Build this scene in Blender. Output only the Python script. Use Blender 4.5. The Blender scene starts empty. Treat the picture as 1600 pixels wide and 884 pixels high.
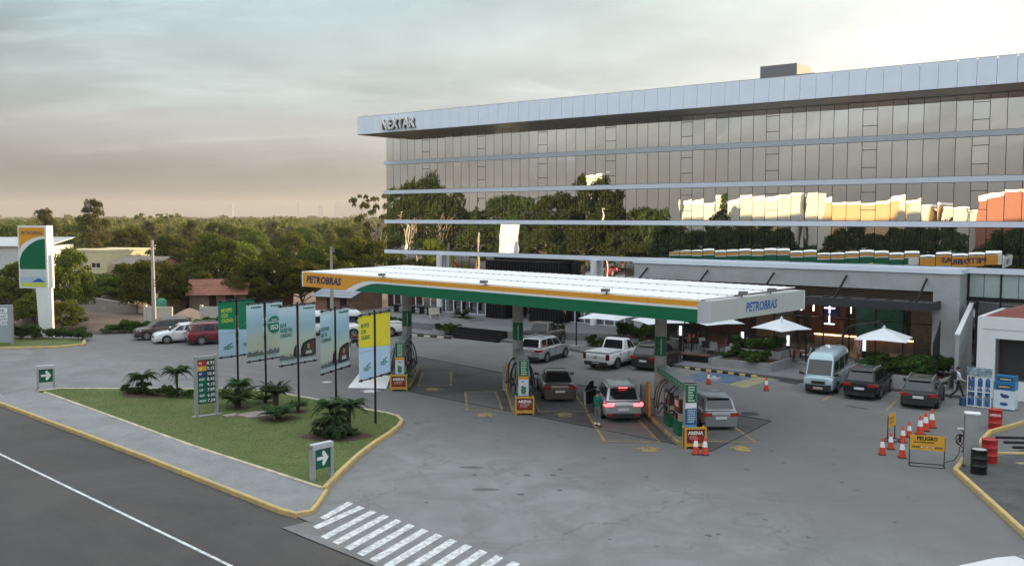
import bpy, bmesh, math, random
import numpy as np
from mathutils import Vector, Matrix
R = math.radians
random.seed(7); np.random.seed(7)
S = bpy.context.scene
COL = S.collection

# ------------------------------------------------------------------ camera
cam = bpy.data.cameras.new('camera')
cam.sensor_width = 36.0
cam.lens = 1475 / 1600 * 36.0
cam.clip_start = 0.2; cam.clip_end = 30000
cam_o = bpy.data.objects.new('camera', cam); COL.objects.link(cam_o)
cam_o.location = (0, 0, 9.8)
cam_o.rotation_euler = (R(90) - math.atan(104 / 1475), 0, 0)
S.camera = cam_o

# ------------------------------------------------------------------ world, sun, exposure
SUN_AZ = 46.0      # degrees to the right of straight ahead
SUN_EL = 7.0
sun_dir = Vector((math.sin(R(SUN_AZ)) * math.cos(R(SUN_EL)), math.cos(R(SUN_AZ)) * math.cos(R(SUN_EL)), math.sin(R(SUN_EL))))
W = bpy.data.worlds.new('World'); S.world = W; W.use_nodes = True
wn = W.node_tree.nodes; wl = W.node_tree.links
for n in list(wn): wn.remove(n)
def N(tree, typ, **kw):
    n = tree.nodes.new(typ)
    for k, v in kw.items(): setattr(n, k, v)
    return n
WT = W.node_tree
out = N(WT, 'ShaderNodeOutputWorld'); bg = N(WT, 'ShaderNodeBackground'); wl.new(bg.outputs[0], out.inputs[0])
sky = N(WT, 'ShaderNodeTexSky', sky_type='NISHITA', sun_disc=False)
sky.sun_elevation = R(SUN_EL); sky.sun_rotation = R(SUN_AZ); sky.altitude = 150; sky.air_density = 1.0; sky.dust_density = 2.0; sky.ozone_density = 1.5
tc = N(WT, 'ShaderNodeTexCoord')
nrm = N(WT, 'ShaderNodeVectorMath', operation='NORMALIZE'); wl.new(tc.outputs['Generated'], nrm.inputs[0])
sep = N(WT, 'ShaderNodeSeparateXYZ'); wl.new(nrm.outputs[0], sep.inputs[0])
hsv = N(WT, 'ShaderNodeHueSaturation'); hsv.inputs['Saturation'].default_value = 0.35; hsv.inputs['Value'].default_value = 1.0
wl.new(sky.outputs[0], hsv.inputs['Color'])
def M(op, a, b=None, clamp=False):
    n = N(WT, 'ShaderNodeMath', operation=op); n.use_clamp = clamp
    for i, q in enumerate((a, b)):
        if q is None: continue
        if isinstance(q, (int, float)): n.inputs[i].default_value = q
        else: wl.new(q, n.inputs[i])
    return n.outputs[0]
def RAMP(fac, stops, interp='EASE'):
    r = N(WT, 'ShaderNodeValToRGB'); cr = r.color_ramp; cr.interpolation = interp
    while len(cr.elements) < len(stops): cr.elements.new(0.5)
    for e, (p, c) in zip(cr.elements, stops): e.position = p; e.color = (*c, 1)
    wl.new(fac, r.inputs[0]); return r.outputs[0]
def MIX(fac, a, b, mode='MIX'):
    m = N(WT, 'ShaderNodeMix', data_type='RGBA', blend_type=mode)
    for s, q in ((m.inputs[0], fac), (m.inputs[6], a), (m.inputs[7], b)):
        if isinstance(q, (int, float)): s.default_value = q
        elif isinstance(q, tuple): s.default_value = (*q, 1)
        else: wl.new(q, s)
    return m.outputs[2]
# closeness of a direction to the sun's bearing: the veil of thin cloud is brighter near the sun
dt = N(WT, 'ShaderNodeVectorMath', operation='DOT_PRODUCT'); wl.new(nrm.outputs[0], dt.inputs[0]); dt.inputs[1].default_value = sun_dir
glow = M('POWER', M('MAXIMUM', dt.outputs['Value'], 0.0), 3.0)
# thin overcast veil, its colour following elevation (dusty near the ground, teal grey above)
elev = M('MAXIMUM', sep.outputs['Z'], 0.0)
veil = RAMP(elev, [(0.0, (1.25, 1.22, 1.20)), (0.04, (1.40, 1.40, 1.38)), (0.085, (2.05, 2.10, 2.02)), (0.13, (2.05, 2.42, 2.44)), (0.23, (2.0, 2.70, 2.88)), (0.36, (4.9, 5.5, 5.9)), (0.6, (6.8, 7.4, 7.9)), (1.0, (8.8, 9.6, 10.3))])
# streaks: cloud noise laid out on a flat layer overhead
inv = M('DIVIDE', 1.0, M('ADD', elev, 0.22))
cx_ = M('MULTIPLY', sep.outputs['X'], inv); cy_ = M('MULTIPLY', sep.outputs['Y'], inv)
cmb = N(WT, 'ShaderNodeCombineXYZ'); wl.new(cx_, cmb.inputs[0]); wl.new(cy_, cmb.inputs[1])
mp = N(WT, 'ShaderNodeMapping'); mp.inputs['Rotation'].default_value = (0, 0, R(-28)); mp.inputs['Scale'].default_value = (0.22, 0.8, 1); wl.new(cmb.outputs[0], mp.inputs[0])
nz = N(WT, 'ShaderNodeTexNoise'); nz.inputs['Scale'].default_value = 2.3; nz.inputs['Detail'].default_value = 9; nz.inputs['Roughness'].default_value = 0.6; nz.inputs['Distortion'].default_value = 0.5
wl.new(mp.outputs[0], nz.inputs['Vector'])
cl = RAMP(nz.outputs['Fac'], [(0.50, (0, 0, 0)), (0.68, (1, 1, 1))])
mp2 = N(WT, 'ShaderNodeMapping'); mp2.inputs['Location'].default_value = (3.1, 1.7, 0); mp2.inputs['Scale'].default_value = (0.6, 0.6, 1); wl.new(cmb.outputs[0], mp2.inputs[0])
nz2 = N(WT, 'ShaderNodeTexNoise'); nz2.inputs['Scale'].default_value = 1.3; nz2.inputs['Detail'].default_value = 7; nz2.inputs['Roughness'].default_value = 0.55
wl.new(mp2.outputs[0], nz2.inputs['Vector'])
cl2 = RAMP(nz2.outputs['Fac'], [(0.38, (0, 0, 0)), (0.66, (1, 1, 1))])
fade = RAMP(elev, [(0.015, (0, 0, 0)), (0.09, (1, 1, 1))])      # the thick air near the ground hides the streaks
wisp = M('MULTIPLY', M('ADD', M('MULTIPLY', cl, 0.55), M('MULTIPLY', cl2, 0.55)), fade)
lift = M('ADD', M('ADD', 0.68, M('MULTIPLY', glow, 1.1)), M('MULTIPLY', wisp, M('ADD', 0.66, M('MULTIPLY', glow, 0.6))))
veil2 = MIX(M('MULTIPLY', glow, 1.0, True), veil, (2.6, 2.5, 2.25))
vm = N(WT, 'ShaderNodeVectorMath', operation='SCALE'); wl.new(veil2, vm.inputs[0]); wl.new(lift, vm.inputs['Scale'])
skymix = MIX(0.95, hsv.outputs[0], vm.outputs[0])
wl.new(skymix, bg.inputs['Color']); bg.inputs['Strength'].default_value = 0.092
sun = bpy.data.lights.new('sun', 'SUN'); sun.energy = 5.0; sun.angle = R(0.6); sun.color = (1.0, 0.74, 0.42)
sun_o = bpy.data.objects.new('sun', sun); COL.objects.link(sun_o)
sun_o.rotation_euler = (-sun_dir).to_track_quat('-Z', 'Y').to_euler(); sun_o.location = (40, 40, 60)
S.view_settings.view_transform = 'Standard'; S.view_settings.look = 'None'; S.view_settings.gamma = 1.0
S.view_settings.exposure = 1.25; S.view_settings.use_curve_mapping = False
S.cycles.use_denoising = True; S.cycles.max_bounces = 8; S.cycles.transparent_max_bounces = 8
S.cycles.volume_bounces = 0; S.cycles.use_adaptive_sampling = True; S.cycles.adaptive_threshold = 0.015
S.cycles.sample_clamp_indirect = 6.0

# ------------------------------------------------------------------ helpers
MATS = {}
def mat(name, col, rough=0.6, metal=0.0, var=0.0, scale=3.0, bump=0.0, bscale=None, spec=None, emit=None, estr=0.0, coat=0.0, world=False, trans=0.0, alpha=1.0, col2=None, stretch=None):
    if name in MATS: return MATS[name]
    m = bpy.data.materials.new(name); m.use_nodes = True; t = m.node_tree; b = t.nodes['Principled BSDF']
    b.inputs['Base Color'].default_value = (*col, 1); b.inputs['Roughness'].default_value = rough; b.inputs['Metallic'].default_value = metal
    if spec is not None: b.inputs['Specular IOR Level'].default_value = spec
    if coat: b.inputs['Coat Weight'].default_value = coat; b.inputs['Coat Roughness'].default_value = 0.05
    if emit: b.inputs['Emission Color'].default_value = (*emit, 1); b.inputs['Emission Strength'].default_value = estr
    if trans: b.inputs['Transmission Weight'].default_value = trans
    if alpha < 1: b.inputs['Alpha'].default_value = alpha
    if var or bump:
        if world: co = N(t, 'ShaderNodeNewGeometry').outputs['Position']
        else: co = N(t, 'ShaderNodeTexCoord').outputs['Object']
        if stretch:
            mpn = N(t, 'ShaderNodeMapping'); mpn.inputs['Scale'].default_value = stretch; t.links.new(co, mpn.inputs[0]); co = mpn.outputs[0]
        nzn = N(t, 'ShaderNodeTexNoise'); nzn.inputs['Scale'].default_value = scale; nzn.inputs['Detail'].default_value = 7; nzn.inputs['Roughness'].default_value = 0.62
        t.links.new(co, nzn.inputs['Vector'])
        if var:
            rp = N(t, 'ShaderNodeValToRGB'); c2 = col2 or tuple(min(1, c * (1 + var)) for c in col)
            rp.color_ramp.elements[0].position = 0.3; rp.color_ramp.elements[1].position = 0.7
            rp.color_ramp.elements[0].color = (*[c * (1 - var) for c in col], 1); rp.color_ramp.elements[1].color = (*c2, 1)
            t.links.new(nzn.outputs['Fac'], rp.inputs[0]); t.links.new(rp.outputs[0], b.inputs['Base Color'])
        if bump:
            nb = nzn
            if bscale:
                nb = N(t, 'ShaderNodeTexNoise'); nb.inputs['Scale'].default_value = bscale; nb.inputs['Detail'].default_value = 5; t.links.new(co, nb.inputs['Vector'])
            bp = N(t, 'ShaderNodeBump'); bp.inputs['Strength'].default_value = bump; bp.inputs['Distance'].default_value = 0.02
            t.links.new(nb.outputs['Fac'], bp.inputs['Height']); t.links.new(bp.outputs[0], b.inputs['Normal'])
    MATS[name] = m; return m

class MB:
    """collects polygons; build() links them as one mesh object"""
    def __init__(s): s.v = []; s.f = []; s.mi = []; s.k = 0
    def face(s, pts):
        i = len(s.v); s.v += [tuple(p) for p in pts]; s.f.append(tuple(range(i, i + len(pts)))); s.mi.append(s.k); return s
    def add(s, vs, fs):
        i = len(s.v); s.v += [tuple(p) for p in vs]
        for f in fs: s.f.append(tuple(a + i for a in f)); s.mi.append(s.k)
        return s
    def box(s, x0, x1, y0, y1, z0, z1, rz=0, c=None):
        vs = [(x, y, z) for z in (z0, z1) for x, y in ((x0, y0), (x1, y0), (x1, y1), (x0, y1))]
        if rz:
            if c is None: c = ((x0 + x1) / 2, (y0 + y1) / 2)
            cs, sn = math.cos(rz), math.sin(rz)
            vs = [(c[0] + (x - c[0]) * cs - (y - c[1]) * sn, c[1] + (x - c[0]) * sn + (y - c[1]) * cs, z) for x, y, z in vs]
        return s.add(vs, [(3, 2, 1, 0), (4, 5, 6, 7), (0, 1, 5, 4), (1, 2, 6, 5), (2, 3, 7, 6), (3, 0, 4, 7)])
    def prism(s, poly, z0, z1):
        n = len(poly); vs = [(x, y, z0) for x, y in poly] + [(x, y, z1) for x, y in poly]
        fs = [tuple(range(n - 1, -1, -1)), tuple(range(n, 2 * n))] + [(i, (i + 1) % n, n + (i + 1) % n, n + i) for i in range(n)]
        return s.add(vs, fs)
    def cyl(s, p0, p1, r0, r1=None, n=12, caps=True):
        r1 = r0 if r1 is None else r1
        p0 = Vector(p0); p1 = Vector(p1); d = (p1 - p0).normalized()
        a = d.orthogonal().normalized(); b = d.cross(a)
        vs = []
        for p, r in ((p0, r0), (p1, r1)):
            for i in range(n):
                t = 2 * math.pi * i / n; vs.append(p + a * (r * math.cos(t)) + b * (r * math.sin(t)))
        fs = [(i, (i + 1) % n, n + (i + 1) % n, n + i) for i in range(n)]
        if caps: fs += [tuple(range(n - 1, -1, -1)), tuple(range(n, 2 * n))]
        return s.add(vs, fs)
    def tube(s, pts, r, n=6):
        for a, b in zip(pts[:-1], pts[1:]): s.cyl(a, b, r, r, n)
        return s
    def lathe(s, prof, n=16, c=(0, 0, 0)):
        vs = [(c[0] + r * math.cos(2 * math.pi * i / n), c[1] + r * math.sin(2 * math.pi * i / n), c[2] + z) for r, z in prof for i in range(n)]
        fs = [(j * n + i, j * n + (i + 1) % n, (j + 1) * n + (i + 1) % n, (j + 1) * n + i) for j in range(len(prof) - 1) for i in range(n)]
        fs += [tuple(range(n - 1, -1, -1)), tuple(range((len(prof) - 1) * n, len(prof) * n))]
        return s.add(vs, fs)
    def build(s, name, m, parent=None, smooth=None, label=None):
        me = bpy.data.meshes.new(name); me.from_pydata(s.v, [], s.f)
        ms = m if isinstance(m, (list, tuple)) else [m]
        for q in ms: me.materials.append(q)
        if len(ms) > 1: me.polygons.foreach_set('material_index', s.mi)
        if smooth:
            me.polygons.foreach_set('use_smooth', [True] * len(me.polygons)); me.set_sharp_from_angle(angle=R(smooth))
        me.update()
        return link(name, me, parent, label)
def link(name, data, parent=None, label=None):
    o = bpy.data.objects.new(name, data); COL.objects.link(o)
    if parent is not None: o.parent = parent
    if label: o['label'] = label
    return o
def tag(o, label, cat, group=None):
    o['label'] = label; o['category'] = cat
    if group: o['group'] = group
    return o
def thing(name, label, cat, loc=(0, 0, 0), rz=0, group=None):
    o = link(name, None); o.location = loc; o.rotation_euler = (0, 0, rz); o.empty_display_size = 0.3
    return tag(o, label, cat, group)
def structure(o): o['kind'] = 'structure'; return o
def stuff(o): o['kind'] = 'stuff'; return o
def copy_tree(o, parent=None):
    c = o.copy(); COL.objects.link(c)
    if parent is not None: c.parent = parent
    for ch in o.children: copy_tree(ch, c)
    return c
def text_mesh(body, size, shear=0.0, bold=0.0, ext=0.0, align='LEFT', spacing=1.0):
    cu = bpy.data.curves.new('lettering', 'FONT'); cu.body = body; cu.size = size; cu.shear = shear; cu.offset = bold; cu.extrude = ext
    cu.align_x = align; cu.space_character = spacing; cu.resolution_u = 2
    o = bpy.data.objects.new('lettering', cu); COL.objects.link(o)
    dg = bpy.context.evaluated_depsgraph_get(); me = bpy.data.meshes.new_from_object(o.evaluated_get(dg))
    bpy.data.objects.remove(o); bpy.data.curves.remove(cu)
    return me
def lettering(body, size, m, parent, org, right, up=(0, 0, 1), shear=0.0, bold=0.0, ext=0.0, align='LEFT', name='lettering', width=None, spacing=1.0):
    me = text_mesh(body, size, shear, bold, ext, align, spacing)
    r = Vector(right).normalized(); u = Vector(up).normalized(); n = r.cross(u)
    if width:
        xs = [v.co.x for v in me.vertices]; k = width / max(1e-6, max(xs) - min(xs))
        for v in me.vertices: v.co.x *= k
    mt = Matrix(((r.x, u.x, n.x, org[0]), (r.y, u.y, n.y, org[1]), (r.z, u.z, n.z, org[2]), (0, 0, 0, 1)))
    me.transform(mt); me.materials.clear(); me.materials.append(m)
    return link(name, me, parent)
def lerp(a, b, t): return a + (b - a) * t
def L3(a, b, t): return tuple(lerp(p, q, t) for p, q in zip(a, b))
def disc(mb, c, r, right, up, n=20, rx=None):
    right = Vector(right); up = Vector(up); c = Vector(c); rx = rx or r
    return mb.face([c + right * (rx * math.cos(2 * math.pi * i / n)) + up * (r * math.sin(2 * math.pi * i / n)) for i in range(n)])

# ------------------------------------------------------------------ materials
def ground_mat(name, c1, c2, stain, s1=0.35, s2=6.0, rough=0.85, bump=0.25, cracks=False, grime=False):
    m = bpy.data.materials.new(name); m.use_nodes = True; t = m.node_tree; b = t.nodes['Principled BSDF']
    b.inputs['Roughness'].default_value = rough; b.inputs['Specular IOR Level'].default_value = 0.3
    g = N(t, 'ShaderNodeNewGeometry')
    def nz(s, d=8, r=0.6, dist=0.0):
        n = N(t, 'ShaderNodeTexNoise'); n.inputs['Scale'].default_value = s; n.inputs['Detail'].default_value = d; n.inputs['Roughness'].default_value = r; n.inputs['Distortion'].default_value = dist
        t.links.new(g.outputs['Position'], n.inputs['Vector']); return n.outputs['Fac']
    def ramp(f, a, bb, ca, cb):
        r = N(t, 'ShaderNodeValToRGB'); r.color_ramp.elements[0].position = a; r.color_ramp.elements[1].position = bb
        r.color_ramp.elements[0].color = (*ca, 1); r.color_ramp.elements[1].color = (*cb, 1); t.links.new(f, r.inputs[0]); return r.outputs[0]
    def mx(f, a, bb, mode='MIX'):
        q = N(t, 'ShaderNodeMix', data_type='RGBA', blend_type=mode)
        for s, v in ((q.inputs[0], f), (q.inputs[6], a), (q.inputs[7], bb)):
            if isinstance(v, float): s.default_value = v
            elif isinstance(v, tuple): s.default_value = (*v, 1)
            else: t.links.new(v, s)
        return q.outputs[2]
    base = ramp(nz(s1, 9, 0.68, 0.8), 0.38, 0.63, c1, c2)
    st = ramp(nz(s1 * 0.45, 9, 0.7, 1.2), 0.50, 0.72, (0, 0, 0), (0.75, 0.75, 0.75))
    colr = mx(st, base, stain)
    fine = ramp(nz(s2 * 6, 4, 0.7), 0.25, 0.75, (0.76, 0.76, 0.76), (1.16, 1.16, 1.16))
    colr = mx(1.0, colr, fine, 'MULTIPLY')
    spots = ramp(nz(2.2, 3, 0.5), 0.66, 0.72, (1, 1, 1), (0.70, 0.69, 0.68))
    colr = mx(0.8, colr, spots, 'MULTIPLY')
    if cracks:
        vo = N(t, 'ShaderNodeTexVoronoi', feature='DISTANCE_TO_EDGE'); vo.inputs['Scale'].default_value = 0.11
        wob = N(t, 'ShaderNodeTexNoise'); wob.inputs['Scale'].default_value = 0.8; wob.inputs['Detail'].default_value = 6; t.links.new(g.outputs['Position'], wob.inputs['Vector'])
        ad = N(t, 'ShaderNodeVectorMath', operation='ADD'); sc = N(t, 'ShaderNodeVectorMath', operation='SCALE'); sc.inputs['Scale'].default_value = 2.2
        t.links.new(wob.outputs['Color'], sc.inputs[0]); t.links.new(g.outputs['Position'], ad.inputs[0]); t.links.new(sc.outputs[0], ad.inputs[1]); t.links.new(ad.outputs[0], vo.inputs['Vector'])
        ck = ramp(vo.outputs['Distance'], 0.0, 0.005, (0.72, 0.71, 0.70), (1, 1, 1))
        colr = mx(1.0, colr, ck, 'MULTIPLY')
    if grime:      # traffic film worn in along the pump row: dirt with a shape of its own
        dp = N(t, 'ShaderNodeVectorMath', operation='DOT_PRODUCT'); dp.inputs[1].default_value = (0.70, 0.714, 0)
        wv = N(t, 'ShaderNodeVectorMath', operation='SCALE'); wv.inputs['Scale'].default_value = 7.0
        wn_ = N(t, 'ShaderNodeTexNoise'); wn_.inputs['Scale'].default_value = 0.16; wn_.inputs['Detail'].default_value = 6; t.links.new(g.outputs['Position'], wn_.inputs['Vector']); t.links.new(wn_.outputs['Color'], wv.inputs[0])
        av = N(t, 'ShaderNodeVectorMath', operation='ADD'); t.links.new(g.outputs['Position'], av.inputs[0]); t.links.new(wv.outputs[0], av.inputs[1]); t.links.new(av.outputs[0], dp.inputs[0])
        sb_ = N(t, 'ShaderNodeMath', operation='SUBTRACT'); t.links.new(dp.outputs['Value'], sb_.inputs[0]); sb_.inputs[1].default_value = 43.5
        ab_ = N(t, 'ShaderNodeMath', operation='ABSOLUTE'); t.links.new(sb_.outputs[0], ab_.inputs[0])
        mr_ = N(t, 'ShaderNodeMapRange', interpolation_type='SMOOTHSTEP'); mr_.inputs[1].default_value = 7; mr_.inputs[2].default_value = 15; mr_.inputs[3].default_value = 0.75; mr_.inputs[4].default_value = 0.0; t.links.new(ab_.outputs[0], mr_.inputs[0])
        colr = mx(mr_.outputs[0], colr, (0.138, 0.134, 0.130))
    t.links.new(colr, b.inputs['Base Color'])
    bp = N(t, 'ShaderNodeBump'); bp.inputs['Strength'].default_value = bump; bp.inputs['Distance'].default_value = 0.01
    t.links.new(nz(s2 * 5, 4), bp.inputs['Height']); t.links.new(bp.outputs[0], b.inputs['Normal'])
    MATS[name] = m; return m
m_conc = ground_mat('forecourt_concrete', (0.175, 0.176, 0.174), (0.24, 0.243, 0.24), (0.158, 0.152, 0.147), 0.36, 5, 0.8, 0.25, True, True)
m_old = ground_mat('older_concrete', (0.150, 0.146, 0.144), (0.205, 0.202, 0.198), (0.135, 0.127, 0.12), 0.3, 5, 0.8, 0.25)
m_pad = ground_mat('shaded_slab_concrete', (0.078, 0.076, 0.074), (0.116, 0.113, 0.11), (0.056, 0.054, 0.052), 0.4, 6, 0.75, 0.2)
m_asph = ground_mat('road_asphalt', (0.066, 0.063, 0.061), (0.092, 0.087, 0.083), (0.105, 0.088, 0.076), 0.18, 9, 0.9, 0.4)
m_terr = ground_mat('terrain_soil', (0.10, 0.075, 0.05), (0.07, 0.085, 0.035), (0.16, 0.09, 0.06), 0.05, 2, 0.95, 0.4)
m_dirt = ground_mat('red_dirt', (0.17, 0.115, 0.082), (0.21, 0.145, 0.105), (0.10, 0.095, 0.055), 0.2, 3, 0.95, 0.4)
m_plaza = ground_mat('plaza_paving', (0.17, 0.17, 0.175), (0.215, 0.215, 0.22), (0.14, 0.14, 0.14), 0.3, 4, 0.75, 0.15)
m_lawn = ground_mat('lawn_soil', (0.090, 0.124, 0.034), (0.12, 0.152, 0.048), (0.14, 0.13, 0.06), 0.6, 5, 0.95, 0.6)
def paver_mat():
    m = bpy.data.materials.new('sidewalk_pavers'); m.use_nodes = True; t = m.node_tree; b = t.nodes['Principled BSDF']; b.inputs['Roughness'].default_value = 0.85
    g = N(t, 'ShaderNodeNewGeometry'); mp = N(t, 'ShaderNodeMapping'); mp.inputs['Rotation'].default_value = (0, 0, R(43)); t.links.new(g.outputs['Position'], mp.inputs[0])
    br = N(t, 'ShaderNodeTexBrick'); br.inputs['Scale'].default_value = 5.0; br.inputs['Color1'].default_value = (0.29, 0.295, 0.30, 1); br.inputs['Color2'].default_value = (0.23, 0.235, 0.24, 1); br.inputs['Mortar'].default_value = (0.15, 0.15, 0.15, 1)
    br.inputs['Mortar Size'].default_value = 0.018; t.links.new(mp.outputs[0], br.inputs['Vector'])
    nz = N(t, 'ShaderNodeTexNoise'); nz.inputs['Scale'].default_value = 0.6; nz.inputs['Detail'].default_value = 8; t.links.new(g.outputs['Position'], nz.inputs['Vector'])
    rp = N(t, 'ShaderNodeValToRGB'); rp.color_ramp.elements[0].position = 0.3; rp.color_ramp.elements[1].position = 0.7; rp.color_ramp.elements[0].color = (0.75, 0.74, 0.72, 1); rp.color_ramp.elements[1].color = (1.1, 1.1, 1.1, 1); t.links.new(nz.outputs['Fac'], rp.inputs[0])
    q = N(t, 'ShaderNodeMix', data_type='RGBA', blend_type='MULTIPLY'); q.inputs[0].default_value = 1; t.links.new(br.outputs['Color'], q.inputs[6]); t.links.new(rp.outputs[0], q.inputs[7]); t.links.new(q.outputs[2], b.inputs['Base Color'])
    return m
m_paver = paver_mat()
def worn_paint(name, col, wear=0.35, scale=3.0, rough=0.7, under=(0.2, 0.2, 0.195)):
    m = bpy.data.materials.new(name); m.use_nodes = True; t = m.node_tree; b = t.nodes['Principled BSDF']; b.inputs['Roughness'].default_value = rough
    g = N(t, 'ShaderNodeNewGeometry'); nz = N(t, 'ShaderNodeTexNoise'); nz.inputs['Scale'].default_value = scale; nz.inputs['Detail'].default_value = 10; nz.inputs['Roughness'].default_value = 0.7; t.links.new(g.outputs['Position'], nz.inputs['Vector'])
    rp = N(t, 'ShaderNodeValToRGB'); rp.color_ramp.elements[0].position = 0.28 + wear * 0.3; rp.color_ramp.elements[1].position = 0.48 + wear * 0.3
    rp.color_ramp.elements[0].color = (*[lerp(c, u, 0.75) for c, u in zip(col, under)], 1); rp.color_ramp.elements[1].color = (*col, 1)
    t.links.new(nz.outputs['Fac'], rp.inputs[0]); t.links.new(rp.outputs[0], b.inputs['Base Color']); MATS[name] = m; return m
m_white_paint = worn_paint('white_road_paint', (0.70, 0.72, 0.72), 0.30, 5.0)
m_yel_paint = worn_paint('yellow_floor_paint', (0.46, 0.31, 0.085), 0.5, 2.0, under=(0.12, 0.115, 0.11))
m_blue_paint = worn_paint('blue_bay_paint', (0.045, 0.10, 0.19), 0.3, 1.5)
m_yelzone = worn_paint('yellow_zone_paint', (0.33, 0.29, 0.13), 0.45, 1.5)
m_yel_kerb = worn_paint('yellow_kerb_paint', (0.60, 0.41, 0.12), 0.36, 2.6, under=(0.36, 0.31, 0.22))
m_pale_kerb = worn_paint('pale_kerb_paint', (0.62, 0.55, 0.36), 0.35, 2.0, under=(0.3, 0.29, 0.25))
m_patch = mat('bitumen_patch', (0.05, 0.05, 0.052), 0.9, var=0.3, world=True)
m_white = mat('white_paint', (0.78, 0.79, 0.80), 0.45, var=0.04, scale=1.2)
m_alu = mat('pale_aluminium', (0.78, 0.85, 0.97), 0.35, 0.0, var=0.04, scale=0.8)
m_roofwhite = mat('white_roof_sheet', (0.86, 0.86, 0.85), 0.4, 0.0, var=0.03, scale=0.7)
m_grey_alu = mat('grey_aluminium', (0.42, 0.43, 0.44), 0.4, 0.5, var=0.06)
m_black = mat('black_metal', (0.012, 0.012, 0.013), 0.45, 0.3)
m_rubber = mat('black_rubber', (0.014, 0.014, 0.014), 0.8)
m_dark = mat('dark_gap', (0.012, 0.012, 0.012), 0.9)
m_conc_wall = mat('fair_concrete', (0.40, 0.41, 0.41), 0.8, var=0.13, scale=0.9, bump=0.1, bscale=20)
m_conc_planter = mat('planter_concrete', (0.30, 0.30, 0.295), 0.85, var=0.12, scale=2)
m_green = mat('brand_green', (0.0, 0.135, 0.062), 0.35, var=0.05)
m_orange = mat('brand_orange', (0.75, 0.34, 0.035), 0.35, var=0.04)
m_yellow = mat('banner_yellow', (0.80, 0.68, 0.04), 0.55)
m_navy = mat('lettering_navy', (0.035, 0.035, 0.11), 0.4)
m_blue_l = mat('lettering_blue', (0.03, 0.10, 0.36), 0.4)
m_red = mat('signal_red', (0.42, 0.02, 0.018), 0.45, var=0.08)
m_steel = mat('brushed_steel', (0.5, 0.5, 0.5), 0.3, 0.9)
m_col = mat('column_grey', (0.36, 0.355, 0.345), 0.55, var=0.06)
m_wood_y = mat('yellow_timber', (0.58, 0.32, 0.05), 0.6, var=0.15, scale=4)
m_lamp = mat('lamp_white', (0.9, 0.9, 0.9), 0.4, emit=(0.9, 0.95, 1.0), estr=0.45)
m_lamp_warm = mat('lamp_warm', (0.9, 0.8, 0.6), 0.4, emit=(1.0, 0.66, 0.32), estr=5.0)
m_led_white = mat('led_white', (0.9, 0.9, 0.9), 0.4, emit=(0.95, 0.97, 1.0), estr=1.6)
# ================================================================== THE GROUND
UR = (0.727, -0.686); NR = (0.686, 0.727)      # along the road / away from the road
def rp(al, n): return (al * UR[0] + n * NR[0], al * UR[1] + n * NR[1])
def sheet(name, pts, z, m, parent=None):
    return MB().face([(x, y, z) for x, y in pts]).build(name, m, parent)
structure(sheet('terrain', [(-9000, -3000), (9000, -3000), (9000, 12000), (-9000, 12000)], -0.10, m_terr))
road = structure(sheet('road', [rp(-400, -3), rp(400, -3), rp(400, 17.25), rp(-400, 17.25)], -0.06, m_asph))
opp = structure(sheet('opposite_pavement', [rp(-400, -9), rp(400, -9), rp(400, -3), rp(-400, -3)], 0.04, m_paver))
structure(sheet('opposite_lot', [rp(-400, -90), rp(400, -90), rp(400, -9), rp(-400, -9)], 0.02, m_asph))
sheet('edge_line', [rp(-200, 13.47), rp(120, 13.47), rp(120, 13.58), rp(-200, 13.58)], -0.055, m_white_paint, road)
for i in range(-20, 12):
    sheet('lane_dash', [rp(i * 9, 6.0), rp(i * 9 + 4, 6.0), rp(i * 9 + 4, 6.15), rp(i * 9, 6.15)], -0.055, m_white_paint, road)
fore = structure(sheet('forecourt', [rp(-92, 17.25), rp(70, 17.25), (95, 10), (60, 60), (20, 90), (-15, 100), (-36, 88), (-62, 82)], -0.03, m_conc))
structure(sheet('side_street', [(-36, 77.5), (-16, 86), (-16, 90), (-70, 84), (-70, 73)], -0.026, m_asph))
structure(sheet('bare_lot', [(-120, 82), (-36, 80.5), (-13, 88), (-13, 135), (-120, 140)], -0.022, m_dirt))
# an older, browner pour of concrete around the pumps, and its expansion joints
OLD = [(-4.77, 42.8), (-2.78, 40.35), (0.91, 37.64), (4.66, 33.73), (7.98, 30.35), (10.99, 29.96), (16.29, 35.27), (18.4, 39.44), (16.9, 45.57), (14.87, 50.46), (10.06, 56.5), (4.39, 64.16), (-7.02, 68.48), (-7.05, 54.76)]
m_track = worn_paint('tyre_track', (0.160, 0.158, 0.155), 0.62, 1.1, under=(0.185, 0.184, 0.18))
for (x0, y0, a0, k, n_) in [(-16, 57.5, 150, .8, 20), (-15.4, 58.9, 150, .8, 20)]:
    pl = []; x, y, a = x0, y0, R(a0)
    for t_ in range(n_): pl.append((x, y, a)); x += .55 * math.cos(a); y += .55 * math.sin(a); a += R(k)
    w_ = .09
    for t_ in range(n_ - 1):
        (xa, ya, aa), (xb, yb, ab) = pl[t_], pl[t_ + 1]
        if t_ == 0: tq_ = MB()
        tq_.face([(xa + w_ * math.sin(aa), ya - w_ * math.cos(aa), -.0265), (xb + w_ * math.sin(ab), yb - w_ * math.cos(ab), -.0265), (xb - w_ * math.sin(ab), yb + w_ * math.cos(ab), -.0265), (xa - w_ * math.sin(aa), ya + w_ * math.cos(aa), -.0265)])
    tq_.build('tyre_track', m_track, fore)
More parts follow.
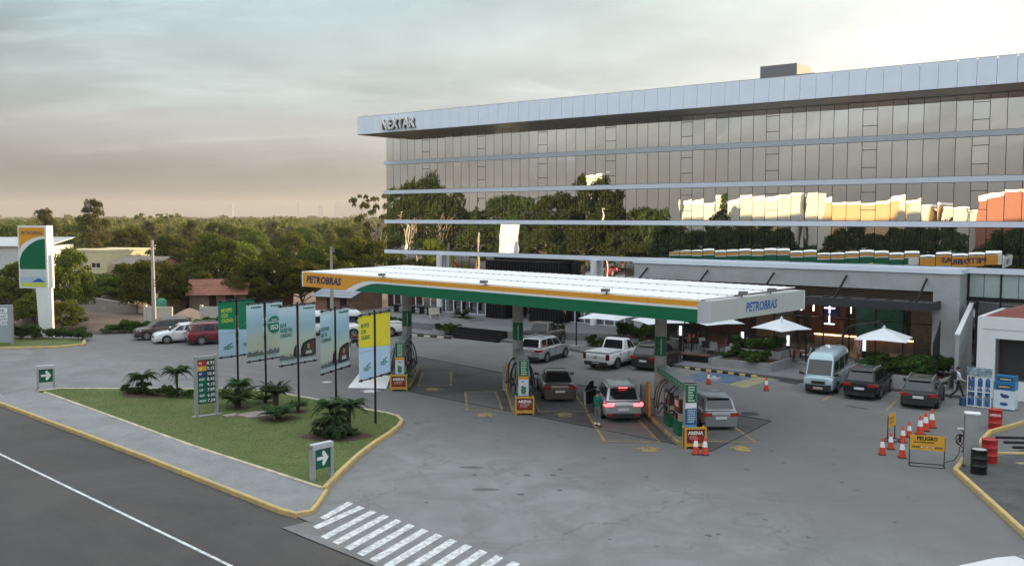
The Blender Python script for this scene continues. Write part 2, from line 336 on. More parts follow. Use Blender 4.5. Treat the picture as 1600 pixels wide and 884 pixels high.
# darker concrete slab, its colour also standing in for shade below the canopy
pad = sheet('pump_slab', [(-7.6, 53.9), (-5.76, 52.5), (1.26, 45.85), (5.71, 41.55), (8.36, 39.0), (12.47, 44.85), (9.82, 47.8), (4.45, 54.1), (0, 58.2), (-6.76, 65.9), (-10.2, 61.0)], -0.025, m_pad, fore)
MB().tube([(-6.76, 65.9, -.018), (0, 58.2, -.018), (4.45, 54.1, -.018), (9.82, 47.8, -.018), (12.47, 44.85, -.018), (8.36, 39.0, -.018), (5.71, 41.55, -.018), (1.26, 45.85, -.018), (-5.76, 52.5, -.018)], 0.03, 4).build('drain_joint', m_patch, fore)

def kerb(name, pts, w, z0, z1, m, parent=None, closed=False, cap=0.03):
    n = len(pts); P = [Vector((p[0], p[1])) for p in pts]; vs = []
    for i in range(n):
        a = P[i - 1] if (i > 0 or closed) else P[i]; b = P[(i + 1) % n] if (i < n - 1 or closed) else P[i]
        d1 = (P[i] - a).normalized() if (P[i] - a).length > 1e-6 else (b - P[i]).normalized()
        d2 = (b - P[i]).normalized() if (b - P[i]).length > 1e-6 else d1
        d = (d1 + d2).normalized(); nn = Vector((-d.y, d.x)) / max(0.5, d.dot(d1))
        o = P[i] + nn * w / 2; q = P[i] - nn * w / 2; oi = P[i] + nn * (w / 2 - cap); qi = P[i] - nn * (w / 2 - cap)
        vs += [(o.x, o.y, z0), (o.x, o.y, z1 - cap), (oi.x, oi.y, z1), (qi.x, qi.y, z1), (q.x, q.y, z1 - cap), (q.x, q.y, z0)]
    fs = []
    for i in range(n if closed else n - 1):
        j = (i + 1) % n
        for k in range(5): fs.append((i * 6 + k, j * 6 + k, j * 6 + k + 1, i * 6 + k + 1))
    if not closed: fs += [tuple(range(6)), tuple(range((n - 1) * 6 + 5, (n - 1) * 6 - 1, -1))]
    return MB().add(vs, fs).build(name, m, parent)
# sidewalk with its yellow roadside kerb, and the lawn island
side = structure(MB().prism([(-28.2, 50.3), (-26.92, 49.06), (-14.85, 37.84), (-7.6, 30.9), (-7.0, 30.5), (-6.72, 30.9), (-6.70, 33.0), (-13.57, 39.44), (-25.89, 51.6), (-27.2, 52.2)], -0.08, 0.09).build('sidewalk', m_paver))
kerb('kerb', [(-34, 55.7), (-26.92, 49.0), (-14.85, 37.75), (-7.7, 30.85), (-7.1, 30.42), (-6.66, 30.7), (-6.62, 31.4), (-6.62, 33.05)], 0.15, -0.08, 0.12, m_yel_kerb, side)
lawn_pts = [(-26.4, 52.1), (-25.89, 51.75), (-13.57, 39.5), (-6.74, 33.2), (-6.58, 35.36), (-6.29, 38.05), (-5.93, 40.11), (-5.49, 42.04), (-5.28, 43.4), (-5.26, 44.5), (-5.6, 45.5), (-6.18, 46.15), (-7.7, 47.3), (-10.75, 49.9), (-13.68, 51.95), (-15.5, 52.6), (-25.5, 52.8)]
lawn = structure(MB().prism(lawn_pts, -0.08, 0.11).build('lawn', m_lawn))
kerb('kerb', lawn_pts[1:4], 0.14, -0.05, 0.14, m_pale_kerb, lawn)
kerb('kerb', lawn_pts[3:11], 0.19, -0.08, 0.16, m_yel_kerb, lawn)
kerb('kerb', lawn_pts[10:] + [lawn_pts[0]], 0.14, -0.05, 0.15, m_pale_kerb, lawn)
# crossing stripes at the entrance
for i in range(15):
    near = (-6.80 + .45 * i, 29.42 - .48 * i); far = (-5.68 + .474 * i, 32.03 - .469 * i)
    if i == 0: near = (-6.3, 30.3)
    if i == 1: near = (-6.35, 29.4)
    sheet('crosswalk_stripe', [near, (near[0] + .225, near[1] - .24), (far[0] + .225, far[1] - .235), far], -0.024, m_white_paint, fore)
for i in range(4):
    s = i * 0.55
    sheet('crosswalk_stripe', [(-28.1 - s * 1.0, 51.0 + s * .9), (-27.95 - s, 51.3 + s * .9), (-30.2 - s, 53.6 + s * .9), (-30.35 - s, 53.3 + s * .9)], -0.024, m_white_paint, fore)
# apron strip of newer concrete between crossing and road
sheet('road_apron', [(-7.3, 29.3), (-6.6, 29.9), (0.6, 23.2), (9, 15.0), (8.3, 14.4)], -0.027, mat('apron_concrete', (0.17, 0.168, 0.165), 0.85, var=0.25, world=True, scale=0.8), fore)
# bay boxes and arrows
def bay(pts, w, m):
    mb = MB(); n = 4; c = Vector((sum(p[0] for p in pts) / 4, sum(p[1] for p in pts) / 4))
    inn = []
    for p in pts:
        d = c - Vector(p); inn.append(Vector(p) + Vector((math.copysign(w, d.x), math.copysign(w, d.y))))
    for i in range(4):
        j = (i + 1) % 4; mb.face([(*pts[i], -0.020), (*pts[j], -0.020), (*inn[j], -0.020), (*inn[i], -0.020)])
    mb.build('bay_outline', m, fore)
m_bayfill = mat('bay_concrete', (0.125, 0.125, 0.12), 0.8, var=0.15, world=True, scale=1.2)
BAYS = [[(-5.55, 54.4), (-3.5, 54.35), (-3.78, 59.3), (-5.7, 59.1)], [(-2.36, 47.4), (-0.42, 47.4), (-0.87, 52.7), (-2.68, 52.5)], [(1.3, 47.0), (3.9, 47.0), (3.5, 52.3), (1.0, 52.3)], [(4.0, 40.7), (6.5, 40.6), (6.1, 46.5), (3.7, 46.6)], [(8.4, 40.7), (10.7, 40.6), (10.3, 46.2), (8.0, 46.4)]]
for b in BAYS:
    sheet('bay_floor', b, -0.022, m_bayfill, fore); bay(b, 0.13, m_yel_paint)
sheet('white_bay', [(-9.45, 53.7), (-7.2, 53.5), (-7.5, 57.9), (-9.6, 58.6)], -0.020, mat('fresh_white_paint', (0.80, 0.80, 0.79), 0.6), fore)
def arrow(c, m, rz=0, s=1.0):
    p = [(-.18, -.75), (.18, -.75), (.18, .0), (.55, .0), (0, .7), (-.55, .0), (-.18, .0)]
    p = [(-.32, -.5), (.32, -.5), (.32, .0), (.62, .0), (0, .55), (-.62, .0), (-.32, .0)]
    cs, sn = math.cos(rz), math.sin(rz)
    sheet('floor_arrow', [(c[0] + s * (x * cs - y * sn), c[1] + s * (x * sn + y * cs)) for x, y in p], -0.018, m, fore)
for c in [(-4.51, 53.3), (-1.33, 46.3), (2.62, 46.4), (5.79, 39.4), (9.75, 39.5)]: arrow(c, m_yel_paint)
arrow((-8.0, 52.7), m_white_paint)
# accessible bay (blue) and yellow zone
sheet('accessible_bay', [(10.2, 57.0), (12.56, 54.8), (15.1, 57.7), (12.7, 59.9)], -0.022, m_blue_paint, fore)
sheet('hatched_zone', [(12.6, 54.75), (13.4, 53.6), (16.0, 56.9), (15.15, 57.65)], -0.022, m_yelzone, fore)
wc = MB(); disc(wc, (12.45, 57.55, -.018), 0.13, (1, 0, 0), (0, 1, 0), 10); 
wc.face([(12.05, 57.0, -.018), (12.35, 57.4, -.018), (12.5, 57.3, -.018), (12.2, 56.9, -.018)]); wc.face([(12.3, 56.9, -.018), (12.7, 57.2, -.018), (12.8, 57.1, -.018), (12.4, 56.8, -.018)])
for i in range(10):
    a0 = R(20 + i * 30); a1 = R(20 + (i + 1) * 30)
    if i < 9: wc.face([(12.3 + .42 * math.cos(a0), 56.75 + .42 * math.sin(a0), -.018), (12.3 + .42 * math.cos(a1), 56.75 + .42 * math.sin(a1), -.018), (12.3 + .32 * math.cos(a1), 56.75 + .32 * math.sin(a1), -.018), (12.3 + .32 * math.cos(a0), 56.75 + .32 * math.sin(a0), -.018)])
wc.build('wheelchair_symbol', m_white_paint, fore)
sheet('asphalt_patch', [(15.8, 55.9), (16.7, 54.9), (17.9, 56.3), (16.9, 57.3)], -0.021, m_patch, fore)
sheet('asphalt_patch', [(17.35, 48.5), (18.15, 47.6), (18.3, 47.75), (17.5, 48.65)], -0.021, m_patch, fore)
sheet('parking_line', [(19.0, 47.5), (19.12, 47.45), (21.7, 51.7), (21.58, 51.75)], -0.021, m_yel_paint, fore)
sheet('parking_line', [(16.6, 50.0), (16.72, 49.95), (18.9, 53.6), (18.78, 53.65)], -0.021, m_yel_paint, fore)
md = MB(); disc(md, (11.9, 46.6, -.02), .45, (1, 0, 0), (0, 1, 0), 18); md.build('manhole_cover', m_patch, fore)
md = MB(); disc(md, (-11.0, 55.6, -.02), .30, (1, 0, 0), (0, 1, 0), 18); md.build('manhole_cover', mat('pale_cover', (.5, .5, .5), .6), fore)
for c in [(-4.6, 65.5), (-2.3, 66.8), (-1.6, 36.5), (-1.0, 33.5), (-19.8, 56.5)]:
    sheet('oil_stain', [(c[0] + (0.35 + .25 * random.random()) * math.cos(a * .7), c[1] + .16 * math.sin(a * .7)) for a in range(9)], -0.0215, mat('stain_dark', (.115, .113, .11), .9), fore)

rs_ = random.Random(21); q = MB()
for k in range(150):                                   # oil drips along the pump lanes and at the parking bays
    if k < 100: l_ = rs_.choice([(-4.6, 56.5), (-1.5, 50), (2.4, 49.5), (5.2, 43.5), (9.5, 43.2)]); x = l_[0] + rs_.gauss(0, .55); y = l_[1] + rs_.gauss(0, 2.6)
    else: x = rs_.uniform(-6, 14); y = rs_.uniform(28, 48)
    r_ = rs_.uniform(.03, .13) ; n_ = 9
    q.face([(x + r_ * rs_.uniform(.6, 1.2) * math.cos(6.283 * a / n_), y + r_ * rs_.uniform(.6, 1.2) * math.sin(6.283 * a / n_), -.0175 + k * 1e-5) for a in range(n_)])
stuff(q.build('oil_drips', mat('stain_dark', (.115, .113, .11), .9), fore))
# plaza (raised terrace in front of the offices and the cafe)
KB = [(-14.5, 83.0), (-9.72, 79.1), (-5.2, 76.4), (0.2, 73.0), (3.8, 69.5), (8.66, 63.3), (10.87, 61.1), (15.59, 57.2), (17.07, 55.7), (21.67, 52.7), (24.3, 50.6)]
plaza = structure(MB().prism(KB + [(34, 60), (22, 78), (-8, 102), (-15.5, 97.0)], -0.06, 0.13).build('plaza', m_plaza))
kerb('kerb', KB, 0.16, -0.06, 0.145, mat('dark_kerb', (0.11, 0.11, 0.112), 0.8, var=0.15, world=True), plaza)
for k in range(13):                                    # yellow and black painted kerb blocks
    a = L3((11.2, 60.55), (15.0, 57.15), k / 13); b_ = L3((11.2, 60.55), (15.0, 57.15), (k + 0.94) / 13)
    kerb('kerb_block', [a, b_], 0.16, -0.03, 0.11, (m_yel_kerb, m_rubber)[k % 2], plaza)
for k in range(10):
    a = L3((-10.6, 78.9), (-4.9, 75.5), k / 10); b_ = L3((-10.6, 78.9), (-4.9, 75.5), (k + 0.94) / 10)
    kerb('kerb_block', [a, b_], 0.16, -0.03, 0.11, (mat('pale_block', (.5, .45, .38), .8), m_rubber)[k % 2], plaza)

# ================================================================== OFFICE BUILDING
BZ = math.atan2(-0.623, 0.782)          # local x along the facade, -y towards the forecourt
B = thing('office_building', 'long office block with mirrored bronze glass, white floor bands and a deep overhanging fascia', 'building', (-12.56, 95, 0), BZ)
LEN = 88.0; DEP = 14.0  # unseen right end lengthened to shade the forecourt; depth cut to let sun past
def mirror_glass(name, tint, base, rough=0.008):
    m = bpy.data.materials.new(name); m.use_nodes = True; t = m.node_tree; t.nodes.remove(t.nodes['Principled BSDF'])
    o = t.nodes['Material Output']; gl = N(t, 'ShaderNodeBsdfGlossy'); gl.inputs['Color'].default_value = (*tint, 1); gl.inputs['Roughness'].default_value = rough
    df = N(t, 'ShaderNodeBsdfDiffuse'); df.inputs['Color'].default_value = (*base, 1)
    ly = N(t, 'ShaderNodeLayerWeight'); ly.inputs['Blend'].default_value = 0.35
    mr = N(t, 'ShaderNodeMapRange'); mr.inputs[3].default_value = 0.92; mr.inputs[4].default_value = 0.99; t.links.new(ly.outputs['Facing'], mr.inputs[0])
    mx = N(t, 'ShaderNodeMixShader'); t.links.new(mr.outputs[0], mx.inputs[0]); t.links.new(df.outputs[0], mx.inputs[1]); t.links.new(gl.outputs[0], mx.inputs[2])
    co = N(t, 'ShaderNodeTexCoord'); nz = N(t, 'ShaderNodeTexNoise'); nz.inputs['Scale'].default_value = 0.5; nz.inputs['Detail'].default_value = 1; t.links.new(co.outputs['Object'], nz.inputs['Vector'])
    bp = N(t, 'ShaderNodeBump'); bp.inputs['Strength'].default_value = 0.07; bp.inputs['Distance'].default_value = 0.10; t.links.new(nz.outputs['Fac'], bp.inputs['Height']); t.links.new(bp.outputs[0], gl.inputs['Normal'])
    t.links.new(mx.outputs[0], o.inputs[0]); MATS[name] = m; return m
m_mirror = mirror_glass('bronze_mirror_glass', (0.97, 0.965, 0.93), (0.05, 0.045, 0.035))
m_dglass = mirror_glass('dark_mirror_glass', (0.42, 0.42, 0.42), (0.02, 0.02, 0.02))
m_pglass = mat('pale_blind_glass', (0.42, 0.50, 0.48), 0.12, var=0.06, spec=0.7)
core = MB(); core.box(0.05, LEN, 0.12, DEP, 6.1, 17.6); core.box(0.05, 30.2, 0.12, DEP, 0, 6.09); core.box(30.21, LEN, 7.0, DEP, 0, 6.09); core.box(54.2, LEN, 0.121, 6.99, 0, 6.08)
core.build('wall', mat('bronze_core', (0.03, 0.026, 0.022), 0.6), B)
sf = MB(); sf.box(0, LEN, -3.72, 0.3, 17.62, 17.75); sf.build('soffit', mat('soffit_brown', (0.10, 0.075, 0.06), 0.35, var=0.1), B)
rf = MB(); rf.box(0.1, LEN, -3.5, DEP, 17.76, 18.9); rf.build('roof', m_conc_wall, B)
for k in range(80):                                     # fascia cladding panels
    x0 = k * 1.1
    p = MB(); a = x0 + 0.012; b_ = x0 + 1.088
    p.add([(a, -3.86, 17.66), (b_, -3.86, 17.66), (b_, -3.80, 19.3), (a, -3.80, 19.3), (a, -3.73, 17.66), (b_, -3.73, 17.66), (b_, -3.6, 19.3), (a, -3.6, 19.3)], [(0, 1, 2, 3), (5, 4, 7, 6), (1, 5, 6, 2), (4, 0, 3, 7), (3, 2, 6, 7), (4, 5, 1, 0)])
    p.build('fascia_panel', m_alu, B)
for k in range(13):                                     # end panels of the fascia
    p = MB(); y0 = -3.55 + k * 1.25; p.box(-0.03, 0.0, y0 + .01, y0 + 1.24, 17.66, 19.28); p.build('fascia_panel', m_alu, B)
q = MB(); q.box(0.03, LEN, -3.58, -3.46, 17.76, 19.28); q.build('fascia_backing', m_dark, B)
cp = MB(); cp.box(0, LEN, -3.79, -3.45, 19.31, 19.34); cp.build('coping', m_grey_alu, B)
bands = [15.27, 12.38, 9.46, 6.48]
for z in bands:
    for k in range(14):
        q = MB(); q.box(k * 6 - (0.18 if k == 0 else -0.006), k * 6 + 5.994, -0.22, 0.11, z - 0.36, z); q.build('floor_band', m_alu, B)
rows = [(15.29, 17.60), (12.40, 14.89), (9.48, 12.0), (6.50, 9.08), (3.52, 6.1)]
OPEN = (5, 12, 19, 26, 33, 40, 47, 54)
for r, (z0, z1) in enumerate(rows):
    for k in range(60):
        if r == 4 and 14 <= k <= 22: continue
        if r == 4 and k >= 30 and k < 54: continue
        w = 0.96; x0 = k * 1.0 + 0.02
        m = m_mirror
        if r == 4 and k >= 54: m = m_pglass
        tx = random.gauss(0, 0.0030); ty = random.gauss(0, 0.0026)
        p = MB(); p.box(-w / 2, w / 2, -0.012, 0.012, -(z1 - z0) / 2 + .01, (z1 - z0) / 2 - .01)
        o = p.build('glass_panel', m, B); o.location = (x0 + w / 2, -0.02, (z0 + z1) / 2); o.rotation_euler = (ty, 0, tx)
    for k in OPEN:
        if r > 2: continue
        hh = z1 - z0
        for f in (0.30, 0.78):
            q = MB(); q.box(k + 0.02, k + 0.98, -0.05, -0.034, z0 + hh * f - .02, z0 + hh * f + .02); q.build('transom', m_dark, B)
# ground floor shopfront with pale frames
for k in range(30):
    if 14 <= k <= 22: continue
    p = MB(); p.box(-0.46, 0.46, -0.01, 0.01, 0.75, 3.4); o = p.build('glass_panel', m_dglass, B); o.location = (k + 0.5, -0.02, 0); o.rotation_euler = (random.gauss(0, .002), 0, random.gauss(0, .002))
    q = MB(); q.box(k - 0.035, k + 0.035, -0.09, 0.1, 0.7, 3.5); q.build('mullion', m_alu, B)
q = MB(); q.box(0, 30.2, -0.1, 0.1, 3.42, 3.51); q.box(0, 14.3, -0.095, 0.1, 0.62, 0.74); q.box(22.5, 30.2, -0.095, 0.1, 0.62, 0.74); q.build('shopfront_rail', m_alu, B)
for x in (7.6, 25.2):
    q = MB(); q.cyl((x, -0.5, 0.6), (x, -0.5, 6.1), 0.28, 0.28, 20); q.build('column', m_white, B, 40)
# black entrance portal
portal = MB(); portal.box(14.3, 16.6, -1.6, 0.1, 0.6, 5.9); portal.box(19.2, 22.5, -1.6, 0.1, 0.6, 5.9); portal.box(16.61, 19.19, -1.55, 0.1, 3.3, 5.88)
po = portal.build('entrance_portal', mat('black_cladding', (0.008, 0.0085, 0.009), 0.6, spec=.2), B)
for k in range(27):
    q = MB(); x = 14.45 + k * 0.305; z0 = 3.35 if 16.55 < x < 19.2 else 0.65
    q.box(x, x + 0.07, -1.66, -1.605, z0, 5.85); q.build('slat', m_black, po)
q = MB(); q.box(16.65, 19.15, -0.05, 0.05, 0.7, 3.28); q.build('door', m_dglass, B)
# raised sign letters on the fascia
lettering('NEXTAR', 1.30, mat('sign_letter', (0.80, 0.79, 0.78), 0.4, 0.0), B, (3.55, -4.06, 17.95), (1, 0, 0), bold=0.022, ext=0.09, name='sign_letters', width=4.3)
lettering('NEXTAR', 1.30, m_dark, B, (3.62, -3.90, 17.92), (1, 0, 0), bold=0.022, ext=0.02, name='sign_shadow', width=4.3)  # dark offset copy of the letters, standing in for their shadow
# plant room on the roof
q = MB(); q.box(37.2, 40.2, 5, 8, 18.9, 21.6); q.build('plant_room', mat('plant_room_grey', (0.16, 0.16, 0.165), 0.7), B)
q = MB(); q.box(40.1, 41.4, 5.5, 8, 18.9, 20.8); q.build('roof_unit', mat('plant_room_grey', (0.16, 0.16, 0.165), 0.7), B)

# ---------------------------------------------------------------- raised deck and black steps
dk = MB(); dk.prism([(0.5, -6.5), (12.0, -8.3), (22.2, -8.3), (30, -4.5), (30, 0.3), (0.5, 0.3)], 0.1, 0.7)
deck = dk.build('raised_deck', m_plaza); structure(deck); deck.location = (-12.56, 95, 0); deck.rotation_euler = (0, 0, BZ)
ST = thing('entrance_steps', 'flight of black steps leading up to the office entrance deck', 'steps', (-12.56, 95, 0), BZ)
m_step = mat('black_granite', (0.009, 0.009, 0.010), 0.8, var=0.2, spec=.15)
for k in range(5):
    q = MB(); z = 0.69 - k * 0.135; y = -8.32 - k * 0.33
    q.box(17.2 - k * 0.18, 22.2 + k * .08, y - 0.33, y - 0.003 if k else y + 0.0, -0.02, z); q.build('step', m_step, ST)
    q = MB(); q.box(17.2 - k * 0.18, 22.2 + k * .08, y - 0.335, y - 0.331, z - .035, z - .01); q.build('nosing', mat('step_nosing', (.025, .025, .028), .7, spec=.2), ST)

# ================================================================== CAFE BLOCK
C = thing('cafe_building', 'low concrete framed cafe with dark steel awning and glazed lit shopfront', 'building', (-12.56, 95, 0), BZ)
F0 = -1.9
q = MB(); q.box(30.0, 54.0, F0, 0.0, 4.95, 6.12); q.box(30.0, 30.8, F0, 0, 0.1, 4.949); q.box(52.4, 54.0, F0, 6.5, 0.0, 4.949); q.build('concrete_frame', m_conc_wall, C)
q = MB(); q.box(29.9, 54.1, F0 - .1, -.23, 6.125, 6.42); q.build('parapet_cap', m_alu, C)
q = MB(); q.box(30.81, 52.39, F0 + .25, F0 + .32, 4.3, 4.94); q.build('louver_backing', m_dark, C)
for k in range(5):
    q = MB(); q.box(30.82, 52.38, F0 + .10, F0 + .24, 4.34 + k * .12, 4.37 + k * .12); q.build('louver', mat('louver_brown', (.14, .10, .075), .6), C)
aw = MB(); aw.box(30.3, 52.9, F0 - 2.4, F0 - 2.25, 3.85, 4.38); aw.box(30.3, 30.42, F0 - 2.249, F0, 3.85, 4.38); aw.box(52.78, 52.9, F0 - 2.249, F0, 3.85, 4.38)
awo = aw.build('awning', mat('awning_steel', (0.035, 0.035, 0.037), 0.5), C)
for k in range(16):
    q = MB(); x = 30.46 + k * 1.395; q.box(x, x + 1.35, F0 - 2.24, F0 - .02, 4.28, 4.31); q.build('awning_panel', mat('awning_glass', (0.16, 0.165, 0.165), 0.25, var=.1), awo)
    q = MB(); q.box(x - .045, x, F0 - 2.24, F0 - .02, 4.1, 4.36); q.build('rafter', mat('awning_steel', (0.035, 0.035, 0.037), 0.5), awo)
for x in (31.2, 36.4, 41.6, 46.8, 52.0):
    q = MB(); q.cyl((x, F0 - 2.3, 4.36), (x, F0 - .03, 5.75), 0.07, 0.07, 8); q.build('tie_rod', m_black, awo)
# interior: floor, back wall, ceiling, counter, shelves, pendant tubes
q = MB(); q.box(30.81, 52.39, -1.6, 6.9, 0.135, 0.16); q.build('cafe_floor', mat('cafe_floor_tile', (.12, .10, .085), .4), C)
q = MB(); q.box(30.81, 52.39, 6.5, 6.9, 0.17, 4.2); q.build('back_wall', mat('cafe_timber', (.20, .10, .05), .6, var=.3, scale=1.5), C)
q = MB(); q.box(30.81, 52.39, -1.55, 6.49, 4.05, 4.2); q.build('ceiling', mat('cafe_ceiling', (.05, .045, .04), .8), C)
for k, (x0, x1, mm) in enumerate([(32, 35.5, 'cafe_red'), (37, 40, 'cafe_cream'), (41.5, 44.2, 'cafe_red'), (45, 48.5, 'cafe_teal'), (49, 52, 'cafe_cream')]):
    cc = {'cafe_red': (.30, .07, .03), 'cafe_cream': (.42, .33, .22), 'cafe_teal': (.05, .30, .25)}[mm]
    q = MB(); q.box(x0, x1, 5.6, 6.3, 0.17, 2.9); q.build('display_shelf', mat(mm, cc, .5, var=.3, scale=6), C)
    q = MB(); q.box(x0 + .1, x1 - .1, 5.58, 5.595, 3.05, 3.6); q.build('menu_board', mat('menu_light_%s' % mm, cc, .5, emit=cc, estr=1.5), C)
q = MB(); q.box(43, 50, 2.6, 3.3, 0.17, 1.15); q.build('counter', mat('counter_wood', (.34, .20, .11), .5, var=.2), C)
q = MB(); q.box(42.95, 50.05, 2.55, 2.59, 1.02, 1.08); q.build('counter_lamp', m_lamp_warm, C)
for k in range(8):
    x = 40.0 + k * 0.9; q = MB(); q.cyl((x, .6, 2.95), (x, .6, 3.9), .035, .035, 8); q.build('pendant_lamp', mat('pendant_glow', (.9, .9, .85), .4, emit=(1, .93, .8), estr=7), C)
for k in range(6):
    x = 33 + k * 3.3; q = MB(); q.box(x, x + .9, 1.5, 1.7, 4.0, 4.04); q.build('ceiling_lamp', m_lamp_warm, C)
# shopfront panes and frames
m_clear = mat('shop_glass', (0.04, 0.05, 0.05), 0.02, spec=0.5, alpha=0.20)
for k in range(12):
    x = 30.85 + k * 1.79
    q = MB(); q.box(x + .05, x + 1.74, F0 + .30, F0 + .312, .22, 2.70); q.build('pane', m_clear, C)
    q = MB(); q.box(x + .05, x + 1.74, F0 + .30, F0 + .312, 2.80, 4.25); q.build('pane', m_clear, C)
    q = MB(); q.box(x - .04, x + .045, F0 + .25, F0 + .36, .15, 4.28); q.build('mullion', m_black, C)
q = MB(); q.box(30.85, 52.3, F0 + .26, F0 + .35, 2.71, 2.79); q.build('transom', m_black, C)
# glowing wall sign (cross and bar)
q = MB()
for x, z, a, b_ in [(45.6, 3.45, .75, .06), (45.6, 2.35, .7, .06)]: q.box(x - a / 2, x + a / 2, F0 + .20, F0 + .24, z - b_ / 2, z + b_ / 2)
q.box(45.57, 45.63, F0 + .19, F0 + .235, 3.08, 3.85); q.box(45.57, 45.63, F0 + .19, F0 + .235, 2.41, 2.95); q.build('light_sign', m_led_white, C)
q = MB(); q.box(45.2, 46.3, F0 + .25, F0 + .29, 2.9, 3.95); q.build('sign_panel', mat('sign_violet', (.06, .03, .16), .5), C)
# glass bay with blinds right of the cafe: dark frames
q = MB()
for k in range(6): q.box(54.05 + k * 1.9, 54.15 + k * 1.9, -.12, .05, 2.6, 6.1)
q.box(54.0, 88, -.13, .05, 4.35, 4.6); q.build('bay_frame', m_black, C)
q = MB(); q.box(54.0, 88, -.04, .05, 0.2, 4.34); q.build('bay_glass', m_dglass, C)
# sloped white ramp wall and trellis
rw = thing('ramp_wall', 'white sloping ramp wall between the cafe pier and the kiosk', 'wall', (24.9, 52.2, 0), R(60))
MB().add([(0, 0, 0), (9.5, 0, 0), (9.5, 0, 4.2), (0, 0, 3.2), (0, .2, 0), (9.5, .2, 0), (9.5, .2, 4.2), (0, .2, 3.2)], [(0, 1, 2, 3), (5, 4, 7, 6), (1, 5, 6, 2), (4, 0, 3, 7), (3, 2, 6, 7), (4, 5, 1, 0)]).build('wall_panel', m_conc_wall, rw)
MB().add([(-.03, -.03, 3.2), (9.5, -.03, 4.2), (9.5, .23, 4.2), (-.03, .23, 3.2), (-.03, -.03, 3.28), (9.5, -.03, 4.28), (9.5, .23, 4.28), (-.03, .23, 3.28)], [(3, 2, 1, 0), (4, 5, 6, 7), (0, 1, 5, 4), (1, 2, 6, 5), (2, 3, 7, 6), (3, 0, 4, 7)]).build('coping', m_white, rw)
tr = thing('trellis_screen', 'black slatted trellis screen beside the cafe planter and ramp wall', 'screen', (23.55, 52.3, 0.13), R(62))
MB().box(0, .06, 0, .06, 0, 2.7).build('post', m_black, tr); MB().box(5.0, 5.06, 0, .06, 0, 3.4).build('post', m_black, tr)
for k in range(20):
    q = MB(); x = .12 + k * .245; q.box(x, x + .13, .01, .05, .05, 2.65 + .7 * x / 5); q.build('slat', mat('trellis_dark', (.018, .02, .016), .7), tr)

# ================================================================== WHITE KIOSK ON THE RIGHT
K = thing('white_kiosk', 'white flat fronted kiosk with dark window opening and red roof at right edge', 'kiosk', (25.3, 51.0, 0), BZ)
q = MB(); q.box(0, 0.9, 0, .25, 0, 4.4); q.box(.9, 4.2, 0, .25, 3.25, 4.4); q.box(.9, 4.2, 0, .25, 0, 1.0); q.box(4.2, 12, 0, .25, 0, 4.4); q.box(0, .25, .251, 6, 0, 4.4); q.build('wall', m_white, K)
q = MB(); q.box(.25, 12, -.012, 0.0, 3.72, 3.75); q.build('groove', mat('groove_grey', (.3, .3, .31), .7), K)
q = MB(); q.box(.92, 4.18, .9, .95, 1.0, 3.25); q.build('window_recess', mat('kiosk_dark', (.04, .04, .042), .5), K)
q = MB(); q.box(3.0, 3.9, .1, .14, 2.2, 3.1); q.build('window', m_dglass, K)
q = MB(); q.box(2.9, 3.0, .08, .18, 2.1, 3.2); q.box(3.0, 4.0, .081, .179, 2.1, 2.2); q.box(3.9, 4.0, .082, .178, 2.21, 3.2); q.build('window_frame', m_conc_wall, K)
q = MB(); q.add([(.3, .3, 4.41), (12, .3, 4.41), (12, 5.7, 4.41), (.3, 5.7, 4.41), (3.5, 3.0, 5.4), (12, 3.0, 5.4)], [(0, 1, 5, 4), (1, 2, 5), (2, 3, 4, 5), (3, 0, 4), (3, 2, 1, 0)]); q.build('roof', mat('kiosk_red_roof', (.22, .06, .045), .5, var=.15), K)
q = MB(); q.box(3.4, 12, 2.85, 3.15, 5.38, 5.46); q.build('ridge_cap', m_white, K)
for z, mm in ((2.35, m_red), (2.1, m_red), (1.75, mat('notice_grey', (.35, .35, .36), .6))):
    q = MB(); q.box(4.45, 5.6, -.012, -.001, z, z + .12); q.build('notice_strip', mm, K)
# ================================================================== FUEL CANOPY
CZ = math.atan2(-0.70, 0.714)
CN = thing('station_canopy', 'fuel station canopy with white roof and orange, white and green fascia on three columns', 'canopy', (-13.6, 60.4, 0), CZ)
CL, CW, ZB, FH = 30.0, 8.5, 5.35, 0.90
ZT = ZB + FH
q = MB(); q.box(.12, CL - .12, .12, CW - .12, ZB + .06, ZB + .5); q.build('soffit', mat('canopy_soffit', (.30, .31, .31), .5), CN)
q = MB(); q.box(.35, CL - .05, 0.0, .08, ZB, ZT); fr = q.build('fascia', m_orange, CN)
def arc_pts(xs, x1, zt):      # swoosh: rises from the lower edge and flattens out to the right
    P = []
    for i in range(17):
        t = i / 16; P.append((lerp(xs, x1, t), ZB + (zt - ZB) * math.sin(t * math.pi / 2) ** 0.9))
    return P
wz = ZB + FH * .74; gz = ZB + FH * .62
wp = arc_pts(5.0, 7.6, wz); gp = arc_pts(5.85, 8.3, gz)
q = MB(); q.face([(x, -.004, z) for x, z in [wp[0], (CL - .05, ZB), (CL - .05, wz)] + wp[:0:-1]]); q.build('white_stripe', m_white, fr)
q = MB(); q.face([(x, -.008, z) for x, z in [gp[0], (CL - .05, ZB), (CL - .05, gz)] + gp[:0:-1]]); q.build('green_panel', m_green, fr)
for k in range(1, 10): 
    q = MB(); q.box(k * 3.0 + .4, k * 3.0 + .406, -.0105, -.0085, ZB, ZT); q.build('panel_joint', mat('joint_dark', (.02, .05, .03), .8), fr)
lettering('PETROBRAS', .60, m_navy, fr, (.75, -.012, ZB + .27), (1, 0, 0), shear=.18, bold=.022, width=3.75)
m_cap = mat('fascia_cap', (.62, .64, .67), .3, .35)
q = MB(); pts = [(CL - .05 + .42 * math.sin(t), .42 - .42 * math.cos(t)) for t in [i * math.pi / 16 for i in range(9)]] + [(CL - .05, .42)]
